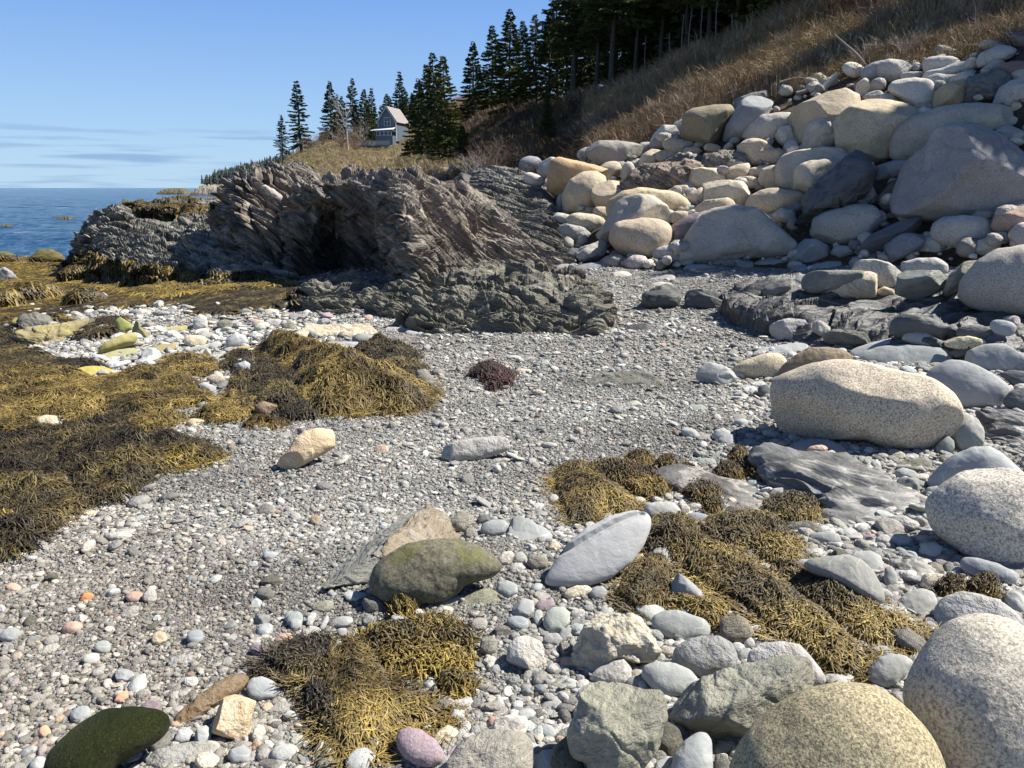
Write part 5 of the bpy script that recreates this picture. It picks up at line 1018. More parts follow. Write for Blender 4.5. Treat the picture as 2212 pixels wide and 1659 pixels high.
# ------------------------------------------------ left, stones in the pale cobble pocket
LP = 'stones in the pale pocket between the weed mats'
def L(pts, mat, label, **k):
    k.setdefault('group', LP); k.setdefault('f', .4); k.setdefault('Dr', .6); k.setdefault('name', 'stone'); return rock('3', pts, mat, label, **k)
L([(1450,870),(1460,840),(1560,810),(1700,795),(1850,800),(1960,805),(2000,840),(2010,880),(1950,905),(1860,900),(1720,880),(1560,895),(1470,900)], 'tan_rough', 'long flat tan ledge-like slab behind the weed mound', name='rock_slab', f=.55, Dr=.3, cuts=5, strat=.07, tint=(1.2,1.3,1.35), k=3, sub=6)
L([(1620,910),(1700,895),(1850,895),(1890,930),(1840,970),(1730,965)], 'slate', 'blue-grey broken slab in front of the flat tan one', name='rock_slab', cuts=6, tint=(1.1,1.12,1.15))
L(E(2022,837,62,18,0), 'white_rock', 'smooth white oval stone at the right end of the flat tan slab', tint=(1.1,1.1,1.1))
L(E(2105,852,36,14,8), S_, 'small grey-white stone right of the smooth white oval', tint=(1.25,1.25,1.25))
L([(498,960),(505,920),(560,885),(640,855),(690,846),(707,868),(690,900),(620,930),(550,955)], 'olive_stone', 'long yellow-olive stone lying like a log', f=.2, Dr=.9, tint=(1.15,1.1,1.0))
L([(470,1005),(520,960),(600,935),(690,925),(712,945),(640,980),(540,1008)], 'olive_stone', 'flat grey stone with an olive end in front of the yellow log-like one', f=.5, Dr=.4, tint=(1.1,1.12,1.4))
L([(715,975),(760,930),(830,905),(900,905),(890,935),(800,965),(740,985)], 'olive_stone', 'flat olive stone right of the log-like ones', f=.5, Dr=.4, tint=(.95,.9,1.0))
L([(860,960),(900,940),(1020,915),(1110,895),(1140,905),(1130,935),(1000,945),(900,966)], S_, 'long thin grey slab among the pale cobbles', f=.4, Dr=.5, tint=(1.1,1.1,1.08))
L(E(862,945,30,15,-5), S_, 'grey rounded end stone left of the long thin slab', tint=(1.1,1.12,1.15))
L([(675,870),(672,830),(690,785),(712,790),(722,820),(760,850),(762,875),(720,882)], 'olive_stone', 'upright two-pronged olive-grey stone', f=0, Dr=.7, tint=(.75,.75,.9), cuts=4)
L([(590,860),(585,790),(620,765),(670,790),(680,830),(640,855)], 'olive_stone', 'yellow-green mossy block behind the log-like stone', f=.1, cuts=4, tint=(.9,1,.8))
L(E(998,890,60,30,0), 'granite_tan', 'smooth cream-yellow stone among pale cobbles', f=.2, tint=(1.25,1.2,1.0))
L([(1150,925),(1155,880),(1200,848),(1250,860),(1272,900),(1240,925),(1190,930)], S_, 'light grey rounded stone right of the cream-yellow one', f=.1, tint=(1.3,1.32,1.32))
L([(775,855),(800,825),(900,815),(975,812),(980,835),(900,850),(820,868)], 'olive_stone', 'long low yellowish slab behind the grey cobbles', f=.4, Dr=.5, tint=(1.2,1.15,1.3))
L([(985,830),(985,780),(1020,750),(1058,770),(1062,825),(1020,840)], 'white_rock', 'bright white upright stone in the pale pocket', f=.1, tint=(1.25,1.28,1.28))
L(E(1150,808,40,29,10), C_, 'round grey stone right of the bright white one', f=.1, tint=(1.2,1.2,1.1))
L(E(1395,798,46,22,0), 'white_rock', 'white low stone in front of the middle ledge', f=.2, tint=(1.2,1.2,1.2))
L(E(1320,800,34,20,0), 'granite_pink', 'small pinkish stone left of the white low one', f=.2, tint=(1.2,1.05,.98))
L(E(1468,762,30,17), 'pinkstone', 'small brown-red stone at the foot of the middle ledge', tint=(.8,.85,.9))
L([(1435,830),(1440,800),(1490,790),(1515,810),(1500,835)], C_, 'olive-grey angular stone beside the flat tan slab', cuts=4, tint=(1.3,1.3,1.1), f=.1)
L(E(845,697,30,13,3), S_, 'smooth grey stone against the far weed, farthest of the pocket', tint=(1.05,1.1,1.05))
L(E(935,712,34,11), S_, 'flat pale stone right of the farthest smooth grey one', tint=(1.2,1.22,1.2))
L(E(1025,722,28,11), T_, 'flat cream stone near the far weed', tint=(1.2,1.2,1.1))
L(E(1390,742,40,16,8), T_, 'flat cream stone in front of the lumpy left end of the ledge', tint=(1.15,1.15,1.05))
L([(790,880),(800,860),(850,865),(872,885),(830,897)], S_, 'bluish slate chip right of the log-like stone', tint=(.9,.92,1))
L(E(1178,935,26,14), 'pinkstone', 'small brick-red stone at the edge of the weed mound', tint=(1.1,.85,.8))
L([(1205,945),(1215,918),(1280,915),(1290,945),(1240,958)], 'olive_stone', 'small yellowish stone right of the brick-red one', tint=(1.2,1.1,1.2))
L([(1208,1040),(1212,1005),(1250,990),(1278,1005),(1275,1045),(1240,1062)], S_, 'smooth white-blue stone lodged in the weed', f=0, tint=(1.25,1.3,1.35))
L([(1050,1085),(1075,1062),(1110,1055),(1145,1070),(1150,1095),(1110,1112),(1080,1105)], 'granite_pink', 'pinkish rounded stone lodged in the weed', f=.1, tint=(1.0,.95,.92))
L([(1000,1110),(1030,1095),(1100,1130),(1140,1160),(1110,1185),(1050,1150)], S_, 'grey-white slab lying in the weed below the pinkish one', tint=(1.2,1.22,1.2), cuts=3)
L([(1140,1070),(1150,1040),(1175,1045),(1178,1085),(1155,1095)], C_, 'pale chip behind the pinkish stone in the weed', tint=(1.4,1.4,1.35))
L([(340,1090),(370,1040),(440,1018),(530,1020),(590,1045),(608,1075),(560,1100),(480,1105),(400,1100)], 'olive_stone', 'large flat yellow-olive stone ringed by weed', f=.45, Dr=.4, tint=(1.3,1.2,.75))
L([(495,675),(500,650),(530,640),(565,670),(560,680)], 'slate', 'grey wedge-shaped stone on the golden weed', cuts=4, f=.1)
L([(0,590),(-20,530),(20,510),(60,535),(108,590),(60,592)], 'slate', 'pointed grey rock at the left edge in the golden weed', cuts=5, f=.1, tint=(.95,.92,.95), name='boulder', strat=.05)
L([(50,800),(70,775),(150,760),(230,765),(250,785),(220,810),(120,825)], 'olive_stone', 'oval yellow-green stone set into the left ledge', f=.3, Dr=.7, tint=(1.0,1.0,.8))
L([(40,870),(60,840),(200,830),(330,800),(420,780),(470,775),(465,800),(380,840),(440,880),(480,930),(485,965),(420,980),(300,985),(200,975),(210,920),(100,890)], 'olive_stone', 'broad layered ledge stone, yellow-green above and purplish below', name='rock_outcrop', f=.4, Dr=.4, strat=.12, cuts=3, tint=(.85,.78,.95), sub=6)
L([(80,790),(100,760),(180,742),(250,760),(280,800),(200,835),(110,835)], 'slate_dark', 'dark rim rock around the oval yellow-green stone', f=.3, Dr=.55, strat=.1, tint=(1.3,1.2,1.0), name='rock_outcrop')
rock('5', [(140,250),(150,210),(190,200),(235,205),(248,245),(220,262),(170,268)], 'tan_rough', 'sandy layered stone sunk in the left weed', name='stone', f=.2, tint=(1.1,1.15,1.1), group=LP)
rock('5', [(765,235),(790,215),(840,220),(866,245),(850,262),(800,255)], 'tan_rough', 'flat pale tan stone at the edge of the left weed', name='stone', f=.5, tint=(1.2,1.25,1.2), group=LP)
rock('5', [(1050,200),(1055,160),(1090,140),(1145,165),(1155,190),(1110,215)], 'tan_rough', 'brown-black stone under the front of the weed mound', name='stone', f=.1, tint=(.5,.45,.42), cuts=4, group=LP)
rock('5', [(1715,60),(1722,15),(1760,10),(1795,50),(1785,80),(1750,95)], 'schist', 'white streaked stone at the right edge of the weed mound', name='stone', f=.3, tint=(1.3,1.3,1.25), group=LP)
rock('3', [(150,470),(190,425),(250,418),(310,440),(350,485),(300,500),(200,498)], 'ledge_weedy', 'rounded yellow-brown weedy rock at the water edge', name='rock_outcrop', f=.1, Dr=.8, tint=(1.5,1.5,1.0), surf=True)
rock('3', [(-60,480),(-20,440),(30,430),(90,455),(110,490),(40,500)], 'ledge_weedy', 'low yellow-brown weedy rock at the left edge by the water', name='rock_outcrop', f=.1, Dr=.8, tint=(1.5,1.5,1.0), surf=True)
rock('3', [(290,560),(330,525),(400,505),(460,545),(470,590),(380,600)], 'ledge_weedy', 'smooth olive hump of weedy rock before the long grey ledge', name='rock_outcrop', f=.1, Dr=.8, tint=(1.5,1.5,1.0), surf=True)
rock('3', [(60,660),(90,610),(180,590),(270,600),(320,650),(260,690),(130,695)], 'ledge_weedy', 'low weedy hump in the middle of the golden shore weed', name='rock_outcrop', f=.15, Dr=.8, tint=(1.5,1.4,.9), surf=True)
rock('3', [(-40,700),(-20,640),(40,620),(100,650),(120,700),(60,740)], 'ledge_weedy', 'weedy hump at the left edge above the layered ledge stone', name='rock_outcrop', f=.15, Dr=.8, tint=(1.5,1.4,.9), surf=True)
rock('3', [(330,690),(370,640),(450,625),(520,650),(540,690),(450,715)], 'ledge_weedy', 'weedy hump below the long grey ledge, right of the grey wedge-shaped stone', name='rock_outcrop', f=.15, Dr=.8, tint=(1.4,1.3,.9), surf=True)
# ---------------------------------------------------------------- shingle: uncounted pebbles, then single cobbles
def attr_stone_mat(name):
    m, nt, b = newmat(name); k = NT(nt); co = k.coord('Object')
    a = nt.nodes.new('ShaderNodeAttribute'); a.attribute_type = 'INSTANCER'; a.attribute_name = 'col'
    c = k.mix(1.0, a.outputs['Color'], k.ramp(k.noise(co, 1.6, 5, .65), [(.3, .78), (.7, 1.18)]), 'MULTIPLY')
    nt.links.new(c, b.inputs['Base Color']); b.inputs['Roughness'].default_value = .75
    n1 = k.bump(k.noise(co, 3.0, 4, .6), .35, .25); nt.links.new(n1, b.inputs['Normal'])
    return m
M['pebble'] = attr_stone_mat('pebble_stone')
pcol = bpy.data.collections.new('pebble_shapes')
def pebble_shape(i, sub):
    g = np.random.default_rng(100 + i); V, F = ico(sub); L = V.copy()
    if i % 2 == 1:
        for j in range(7):
            nn = g.normal(size=3); nn /= np.linalg.norm(nn); e = np.maximum(L @ nn - g.uniform(.55, .8), 0); L = L - (e * .9)[:, None] * nn
    else:
        L = np.sign(L) * np.abs(L) ** g.uniform(.82, 1.0)
    L = L * np.array([1.0, g.uniform(.6, .85), g.uniform(.35, .55)])
    L += V * (.10 * fbm(V * 1.3 + i * 4, 3))[:, None]
    return L, F
for i in range(12):
    L, F = pebble_shape(i, 2)
    o = mesh_np('pebble_shape', L, F, M['pebble']); COL.objects.unlink(o); pcol.objects.link(o)

PAL = np.array([(.36,.36,.345),(.30,.30,.285),(.42,.42,.40),(.24,.245,.24),(.33,.35,.35),(.28,.29,.25),(.50,.49,.46),(.36,.33,.28),(.17,.17,.165),(.40,.30,.235),(.40,.29,.23),(.56,.55,.52),(.27,.30,.31),(.33,.30,.31)])
PW = np.array([.18,.18,.11,.12,.08,.09,.035,.07,.07,.012,.003,.010,.05,.018]); PW = PW / PW.sum()

def GNobj(name, pts, rot, scl, idx, col, label=None, kind='stuff', coll=None):
    me = bpy.data.meshes.new(name); n = len(pts); me.vertices.add(n); me.vertices.foreach_set('co', np.asarray(pts, np.float32).ravel())
    for nm, ty, dat, key in (('rot', 'FLOAT_VECTOR', rot, 'vector'), ('scl', 'FLOAT_VECTOR', scl, 'vector'), ('col', 'FLOAT_COLOR', col, 'color')):
        a = me.attributes.new(nm, ty, 'POINT'); a.data.foreach_set(key, np.asarray(dat, np.float32).ravel())
    a = me.attributes.new('idx', 'INT', 'POINT'); a.data.foreach_set('value', np.asarray(idx, np.int32))
    o = bpy.data.objects.new(name, me); COL.objects.link(o)
    ng = bpy.data.node_groups.new(name + '_scatter', 'GeometryNodeTree')
    ng.interface.new_socket('Geometry', in_out='INPUT', socket_type='NodeSocketGeometry'); ng.interface.new_socket('Geometry', in_out='OUTPUT', socket_type='NodeSocketGeometry')
    N_ = ng.nodes; Lk = ng.links; gi = N_.new('NodeGroupInput'); go = N_.new('NodeGroupOutput')
    ip = N_.new('GeometryNodeInstanceOnPoints'); ci = N_.new('GeometryNodeCollectionInfo'); ci.inputs[0].default_value = coll; ci.inputs['Separate Children'].default_value = True; ci.inputs['Reset Children'].default_value = True
    def na(nm, ty):
        t = N_.new('GeometryNodeInputNamedAttribute'); t.data_type = ty; t.inputs[0].default_value = nm; return t.outputs[0]
    er = N_.new('FunctionNodeEulerToRotation')
    Lk.new(gi.outputs[0], ip.inputs['Points']); Lk.new(ci.outputs[0], ip.inputs['Instance']); ip.inputs['Pick Instance'].default_value = True
    Lk.new(na('idx', 'INT'), ip.inputs['Instance Index']); Lk.new(na('rot', 'FLOAT_VECTOR'), er.inputs[0]); Lk.new(er.outputs[0], ip.inputs['Rotation'])
    Lk.new(na('scl', 'FLOAT_VECTOR'), ip.inputs['Scale']); Lk.new(ip.outputs[0], go.inputs[0])
    md = o.modifiers.new('scatter', 'NODES'); md.node_group = ng
    tag(o, label, kind=kind); return o

def area_pts(n, r0, r1, a0=-56, a1=50, pw=1.0):
    n = int(n * 1.36)
    """points by distance and bearing; pw 1 gives equal spacing on the ground"""
    u = rng.random(n); r = (r0 ** (2 - pw * 0) + u * (r1 ** 2 - r0 ** 2)) ** .5 if pw == 1.0 else r0 * (r1 / r0) ** u
    a = np.radians(rng.uniform(a0, a1, n)); return np.sin(a) * r, np.cos(a) * r

def to_px(x, y, z):
    zc = z - CAMZ; dep = y * cp - zc * sp; up = y * sp + zc * cp
    return CX + FPX * x / dep, CY - FPX * up / dep

def coarse(x, y):
    """0..1: how cobbly the shingle is; fine gravel in the middle and far, cobbles lower right and along the left pocket"""
    z = ground_z(x, y); px, v = to_px(x, y, z)
    c = sstep((px - 1150) + (v - 1250) * .9, -250, 500) * sstep(v, 900, 1150)
    c = np.maximum(c, .38 * sstep(v, 1250, 1650))
    c = np.maximum(c, .9 * sstep(700 - px, -150, 150) * sstep(v, 640, 680) * (1 - sstep(v, 790, 860)))
    c = np.maximum(c, .8 * sstep(px, 1500, 1700) * sstep(v, 720, 800))
    return c, px, v

PX_, PY_, PS_ = [], [], []
def scatter(n, r0, r1, smin, smax, mode='log', power=2.2, cw=0.0):
    x, y = area_pts(n, r0, r1, pw=1.0 if mode == 'area' else 0)
    n = len(x); c, px, v = coarse(x, y); s = smin * (smax / smin) ** (rng.random(n) ** power)
    s = s * (1 + cw * c); keep = (px > -1500) & (px < 3400) & (v > 560)
    PX_.append(x[keep]); PY_.append(y[keep]); PS_.append(s[keep])
scatter(170000, 1.6, 3.6, .0035, .0085, 'area', 1.3, .4)
scatter(15000, 1.6, 3.6, .008, .020, 'area', 2.0, .9)
scatter(170000, 3.4, 6.4, .005, .0115, 'area', 1.4, .4)
scatter(22000, 3.2, 6.4, .009, .026, 'area', 2.2, .9)
scatter(120000, 6.2, 14.5, .009, .020, 'area', 1.8, .5)
scatter(9000, 6, 16, .018, .060, 'area', 2.2, 1.0)
scatter(4200, 3.6, 11, .022, .055, 'area', 2.4, .5)
x = np.concatenate(PX_); y = np.concatenate(PY_); s = np.concatenate(PS_); n = len(x)
z = ground_z(x, y); e = .02
zx = (ground_z(x + e, y) - ground_z(x - e, y)) / (2 * e); zy = (ground_z(x, y + e) - ground_z(x, y - e)) / (2 * e)
rot = np.stack([np.arctan(zy) + rng.normal(0, .22, n), -np.arctan(zx) + rng.normal(0, .22, n), rng.uniform(0, 6.28, n)], 1)
sc = s[:, None] * rng.uniform(.8, 1.2, (n, 3)); sc[:, 2] *= rng.uniform(.8, 1.4, n)
ci = rng.choice(len(PAL), n, p=PW); col = PAL[ci] * (rng.uniform(.55, 1.3, n) * (.78 + .34 * sstep(s, .006, .013 + .012 * (y > 6))))[:, None] * np.array([1.03, 1.0, .95]) * (.80 + .20 * sstep(y, 3, 7))[:, None]
bn = fbm(np.stack([x * .5, y * 1.3, x * 0], 1), 3); col = col * (1 + .55 * bn)[:, None]; flat_ = (s > .02) & (rng.random(n) < .5); sc[flat_, 2] *= .55; sc[:, :2] *= (1 + .35 * bn)[:, None]
c_, px_, v_ = coarse(x, y)
lf = sstep(900 - px_, 0, 700)                       # the left pocket and the right foreground run paler
col = col * (1 + .14 * c_)[:, None]
warm = (lf * sstep(v_, 900, 1300))[:, None]; col = col * (1 - warm * (1 - np.array([1.06, 1.0, .95])))
col = np.concatenate([np.clip(col, 0, .8), np.ones((n, 1))], 1)
GNobj('shingle', np.stack([x, y, z + s * .18 + rng.random(n) * s * .15], 1), rot, sc, rng.integers(0, 12, n), col, coll=pcol)

# single cobbles, the larger ones lying among the pebbles
def cobble_mesh(i, mat):
    L, F = pebble_shape(30 + i, 4); L = L + L * (.02 * fbm(L * 5 + i, 3))[:, None]
    me = bpy.data.meshes.new('cobble'); o = mesh_np('cobble', L, F, mat); me = o.data; bpy.data.objects.remove(o); return me
kinds = [('slate', 'blue-grey', (1.1, 1.13, 1.15)), ('slate', 'pale grey', (1.3, 1.3, 1.26)), ('granite_grey', 'speckled grey', (1.05, 1.03, 1.0)),
         ('schist', 'mottled greenish', (1.25, 1.27, 1.15)), ('white_rock', 'whitish', (1.0, 1.0, .97)), ('purple', 'mauve', (1.1, 1.1, 1.15)), ('pinkstone', 'pinkish tan', (1.0, 1.02, 1.0)), ('slate', 'dark grey', (.72, .73, .72))]
CM = [[cobble_mesh(j * 3 + q, M[kk[0]]) for q in range(3)] for j, kk in enumerate(kinds)]
occ = [(o.matrix_world.translation.copy(), max(o.dimensions) * .42, o) for o in COL.objects if o.type == 'MESH' and o.get('category') in ('stone', 'boulder', 'rock slab')]
bpy.context.view_layer.update()
occp = np.array([[o.location.x, o.location.y, max(max(abs(c[0]) for c in o.bound_box), max(abs(c[1]) for c in o.bound_box)) * .9] for _, _, o in occ])
placed = []; LABC = {}
CUT = {'lying','in','with','behind','beside','that','at','on','cut','right','left','below','above','under','next','among','by','between','resting','against','leaning','touching','tucked','wedged','of','from','propping','just','directly','alone','joined','partly','rearmost','set','sunk','ringed','half','along','rising','near','into','coated','thickly','largest','stacked','from','around','covered'}
def short(t):
    w = t.replace(',', '').split(); o_ = [w[0]]
    for x_ in w[1:]:
        if x_ in CUT and len(o_) >= 2: break
        o_.append(x_)
    return ' '.join(o_[:7])
KW = [.2, .24, .14, .13, .09, .04, .05, .11]
WHERE = [('among the cobbles at the lower right', 1250, 2212, 1150, 1659, 120, .035, .085), ('on the pebbles at the bottom centre', 560, 1250, 1180, 1659, 60, .028, .062),
         ('on the shingle at the lower left', 0, 560, 1180, 1659, 36, .024, .045), ('in the pale pocket between the weed mats', 150, 900, 655, 790, 44, .06, .15),
         ('on the shingle right of the middle', 1450, 1720, 760, 980, 18, .04, .075), ('by the wavy grey bedrock', 1700, 2212, 930, 1200, 20, .035, .08)]
for where, x0, x1, v0, v1, cnt, s0, s1 in WHERE:
    k_ = 0; tries = 0
    while k_ < cnt and tries < cnt * 60:
        tries += 1; px = R.uniform(x0, x1); v = v0 + (v1 - v0) * R.random()
        h, nn = hit(px, v); sz = s0 * (s1 / s0) ** (R.random() ** 1.6)
        gz_ = float(ground_z([h.x], [h.y])[0])
        if abs(h.z - gz_) > .05: continue
        if len(occp) and np.any(np.hypot(occp[:, 0] - h.x, occp[:, 1] - h.y) < occp[:, 2] * .8 + sz): continue
        if any((a - h.x) ** 2 + (b_ - h.y) ** 2 < (c + sz) ** 2 * .6 for a, b_, c in placed): continue
        placed.append((h.x, h.y, sz)); j = R.choices(range(8), KW)[0]; kk = kinds[j]
        o = bpy.data.objects.new('cobble', R.choice(CM[j])); COL.objects.link(o)
        o.location = (h.x, h.y, gz_ + sz * .22); o.scale = (sz * R.uniform(.85, 1.15), sz * R.uniform(.85, 1.15), sz * R.uniform(.8, 1.5))
        o.rotation_euler = (R.gauss(0, .2), R.gauss(0, .2), R.uniform(0, 6.28)); t = R.uniform(.88, 1.12); o.color = (kk[2][0] * t, kk[2][1] * t, kk[2][2] * t, 1)
        dd = np.hypot(occp[:, 0] - h.x, occp[:, 1] - h.y); q = int(dd.argmin()); nb = short(occ[q][2]['label']); ex, ey = h.x - occp[q, 0], h.y - occp[q, 1]
        side = ('right' if ex > 0 else 'left') if abs(ex) > abs(ey) else ('behind' if ey > 0 else 'in front')
        sz_w = 'small ' if sz < s0 * 1.25 else 'larger ' if sz > s1 * .65 else ''
        rel = {'right': 'to the right of', 'left': 'to the left of', 'behind': 'behind', 'in front': 'in front of'}[side]
        lab = ' '.join(('%s%s cobble %s the %s' % (sz_w, kk[1], rel, nb)).split()[:16])
        tag(o, lab, 'cobble', lab if False else '%s cobbles %s' % (kk[1], where)); LABC.setdefault(lab, []).append(o); k_ += 1
for lab, os_ in LABC.items():
    if len(os_) == 2:
        a_, b_ = sorted(os_, key=lambda q: q.location.y); a_['label'] = 'nearer ' + lab; b_['label'] = 'farther ' + lab
    elif len(os_) > 2:
        for q, w_ in zip(sorted(os_, key=lambda q: q.location.x), ['leftmost ', 'second from left ', 'third from left ', 'fourth from left ', 'fifth from left ', 'sixth from left ']): q['label'] = w_ + lab

# small rubble filling the gaps of the boulder heap (uncounted)
n = 1700; iu = rng.uniform(200, 559, n); jv = rng.uniform(0, .36, n) * 259; pp = HILLG[iu.astype(int), jv.astype(int)] + rng.normal(0, .12, (n, 3)) * np.array([1, 1, .3])
pxx, pvv = to_px(pp[:, 0], pp[:, 1], pp[:, 2]); k_ = (pxx > 1150) & (pxx < 2300); pp = pp[k_]; n = len(pp); s = .04 * (6.5 ** (rng.random(n) ** 1.3))
ci = rng.choice(len(PAL), n, p=PW); cc = PAL[ci] * rng.uniform(.7, 1.4, n)[:, None] * np.array([1.12, 1.03, .9])
GNobj('small_rubble', pp + np.array([0, 0, .04]), np.stack([rng.normal(0, .4, n), rng.normal(0, .4, n), rng.uniform(0, 6.28, n)], 1), s[:, None] * np.array([1, 1, 1.3]), rng.integers(0, 12, n), np.concatenate([cc, np.ones((n, 1))], 1), coll=pcol)
# ---------------------------------------------------------------- rockweed
def weed_mat(name, cols, rough=.55):
    m, nt, b = newmat(name); k = NT(nt); g = nt.nodes.new('ShaderNodeNewGeometry')
    co = k.coord('Object'); pz = k.math('MULTIPLY', k.math('SUBTRACT', k.noise(co, 1.9, 4, .6), .5), 2.2)
    c = k.ramp(k.math('ADD', k.math('MULTIPLY', g.outputs['Random Per Island'], .6), k.math('ADD', pz, .22)), cols)
    c = k.mix(1.0, c, k.ramp(k.noise(co, 3.5, 3), [(.32, .45), (.62, 1.2)]), 'MULTIPLY')
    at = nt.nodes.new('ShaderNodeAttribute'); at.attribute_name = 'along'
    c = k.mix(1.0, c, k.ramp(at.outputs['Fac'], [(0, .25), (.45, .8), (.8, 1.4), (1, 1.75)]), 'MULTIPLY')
    nt.links.new(c, b.inputs['Base Color']); b.inputs['Roughness'].default_value = rough; b.inputs['Specular IOR Level'].default_value = .45
    return m
M['weed_gold'] = weed_mat('weed_gold', [(0, (.028, .020, .008)), (.35, (.09, .062, .016)), (.7, (.17, .12, .03)), (1, (.27, .195, .055))])
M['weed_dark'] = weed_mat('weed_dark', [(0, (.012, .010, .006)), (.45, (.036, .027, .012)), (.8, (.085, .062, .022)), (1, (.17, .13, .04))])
M['weed_orange'] = weed_mat('weed_orange', [(0, (.03, .018, .006)), (.5, (.10, .064, .014)), (1, (.22, .15, .032))])
M['weed_bright'] = weed_mat('weed_bright', [(0, (.04, .030, .008)), (.4, (.13, .092, .018)), (.8, (.25, .175, .032)), (1, (.34, .24, .05))])
M['weed_red'] = weed_mat('weed_red', [(0, (.012, .006, .005)), (.5, (.030, .011, .009)), (1, (.065, .024, .018))])
M['weed_base'] = stone_mat('weed_base', (.05, .035, .014), (.025, .02, .01), grain=(60, 1.2), lump=(14, 1.2))

def inpoly(px, py, poly):
    poly = np.asarray(poly); ins = np.zeros(len(px), bool); j = len(poly) - 1
    for i in range(len(poly)):
        xi, yi = poly[i]; xj, yj = poly[j]
        ins ^= ((yi > py) != (yj > py)) & (px < (xj - xi) * (py - yi) / (yj - yi + 1e-12) + xi); j = i
    return ins
def edge_dist(px, py, poly):
    poly = np.asarray(poly); d = np.full(len(px), 1e9)
    for i in range(len(poly)):
        a = poly[i]; b_ = poly[(i + 1) % len(poly)]; ab = b_ - a; t = np.clip(((px - a[0]) * ab[0] + (py - a[1]) * ab[1]) / (ab @ ab + 1e-12), 0, 1)
        d = np.minimum(d, np.hypot(px - a[0] - t * ab[0], py - a[1] - t * ab[1]))
    return d

WEEDS = []
def weed(fr, poly, label, mat='weed_gold', H=.10, w=.12, n=6000, length=.14, width=.005, flow=None, lift=.25, noise=.5, tint=None, curl=1.0, group='rockweed mats on the shingle', spine=None, mound=True, steps=6, surf=None, holes=0.0, clump=0.0):
    """a mat of rockweed over a hump: strands rooted all over it, combed along flow (picture direction) or outward from a spine"""
    P2 = [D(fr, *p) for p in poly]; wp = []
    for p in P2:
        h, _ = hit(*p); wp.append((h.x, h.y))
    wp = np.array(wp); lo, hi = wp.min(0), wp.max(0); c = wp.mean(0)
    B_ = surf
    def zrel(x, y):
        ins = inpoly(x, y, wp); d = edge_dist(x, y, wp) * np.where(ins, 1, 0)
        P3 = np.stack([x, y, x * 0], 1); lump = .75 + .5 * fbm(P3 * (1.3 / w) * .35 + len(WEEDS), 2) + .18 * pn(P3 * 2.2 / w)
        return H * (1 - np.exp(-(d / w) ** 1.5)) * lump + clump * (1 - np.exp(-(d / .06))) * np.clip(pn(P3 * (1.15 / w) + len(WEEDS)) + .45 * pn(P3 * 2.4 / w + 9), 0, 1) - np.where(ins, 0, .02)
    def zf(x, y): return ground_z(x, y) + zrel(x, y)
    def hole(x, y): return fbm(np.stack([x, y, x * 0], 1) * (.55 / w) + 31 + len(WEEDS), 3) < -.42 + holes
    nx = int(np.clip((hi[0] - lo[0]) / .02, 20, 160)); ny = int(np.clip((hi[1] - lo[1]) / .02, 20, 160))
    m_ = .05; gx, gy = np.meshgrid(np.linspace(lo[0] - m_, hi[0] + m_, nx), np.linspace(lo[1] - m_, hi[1] + m_, ny), indexing='ij')
    gzv = zf(gx.ravel(), gy.ravel()); ins = inpoly(gx.ravel(), gy.ravel(), wp)
    V = np.stack([gx.ravel(), gy.ravel(), gzv], 1); F = grid_faces(nx, ny); F = F[ins[F].any(1)]
    if holes: hm = hole(V[:, 0], V[:, 1]); F = F[~hm[F].any(1)]
    used = np.unique(F); mp = np.zeros(len(V), int); mp[used] = np.arange(len(used)); V = V[used]; F = mp[F]
    root = empty('rockweed_mat', (float(c[0]), float(c[1]), float(ground_z([c[0]], [c[1]])[0])))
    tag(root, label, 'seaweed', group)
    mesh_np('weed_base', V, F, M['weed_base'], loc=tuple(root.location), parent=root)
    # strands
    rx = rng.uniform(lo[0], hi[0], n * 4); ry = rng.uniform(lo[1], hi[1], n * 4); k_ = inpoly(rx, ry, wp); rx, ry = rx[k_], ry[k_]
    if holes: hm = hole(rx, ry); rx, ry = rx[~hm], ry[~hm]
    rx, ry = rx[:n], ry[:n]; q = len(rx)
    def wdir(vx, vy, at):
        a, _ = hit(*at); b_, _ = hit(at[0] + vx, at[1] + vy); d = np.array([b_.x - a.x, b_.y - a.y]); return d / (np.linalg.norm(d) + 1e-9)
    pc = np.mean(P2, 0)
    if spine is not None:
        sp2 = np.array([[hit(*D(fr, *p))[0].x, hit(*D(fr, *p))[0].y] for p in spine])
    def flowf(x, y):
        if spine is not None:
            best = np.full(len(x), 1e9); dx = np.zeros(len(x)); dy = np.zeros(len(x))
            for i in range(max(1, len(sp2) - 1)):
                a = sp2[i]; b_ = sp2[min(i + 1, len(sp2) - 1)]; ab = b_ - a; t = np.clip(((x - a[0]) * ab[0] + (y - a[1]) * ab[1]) / (ab @ ab + 1e-9), 0, 1)
                ex, ey = x - a[0] - t * ab[0], y - a[1] - t * ab[1]; dd = np.hypot(ex, ey); k2 = dd < best; best = np.where(k2, dd, best); dx = np.where(k2, ex, dx); dy = np.where(k2, ey, dy)
            l = np.hypot(dx, dy) + 1e-6; dx, dy = dx / l, dy / l
        else: dx = np.zeros(len(x)); dy = np.zeros(len(x))
        if flow is not None:
            fd = wdir(flow[0], flow[1], pc); g_ = flow[2] if len(flow) > 2 else 1.0; dx = dx + fd[0] * g_; dy = dy + fd[1] * g_
        z0_ = zrel(x, y); gx_ = (zrel(x + .012, y) - z0_) / .012; gy_ = (zrel(x, y + .012) - z0_) / .012; gl = np.maximum(1, np.hypot(gx_, gy_)); dx = dx - 1.7 * gx_ / gl; dy = dy - 1.7 * gy_ / gl
        P3 = np.stack([x, y, x * 0], 1) / max(w, .05); an = noise * 2.2 * fbm(P3 * .6 + 5, 2)
        return dx * np.cos(an) - dy * np.sin(an), dx * np.sin(an) + dy * np.cos(an)
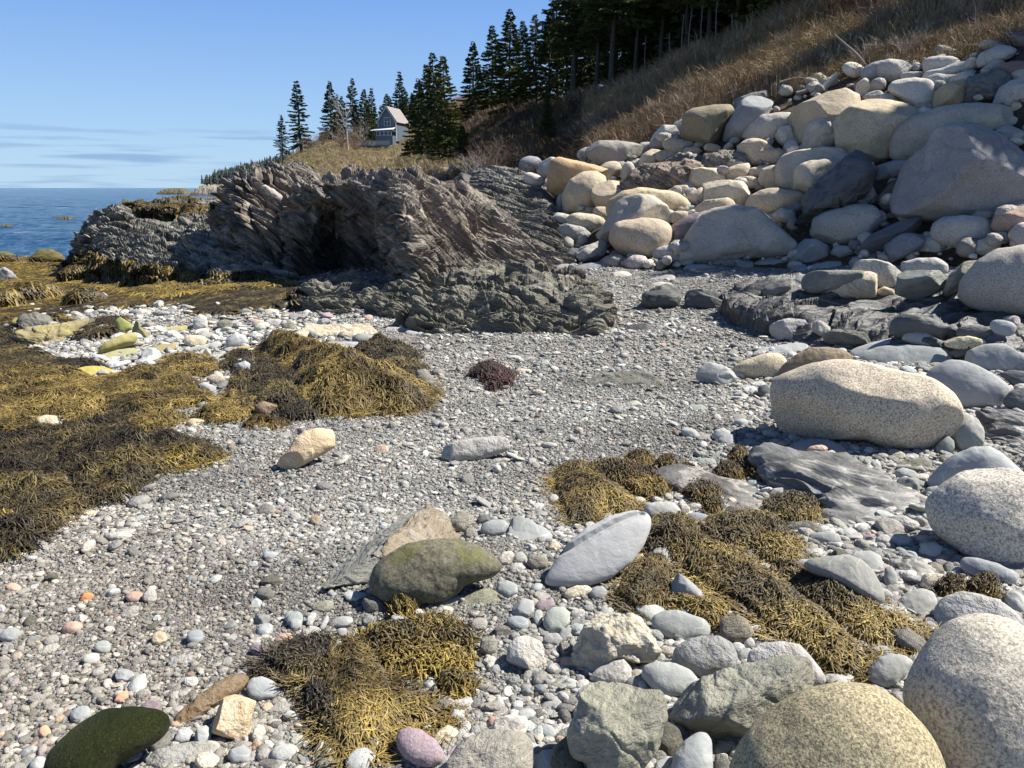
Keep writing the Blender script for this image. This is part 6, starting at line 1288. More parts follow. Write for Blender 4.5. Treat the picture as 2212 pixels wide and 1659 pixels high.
    L_ = length * rng.uniform(.5, 1.25, q); W_ = width * rng.uniform(.6, 1.4, q)
    px, py = rx.copy(), ry.copy(); jit = rng.normal(0, .25 + noise * .6, q); cur = rng.normal(0, .28 * curl, q); pts = []; lf = np.minimum(rng.random(q) ** 1.3 * (lift * 1.2) * length, .055); tipup = rng.random(q) < .4
    for s_ in range(steps):
        t = s_ / (steps - 1); z = zf(px, py); pts.append(np.stack([px, py, z + .004 + lf * np.where(tipup, t ** .8 * 1.15, math.sin(math.pi * min(1, t * 1.15 + .12))) + rng.random(q) * .004], 1))
        fx, fy = flowf(px, py); a = jit + cur * s_; l = np.hypot(fx, fy) + 1e-6; fx, fy = fx / l, fy / l
        st = L_ / (steps - 1); px = px + (fx * np.cos(a) - fy * np.sin(a)) * st; py = py + (fx * np.sin(a) + fy * np.cos(a)) * st
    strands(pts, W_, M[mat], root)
    WEEDS.append(root); return root

def strands(pts, W_, mat, root, name='fronds'):
    """tapered three-sided strands, one island each"""
    S = len(pts); q = len(W_); A = np.stack(pts, 1)                       # q,S,3
    T = np.gradient(A, axis=1); T /= np.linalg.norm(T, axis=2)[..., None] + 1e-9
    up = np.array([0, 0, 1.0]); sd = np.cross(T, up); sd /= np.linalg.norm(sd, axis=2)[..., None] + 1e-9; nn = np.cross(sd, T)
    prof = np.array([.55, 1, 1, .95, .85, .7, .5, .35])[:S] if S <= 8 else np.linspace(1, .4, S); prof = prof.copy(); prof[-1] = .3
    wv = (W_[:, None] * prof[None])[..., None] * .5
    ring = np.stack([A - sd * wv, A + nn * wv * .8, A + sd * wv], 2)       # q,S,3,3
    V = ring.reshape(-1, 3); base = (np.arange(q) * S * 3)[:, None, None] + (np.arange(S - 1) * 3)[None, :, None]
    F = []
    for a, b_ in ((0, 1), (1, 2)):
        F.append(np.stack(np.broadcast_arrays(base + a, base + b_, base + 3 + b_, base + 3 + a), -1).reshape(-1, 4))
    F = np.concatenate(F)
    o = mesh_np(name, V, F, mat, loc=tuple(root.location), parent=root)
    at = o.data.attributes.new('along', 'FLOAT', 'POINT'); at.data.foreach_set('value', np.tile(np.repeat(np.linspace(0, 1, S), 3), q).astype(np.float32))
    return o

WG = 'rockweed mats on the shingle'
# long mat on the right
weed('8', [(220,400),(260,310),(340,275),(430,280),(490,320),(520,380),(560,420),(640,450),(760,480),(760,540),(660,560),(560,540),(470,500),(400,530),(330,500),(260,470)], 'rockweed tuft at the upper end of the long mat, against the long pale stone', H=0.069, w=.10, n=7920, length=0.086, width=0.0045, flow=(.1,1,.5), spine=[(370,330),(380,360)], noise=0.54, lift=.5, clump=.035)
weed('8', [(500,340),(560,300),(660,280),(760,262),(860,270),(930,300),(960,350),(1020,400),(1060,460),(1040,520),(960,540),(860,520),(780,470),(700,440),(600,420),(540,400)], 'rockweed clump running along the top of the long mat below the bedrock', H=0.052, w=.09, n=9360, length=0.079, width=0.0045, flow=(.6,1,.7), spine=[(700,290),(980,450)], noise=0.68, lift=.5, clump=.035)
weed('8', [(420,470),(520,440),(640,470),(760,520),(880,580),(960,640),(1060,740),(1160,800),(1250,900),(1340,970),(1360,1030),(1300,1090),(1200,1095),(1140,1050),(1080,980),(1000,920),(900,880),(820,800),(740,740),(650,690),(560,640),(480,570)], 'longest band of rockweed, sweeping down to the lower right like a mane', H=0.086, w=.12, n=24480, length=0.115, width=0.0046, flow=(1,.75,.8), spine=[(480,470),(700,560),(900,700),(1100,860),(1250,980)], noise=0.47, lift=.35, clump=.035)
weed('8', [(840,540),(950,520),(1060,560),(1180,600),(1290,670),(1390,730),(1480,790),(1580,830),(1690,920),(1640,970),(1540,960),(1440,960),(1340,930),(1260,870),(1180,790),(1080,730),(980,650),(880,600)], 'second band of rockweed beside the longest one, ending in a pointed tip', H=0.075, w=.10, n=18720, length=0.108, width=0.0046, flow=(1,.7,.8), spine=[(880,550),(1100,620),(1300,730),(1500,850)], noise=0.47, lift=.35, clump=.035)
weed('8', [(120,620),(180,540),(260,490),(340,500),(360,560),(350,640),(400,700),(500,730),(600,730),(660,780),(640,830),(560,850),(480,790),(400,750),(300,760),(220,790),(150,740),(100,690)], 'yellowish rockweed curling round the pointed blue-grey stone', 'weed_gold', H=0.052, w=.09, n=11520, length=0.086, width=0.0045, flow=(.3,1,.8), spine=[(280,530),(330,700)], noise=0.81, lift=.45, clump=.035)
weed('8', [(825,260),(870,200),(950,168),(1050,175),(1130,200),(1145,260),(1120,300),(1020,310),(920,300)], 'round rockweed cushion on the low bedrock', 'weed_gold', H=0.052, w=.07, n=4608, length=0.065, width=0.0042, spine=[(960,200),(1020,210)], flow=(0,1,.4), noise=0.68, lift=.6, clump=.035)
# upper tufts
weed('6', [(240,600),(290,560),(350,560),(400,600),(470,650),(540,700),(580,740),(540,775),(450,770),(380,790),(300,800),(270,740),(250,680)], 'rockweed hump like a combed wig, behind the long pale pointed stone', 'weed_gold', H=0.092, w=.11, n=10800, length=0.122, width=0.0049, flow=(.35,1,1.0), spine=[(300,575),(400,620)], noise=0.41, lift=.3)
weed('6', [(350,590),(420,560),(520,560),(600,575),(650,600),(700,660),(690,700),(620,710),(540,670),(460,640),(390,620)], 'dark brown rockweed patch right of the wig-like hump', 'weed_orange', H=0.029, w=.08, n=6480, length=0.058, width=0.0044, noise=1.35, lift=.8, flow=(.5,1))
TUF = 'small rockweed tufts round the wavy bedrock'
for pts, lab in (([(530,540),(560,520),(620,525),(650,550),(600,565)], 'small dark rockweed tuft highest up the shingle'),
                 ([(660,560),(700,535),(740,550),(730,578),(680,580)], 'small rockweed tuft second from the left of the upper row'),
                 ([(750,590),(780,572),(825,590),(810,615),(765,612)], 'small rockweed tuft on the low bedrock, beside a flat stone'),
                 ([(975,520),(1000,498),(1040,515),(1030,540),(990,540)], 'tiny orange rockweed tuft near the big boulder shadow'),
                 ([(905,600),(930,570),(985,570),(1025,600),(1010,630),(950,632)], 'round orange rockweed tuft left of the wavy bedrock'),
                 ([(1000,560),(1040,545),(1090,570),(1120,610),(1090,628),(1030,600)], 'narrow orange rockweed tuft touching the wavy bedrock'),
                 ([(1125,650),(1140,610),(1200,598),(1260,620),(1320,628),(1370,645),(1350,668),(1260,670),(1180,668)], 'long orange rockweed strip lying on the wavy bedrock'),
                 ([(780,690),(800,650),(860,645),(920,660),(935,700),(900,725),(820,720)], 'brown rockweed tuft on the low bedrock, upper of two touching'),
                 ([(860,750),(870,715),(920,710),(940,750),(920,775),(880,775)], 'brown rockweed tuft on the low bedrock, lower of two touching')):
    weed('6', pts, lab, 'weed_orange' , H=0.029, w=.05, n=2160, length=0.043, width=0.0044, noise=1.62, lift=1.0, spine=[tuple(np.mean(pts, 0))], flow=(0, .5, .3), group=TUF)
weed('8', [(1750,680),(1760,640),(1810,615),(1880,625),(1900,670),(1840,700)], 'brown rockweed tuft behind the whitish flat-topped stone, left one', 'weed_orange', H=0.023, w=.05, n=2016, length=0.050, width=0.0041, noise=1.62, lift=.9, spine=[(1820,650)], group=TUF, clump=.035)
weed('8', [(1920,680),(1930,630),(1990,605),(2060,620),(2080,660),(2060,700),(1980,700)], 'brown rockweed tuft behind the whitish flat-topped stone, right one', 'weed_orange', H=0.023, w=.05, n=2304, length=0.050, width=0.0041, noise=1.62, lift=.9, spine=[(2000,640)], group=TUF, clump=.035)
# bottom centre mat
weed('7', [(350,1000),(420,970),(500,990),(560,1040),(610,1110),(640,1200),(660,1260),(760,1290),(860,1320),(915,1390),(860,1440),(760,1420),(680,1450),(600,1520),(500,1560),(440,1570),(390,1500),(360,1420),(340,1300),(330,1180),(320,1080)], 'golden rockweed mat combed downwards like hair in the bottom centre', 'weed_gold', H=0.063, w=.11, n=21600, length=0.144, width=0.0046, flow=(.35,1,1.2), spine=[(400,1000),(430,1200)], noise=0.41, lift=.25, clump=.035)
weed('7', [(500,960),(620,900),(760,870),(880,850),(1000,850),(1080,890),(1130,960),(1150,1060),(1120,1140),(1040,1180),(940,1180),(840,1170),(760,1150),(660,1160),(600,1080),(540,1020)], 'open branching rockweed spread right of the golden combed mat', 'weed_bright', H=0.020, w=.1, n=2462, length=0.086, width=0.0056, noise=1.76, lift=.5, flow=(.2,1,.5), curl=1.6, clump=.035)
weed('7', [(0,1120),(110,1040),(200,1000),(300,980),(350,1000),(340,1100),(330,1180),(240,1190),(130,1180),(40,1150)], 'thin dark rockweed trailing left of the golden combed mat', 'weed_dark', H=0.017, w=.08, n=4608, length=0.108, width=0.0045, noise=0.68, lift=.5, flow=(-1,.35,1), clump=.035)
weed('7', [(220,1260),(260,1220),(340,1250),(370,1400),(400,1520),(340,1500),(280,1400),(230,1340)], 'loose dark rockweed fringe along the lower left of the combed mat', 'weed_dark', H=0.012, w=.07, n=2160, length=0.072, width=0.0042, noise=1.35, lift=.6, flow=(-.2,1,1), clump=.035)
weed('7', [(690,800),(710,750),(760,730),(815,755),(820,800),(780,840),(720,840)], 'little rockweed tuft on its own just below the mossy boulder', 'weed_bright', H=0.023, w=.04, n=1584, length=0.040, width=0.0044, noise=1.35, lift=1.4, spine=[(755,800)], flow=(0,.2,.1), clump=.035)
weed('7', [(950,1220),(960,1180),(1040,1180),(1120,1200),(1110,1240),(1020,1270)], 'small straggling rockweed piece below the open branching one', 'weed_bright', H=0.012, w=.05, n=604, length=0.072, width=0.0059, noise=1.62, lift=.7, flow=(1,-.1,1), clump=.035)
# dark red tuft mid beach
weed('d', [(1014,815),(1035,795),(1062,788),(1085,800),(1108,815),(1105,835),(1080,842),(1062,846),(1050,825)], 'dark red seaweed clump alone on the fine shingle', 'weed_red', H=0.035, w=.08, n=3744, length=0.086, width=0.0069, noise=1.89, lift=.8, spine=[(1065,812)], group='odd weed')
# mound left of centre
weed('3', [(1290,960),(1350,905),(1430,890),(1520,895),(1620,920),(1740,960),(1850,1010),(1950,1070),(2040,1100),(2150,1100),(2200,1140),(2160,1230),(2050,1265),(1900,1250),(1780,1275),(1660,1270),(1560,1220),(1500,1180),(1480,1100),(1400,1040)], 'big humped mound of golden rockweed combed to the right, left of centre', 'weed_gold', H=0.288, w=.26, n=40038, length=0.185, width=0.0067, flow=(1,.30,1.1), spine=[(1440,920),(1560,980)], noise=0.42, lift=.25, holes=.1, clump=.09)
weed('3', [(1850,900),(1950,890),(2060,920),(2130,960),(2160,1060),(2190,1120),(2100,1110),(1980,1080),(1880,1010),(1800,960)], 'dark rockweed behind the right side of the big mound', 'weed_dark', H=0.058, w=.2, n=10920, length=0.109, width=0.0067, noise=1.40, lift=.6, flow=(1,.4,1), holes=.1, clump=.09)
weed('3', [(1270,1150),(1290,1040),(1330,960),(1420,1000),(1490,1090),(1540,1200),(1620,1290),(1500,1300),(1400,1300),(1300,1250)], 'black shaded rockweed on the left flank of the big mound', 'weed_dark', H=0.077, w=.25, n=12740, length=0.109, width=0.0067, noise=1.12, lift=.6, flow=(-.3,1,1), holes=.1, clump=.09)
weed('3', [(790,1050),(820,1000),(880,975),(980,975),(1080,985),(1120,1020),(1110,1060),(1000,1085),(880,1080),(810,1075)], 'round star-shaped rockweed cushion above the left mats', 'weed_gold', H=0.058, w=.22, n=9462, length=0.130, width=0.0067, spine=[(955,1030)], noise=0.56, lift=.4, holes=.1, clump=.09)
weed('3', [(1120,1000),(1200,950),(1290,960),(1290,1060),(1290,1140),(1300,1250),(1220,1290),(1140,1240),(1170,1150),(1190,1070),(1110,1040)], 'dark rockweed between the star-shaped cushion and the mound', 'weed_dark', H=0.048, w=.2, n=11830, length=0.109, width=0.0067, noise=1.40, lift=.5, flow=(0,1,1), holes=.1, clump=.09)
weed('5', [(440,80),(540,20),(640,10),(760,50),(830,120),(880,160),(960,110),(1060,150),(1060,210),(960,230),(860,240),(780,200),(700,250),(620,290),(520,260),(450,190)], 'golden-brown rockweed mat left of the mound', 'weed_gold', H=0.042, w=0.25, n=27300, length=0.142, width=0.0060, flow=(1,.6,1), spine=[(560,80),(850,150)], noise=0.98, lift=.4, holes=.22, clump=.10)
weed('5', [(1000,255),(1040,225),(1130,218),(1190,235),(1150,258),(1060,265)], 'flat red-brown rockweed scrap below the mound', 'weed_orange', H=0.008, w=0.10, n=2912, length=0.076, width=0.0053, noise=0.84, lift=.4, flow=(1,.1,1), holes=.22, clump=.10)
weed('5', [(-480,20),(60,0),(200,30),(330,70),(430,110),(440,180),(400,250),(300,230),(240,200),(140,200),(130,270),(60,300),(-480,300)], 'wavy golden rockweed mat at the left edge', 'weed_gold', H=0.047, w=0.25, n=40768, length=0.152, width=0.0060, flow=(1,.5,1), spine=[(60,60),(350,120)], noise=1.12, lift=.4, holes=.22, clump=.10)
weed('5', [(250,250),(400,250),(480,210),(560,290),(700,290),(820,330),(900,370),(860,400),(740,420),(620,450),(560,500),(480,560),(380,560),(300,520),(240,440),(230,330)], 'dark rockweed mat with a golden streak, lowest tongue of the left mats', 'weed_dark', H=0.037, w=0.22, n=29120, length=0.130, width=0.0056, flow=(1,.25,1), noise=0.84, lift=.4, holes=.22, clump=.10)
weed('5', [(380,420),(480,370),(600,340),(740,340),(850,370),(900,385),(840,405),(700,430),(560,440),(460,440)], 'golden streak of rockweed on the lowest tongue of the left mats', 'weed_bright', H=0.050, w=0.20, n=9100, length=0.130, width=0.0056, flow=(1,-.1,1), noise=0.56, lift=.3, holes=.22, clump=.10)
weed('5', [(-480,290),(60,300),(150,270),(250,260),(240,440),(300,520),(370,560),(260,640),(160,720),(60,790),(-480,830)], 'dark trailing rockweed running down the left edge', 'weed_dark', H=0.026, w=0.20, n=43680, length=0.130, width=0.0054, flow=(.8,.6,1), noise=0.98, lift=.4, holes=.22, clump=.10)
weed('5', [(-480,560),(0,545),(80,540),(130,590),(120,660),(60,690),(-480,720)], 'golden rockweed tress at the left edge above the shingle', 'weed_bright', H=0.037, w=0.12, n=10192, length=0.130, width=0.0054, flow=(-.2,1,1), noise=0.70, lift=.3, holes=.22, clump=.10)
# weed hanging on the ledges at the left, each frond laid down the rock face
BV = bvh()
def rockhang(name_label, poly, n, length, width, mat, flowpx=None, grp='rockweed on the left ledges', lift=.03, seedmul=1.0, rand=.35):
    root = None; pts_all = []; poly = np.array([D('3', *p) for p in poly]); lo, hi = poly.min(0), poly.max(0)
    px = rng.uniform(lo[0], hi[0], n * 4); pv = rng.uniform(lo[1], hi[1], n * 4); k_ = inpoly(px, pv, poly); px, pv = px[k_][:n], pv[k_][:n]
    S = 6; out = np.zeros((len(px), S, 3)); ok = np.zeros(len(px), bool)
    for i in range(len(px)):
        h, nn = hit(px[i], pv[i])
        if h.y > 60: continue
        if nn.dot(h - Vector((0, 0, CAMZ))) > 0: nn = -nn
        L_ = length * R.uniform(.5, 1.3) / (S - 1); p = h.copy(); jx = R.gauss(0, rand); ok[i] = True
        for s_ in range(S):
            lf = lift * (.2 + R.random()) * math.sin(math.pi * min(1, .15 + s_ / S))
            out[i, s_] = p + nn * lf
            g = Vector((jx, -.25 if nn.z > .7 else 0, -1)); g = g - nn * g.dot(nn)
            if g.length < 1e-4: g = Vector((jx, -1, 0))
            p = p + g.normalized() * L_
            q = BV.find_nearest(p)
            if q[0] is not None and (q[0] - p).length < .5:
                nq = q[1]
                if nq.dot(q[0] - Vector((0, 0, CAMZ))) > 0: nq = -nq
                p = q[0]; nn = (nn * .5 + nq * .5).normalized()
    out = out[ok]; c = out[:, 0].mean(0); root = empty('rockweed_mat', tuple(float(v) for v in c)); tag(root, name_label, 'seaweed', grp)
    strands([out[:, s_] for s_ in range(S)], width * rng.uniform(.6, 1.4, len(out)), M[mat], root)
    return root
rockhang('olive rockweed curtain hanging from the long grey ledge', [(335,500),(370,440),(470,430),(560,470),(700,480),(850,500),(980,520),(1150,540),(1280,525),(1380,550),(1490,600),(1440,620),(1300,620),(1150,640),(1000,640),(900,670),(780,650),(600,640),(490,600),(480,540),(430,520)], 15000, .5, .028, 'weed_bright', lift=.09)
rockhang('dark strands streaking the olive rockweed curtain', [(335,500),(370,440),(560,470),(850,510),(1150,560),(1490,600),(1300,630),(1000,645),(600,610),(480,560)], 3500, .5, .03, 'weed_dark', lift=.07)
rockhang('golden-orange rockweed sheet spread over the far left shore', [(-420,450),(60,450),(150,470),(330,470),(440,510),(500,600),(640,650),(780,670),(700,700),(480,700),(300,720),(240,760),(330,800),(200,770),(60,780),(-420,800)], 21750, .5, .032, 'weed_orange', lift=.05, rand=.9)
rockhang('yellow rockweed streaks over the far left shore', [(-420,440),(60,450),(330,480),(440,520),(520,620),(340,640),(220,700),(100,720),(-420,720)], 10150, .5, .032, 'weed_bright', lift=.06, rand=.7)
rockhang('dark brown weed spread at the foot of the middle ledge', [(780,690),(930,670),(1150,640),(1300,620),(1500,610),(1560,640),(1500,690),(1400,720),(1250,720),(1200,750),(1050,750),(1100,715),(950,700)], 9000, .3, .028, 'weed_dark', lift=.05, rand=1.0)
rockhang('dark brown weed in the hollow before the golden sheet', [(300,600),(420,620),(600,650),(780,680),(700,710),(500,720),(350,760),(240,740),(480,690),(420,650)], 6000, .3, .028, 'weed_dark', lift=.05, rand=1.0)
rockhang('brown weed patch among pale cobbles left of the mossy block', [(440,860),(470,820),(560,785),(620,790),(600,850),(560,870),(480,885)], 2500, .22, .018, 'weed_dark', lift=.08, rand=1.2)
rockhang('dark weed covering the layered ledge stone on the left', [(-420,800),(80,790),(40,870),(100,920),(200,980),(300,1010),(480,1000),(420,1040),(340,1060),(250,1060),(100,1060),(-420,1040)], 15950, .26, .018, 'weed_dark', lift=.06, rand=1.1)
rockhang('golden weed across the left, below the layered ledge stone', [(-420,1030),(120,1040),(330,1050),(380,1100),(600,1110),(700,1070),(820,1080),(900,1140),(700,1170),(500,1160),(200,1150),(-420,1120)], 17400, .28, .015, 'weed_gold', lift=.07, rand=1.2)
rockhang('thin olive weed on the low rusty ledge in the sea', [(640,200),(700,185),(930,190),(1100,190),(1100,210),(900,245),(720,235)], 2200, .5, .06, 'weed_orange', lift=.06, rand=1.0)
# ---------------------------------------------------------------- trees
def leaf_mat(name, cols, rough=.7):
    m, nt, b = newmat(name); k = NT(nt); g = nt.nodes.new('ShaderNodeNewGeometry')
    c = k.ramp(g.outputs['Random Per Island'], cols)
    oi = k.objrand(); c = k.mix(1.0, c, k.ramp(oi, [(0, .75), (1, 1.3)]), 'MULTIPLY')
    c = k.mix(1.0, c, k.objcol(), 'MULTIPLY')
    nt.links.new(c, b.inputs['Base Color']); b.inputs['Roughness'].default_value = rough; b.inputs['Specular IOR Level'].default_value = .2
    return m
M['spruce'] = leaf_mat('spruce_needles', [(0, (.028, .042, .016)), (.5, (.065, .092, .028)), (1, (.16, .175, .050))])
M['bark'] = stone_mat('bark', (.10, .085, .07), (.06, .05, .04), grain=(60, 1), lump=(12, 1), stretch=(1, 1, .3))
M['palebark'] = stone_mat('palebark', (.42, .40, .37), (.30, .28, .26), grain=(60, .5))
M['greytwig'] = stone_mat('greytwig', (.26, .225, .19), (.18, .15, .12), grain=(60, .5))
M['redtwig'] = stone_mat('redtwig', (.25, .175, .125), (.17, .12, .085), grain=(60, .5))

def tube(path, rad, sides=5):
    path = np.array(path, float); rad = np.array(rad, float); T = np.gradient(path, axis=0); T /= np.linalg.norm(T, axis=1)[:, None] + 1e-9
    ref = np.array([0.31, .95, .05]) if abs(T[0, 2]) > .8 else np.array([0, 0, 1.0]); A = np.cross(T, ref); A /= np.linalg.norm(A, axis=1)[:, None] + 1e-9; B_ = np.cross(T, A)
    t = np.linspace(0, 2 * math.pi, sides, endpoint=False); V = path[:, None] + rad[:, None, None] * (np.cos(t)[None, :, None] * A[:, None] + np.sin(t)[None, :, None] * B_[:, None])
    n = len(path); F = []
    for i in range(n - 1):
        for j in range(sides): F.append((i * sides + j, i * sides + (j + 1) % sides, (i + 1) * sides + (j + 1) % sides, (i + 1) * sides + j))
    return V.reshape(-1, 3), np.array(F)

class MB:
    def __init__(s): s.V = []; s.F = []; s.n = 0
    def add(s, V, F): s.V.append(np.asarray(V, float)); s.F.append(np.asarray(F) + s.n); s.n += len(V)
    def obj(s, name, mat, parent=None, smooth=True):
        o = mesh_np(name, np.concatenate(s.V), np.concatenate(s.F), mat, smooth)
        if parent: o.parent = parent
        return o

def spruce(seed, H=12.0, rmax=2.4, clear=.12, dens=1.0, ragged=.25, spray=.19, tiers=None, lean=0.0, deadlow=0):
    g = np.random.default_rng(seed); root = empty('spruce_tree', (0, 0, 0)); tr = MB(); cr = MB()
    z = np.linspace(0, H, 9); path = np.stack([.05 * np.sin(z + seed) + lean * z * .03, .05 * np.cos(z * 1.3), z], 1)
    tr.add(*tube(path, np.linspace(.018 * H + .02, .015, 9), 7))
    nt_ = tiers or int(H * 3.6 * dens); Cs = []; Ds = []; Ss = []
    for i in range(nt_):
        t = clear + (1 - clear) * (i + g.uniform(-.3, .3)) / nt_; t = min(max(t, clear), .985); u = (t - clear) / (1 - clear)
        Lm = rmax * ((1 - u) ** .85) * (.55 + .45 * min(1, u * 6 + .35)) + .10
        nb = int(g.integers(4, 7))
        for b_ in range(nb):
            L = Lm * g.uniform(1 - ragged * 1.6, 1 + ragged * .5); a = g.uniform(0, 2 * math.pi)
            if g.random() < ragged * .35: continue
            zz = (t + g.uniform(-.6, .6) * (1 - clear) / nt_) * H; droop = -.30 * L * (1 - u) + .18 * L * u; s_ = np.linspace(0, 1, 5)
            x = s_ * L; zr = zz + droop * s_ ** 1.3 + .10 * L * s_ ** 3
            bp = np.stack([path[0, 0] + np.cos(a) * x, np.sin(a) * x, zr], 1)
            tr.add(*tube(bp, np.linspace(.012 + .008 * L, .004, 5), 3))
            ns = max(5, int(L / spray * 6.5 * dens)); q = np.sqrt(g.uniform(.03, 1, ns)); side = g.uniform(-1, 1, ns) * .30 * L * (1.05 - q) + g.normal(0, .05, ns)
            px = q * L; cz = zz + droop * q ** 1.3 + .10 * L * q ** 3 - np.abs(side) * .25 - g.random(ns) * .12
            ca, sa = math.cos(a), math.sin(a)
            Cs.append(np.stack([px * ca - side * sa, px * sa + side * ca, cz], 1)); an = a + np.sign(side) * g.uniform(.2, 1.0, ns)
            Ds.append(np.stack([np.cos(an), np.sin(an), g.uniform(-.55, .15, ns)], 1)); Ss.append(np.full(ns, spray) * g.uniform(.7, 1.5, ns))
    for i in range(deadlow):
        zz = g.uniform(.05, clear) * H; a = g.uniform(0, 6.28); L = g.uniform(.4, 1.2); bp = [(0, 0, zz), (math.cos(a) * L * .6, math.sin(a) * L * .6, zz - .1), (math.cos(a) * L, math.sin(a) * L, zz - .25)]
        tr.add(*tube(bp, [.02, .012, .004], 3))
    C = np.concatenate(Cs); Dd = np.concatenate(Ds); S = np.concatenate(Ss); n = len(C)
    Dd /= np.linalg.norm(Dd, axis=1)[:, None]; U = g.normal(size=(n, 3)); U = np.cross(Dd, U); U /= np.linalg.norm(U, axis=1)[:, None]
    # each spray: a slim diamond bent down its middle
    a_ = C - Dd * S[:, None] * .2; b_ = C + Dd * S[:, None] * .35 + U * S[:, None] * .26; c_ = C + Dd * S[:, None] * 1.15 - np.array([0, 0, .12]) * S[:, None]; d_ = C + Dd * S[:, None] * .35 - U * S[:, None] * .26
    V = np.stack([a_, b_, c_, d_], 1).reshape(-1, 3); F = np.arange(n * 4).reshape(-1, 4)
    V2 = np.cross(Dd, U); e_ = C + Dd * S[:, None] * .3 + V2 * S[:, None] * .22; f_ = C + Dd * S[:, None] * .3 - V2 * S[:, None] * .22
    Vb = np.stack([a_, e_, c_, f_], 1).reshape(-1, 3)
    cr.add(V, F); cr.add(Vb, F)
    t_o = tr.obj('trunk', M['bark'], root); c_o = cr.obj('crown', M['spruce'], root, smooth=False)
    return root

def bare(seed, H=6, spread=.5, depth=5, r0=.05, mat='greytwig', stems=1, name='bare_tree', wig=.25):
    g = random.Random(seed); root = empty(name, (0, 0, 0)); m_ = MB()
    def grow(p, d, L, r, k_):
        n = 3; path = [p]
        for i in range(n):
            d = (d + Vector((g.gauss(0, wig), g.gauss(0, wig), g.gauss(0, wig * .5) + .05)) * .5).normalized(); p = p + d * (L / n); path.append(p)
        m_.add(*tube([tuple(v) for v in path], [r, r * .85, r * .7, r * .55], 4 if k_ > 2 else 3))
        if k_ <= 0: return
        for i in range(g.choice((2, 3, 3))):
            j = g.choice((1, 2, 3, 3)); dd = (d + Vector((g.gauss(0, spread), g.gauss(0, spread), g.gauss(0, spread * .5)))).normalized()
            grow(path[j], dd, L * g.uniform(.55, .85), r * .55, k_ - 1)
    for s_ in range(stems):
        d = Vector((g.gauss(0, .35 if stems > 1 else .05), g.gauss(0, .35 if stems > 1 else .05), 1)).normalized(); grow(Vector((g.uniform(-.2, .2) * (stems > 1), g.uniform(-.2, .2) * (stems > 1), 0)), d, H * g.uniform(.3, .42), r0, depth)
    m_.obj('branches', M[mat], root); return root

BV = bvh()
def place(root, px, v_base, y, v_top, H, label, cat='tree', group='trees along the shore', rz=None, tint=None, sx=1.0, first=[]):
    """stand a copy of a plant on the hill where its foot is seen, scaled to the height it shows"""
    p = W(px, v_base, y)
    h = BV.ray_cast(Vector((p[0], p[1], 60)), Vector((0, 0, -1)), 200)[0]
    z = h.z if h else p[2]
    z = min(z, p[2] + .5)
    ztop = W(px, v_top, y)[2]; s = (ztop - z) / H
    o = root if root.get('label') is None else copy_tree(root)
    o.location = (p[0], p[1], z - .15); o.scale = (s * sx, s * sx, s); o.rotation_euler = (R.gauss(0, .02), R.gauss(0, .02), R.uniform(0, 6.28) if rz is None else rz)
    tag(o, label, cat, group)
    for c in o.children: c.color = (*(tint or (1, 1, 1)), 1)
    return o
SPA = spruce(1, 12, 2.8, .14, 1.1, .22)
SPB = spruce(2, 13, 2.5, .30, 1.0, .45, deadlow=14)
SPC = spruce(3, 12, 3.1, .03, 1.25, .18)
SPD = spruce(4, 12, 1.9, .16, 1.0, .35)
SPE = spruce(5, 15, 3.0, .38, 1.1, .5, spray=.2, deadlow=20)
GT = 'spruces along the shore'
# point by the house
place(SPB, 612, 362, 138, 245, 13, 'small ragged spruce, leftmost on the point, seen against the sky', group=GT, sx=.9, tint=(1.0,1.05,1.1))
place(SPD, 652, 348, 142, 170, 12, 'tall slim spruce with even whorls, second from the left on the point', group=GT, sx=1.25, tint=(1.1,1.15,1.1))
place(SPC, 716, 305, 150, 172, 12, 'dense dark conical spruce left of the bare birch', group=GT, sx=.95)
place(SPD, 735, 305, 158, 200, 12, 'narrow spruce close behind the dense conical one', group=GT)
place(SPB, 765, 300, 165, 165, 13, 'thin spruce with a broken open top behind the birch', group=GT, sx=.9)
place(SPA, 788, 300, 165, 190, 12, 'mid-green spruce behind the birch, fuller than its neighbour', group=GT)
place(SPD, 802, 300, 168, 186, 12, 'pointed spruce just left of the house gable', group=GT)
place(SPB, 825, 290, 175, 225, 13, 'low thin spruce behind the house roof', group=GT)
place(SPA, 845, 285, 178, 205, 12, 'bushy spruce behind the house roof', group=GT, tint=(1.2,1.2,1.1))
place(SPD, 862, 285, 172, 150, 12, 'tallest slim spruce behind the house, with a bare lower trunk', group=GT, sx=1.1)
place(SPB, 880, 275, 170, 195, 13, 'dull spruce right of the tallest one behind the house', group=GT)
place(SPC, 905, 318, 62, 165, 12, 'dark spruce right of the house, first of the bigger trees', group=GT)
place(SPA, 925, 330, 52, 130, 12, 'ragged spruce in front of the dark one right of the house', group=GT, sx=.9)
place(SPB, 945, 335, 50, 105, 13, 'twin-topped tall spruce on the slope right of the house', group=GT)
place(SPA, 968, 330, 48, 110, 12, 'olive-tinged spruce beside the twin-topped one', group=GT, tint=(1.5,1.25,.9))
place(SPC, 962, 356, 38, 205, 12, 'broad low spruce leaning over the bank in front of the others', group=GT, sx=1.15)
place(SPC, 1000, 345, 40, 262, 12, 'small bushy spruce at the right of the bank', group=GT, sx=1.3)
place(SPC, 1022, 250, 72, 85, 12, 'conical spruce alone against the sky left of the tall group', group=GT)
place(SPA, 1062, 250, 66, 48, 12, 'tall spruce with a narrow top, left of the tall group', group=GT, sx=1.05)
place(SPC, 1100, 245, 60, 12, 12, 'tallest full spruce whose top nearly touches the picture edge', group=GT, sx=1.05, tint=(1.3,1.25,.95))
place(SPA, 1128, 245, 62, 38, 12, 'green spruce right of the tallest full one', group=GT, tint=(1.35,1.3,.95))
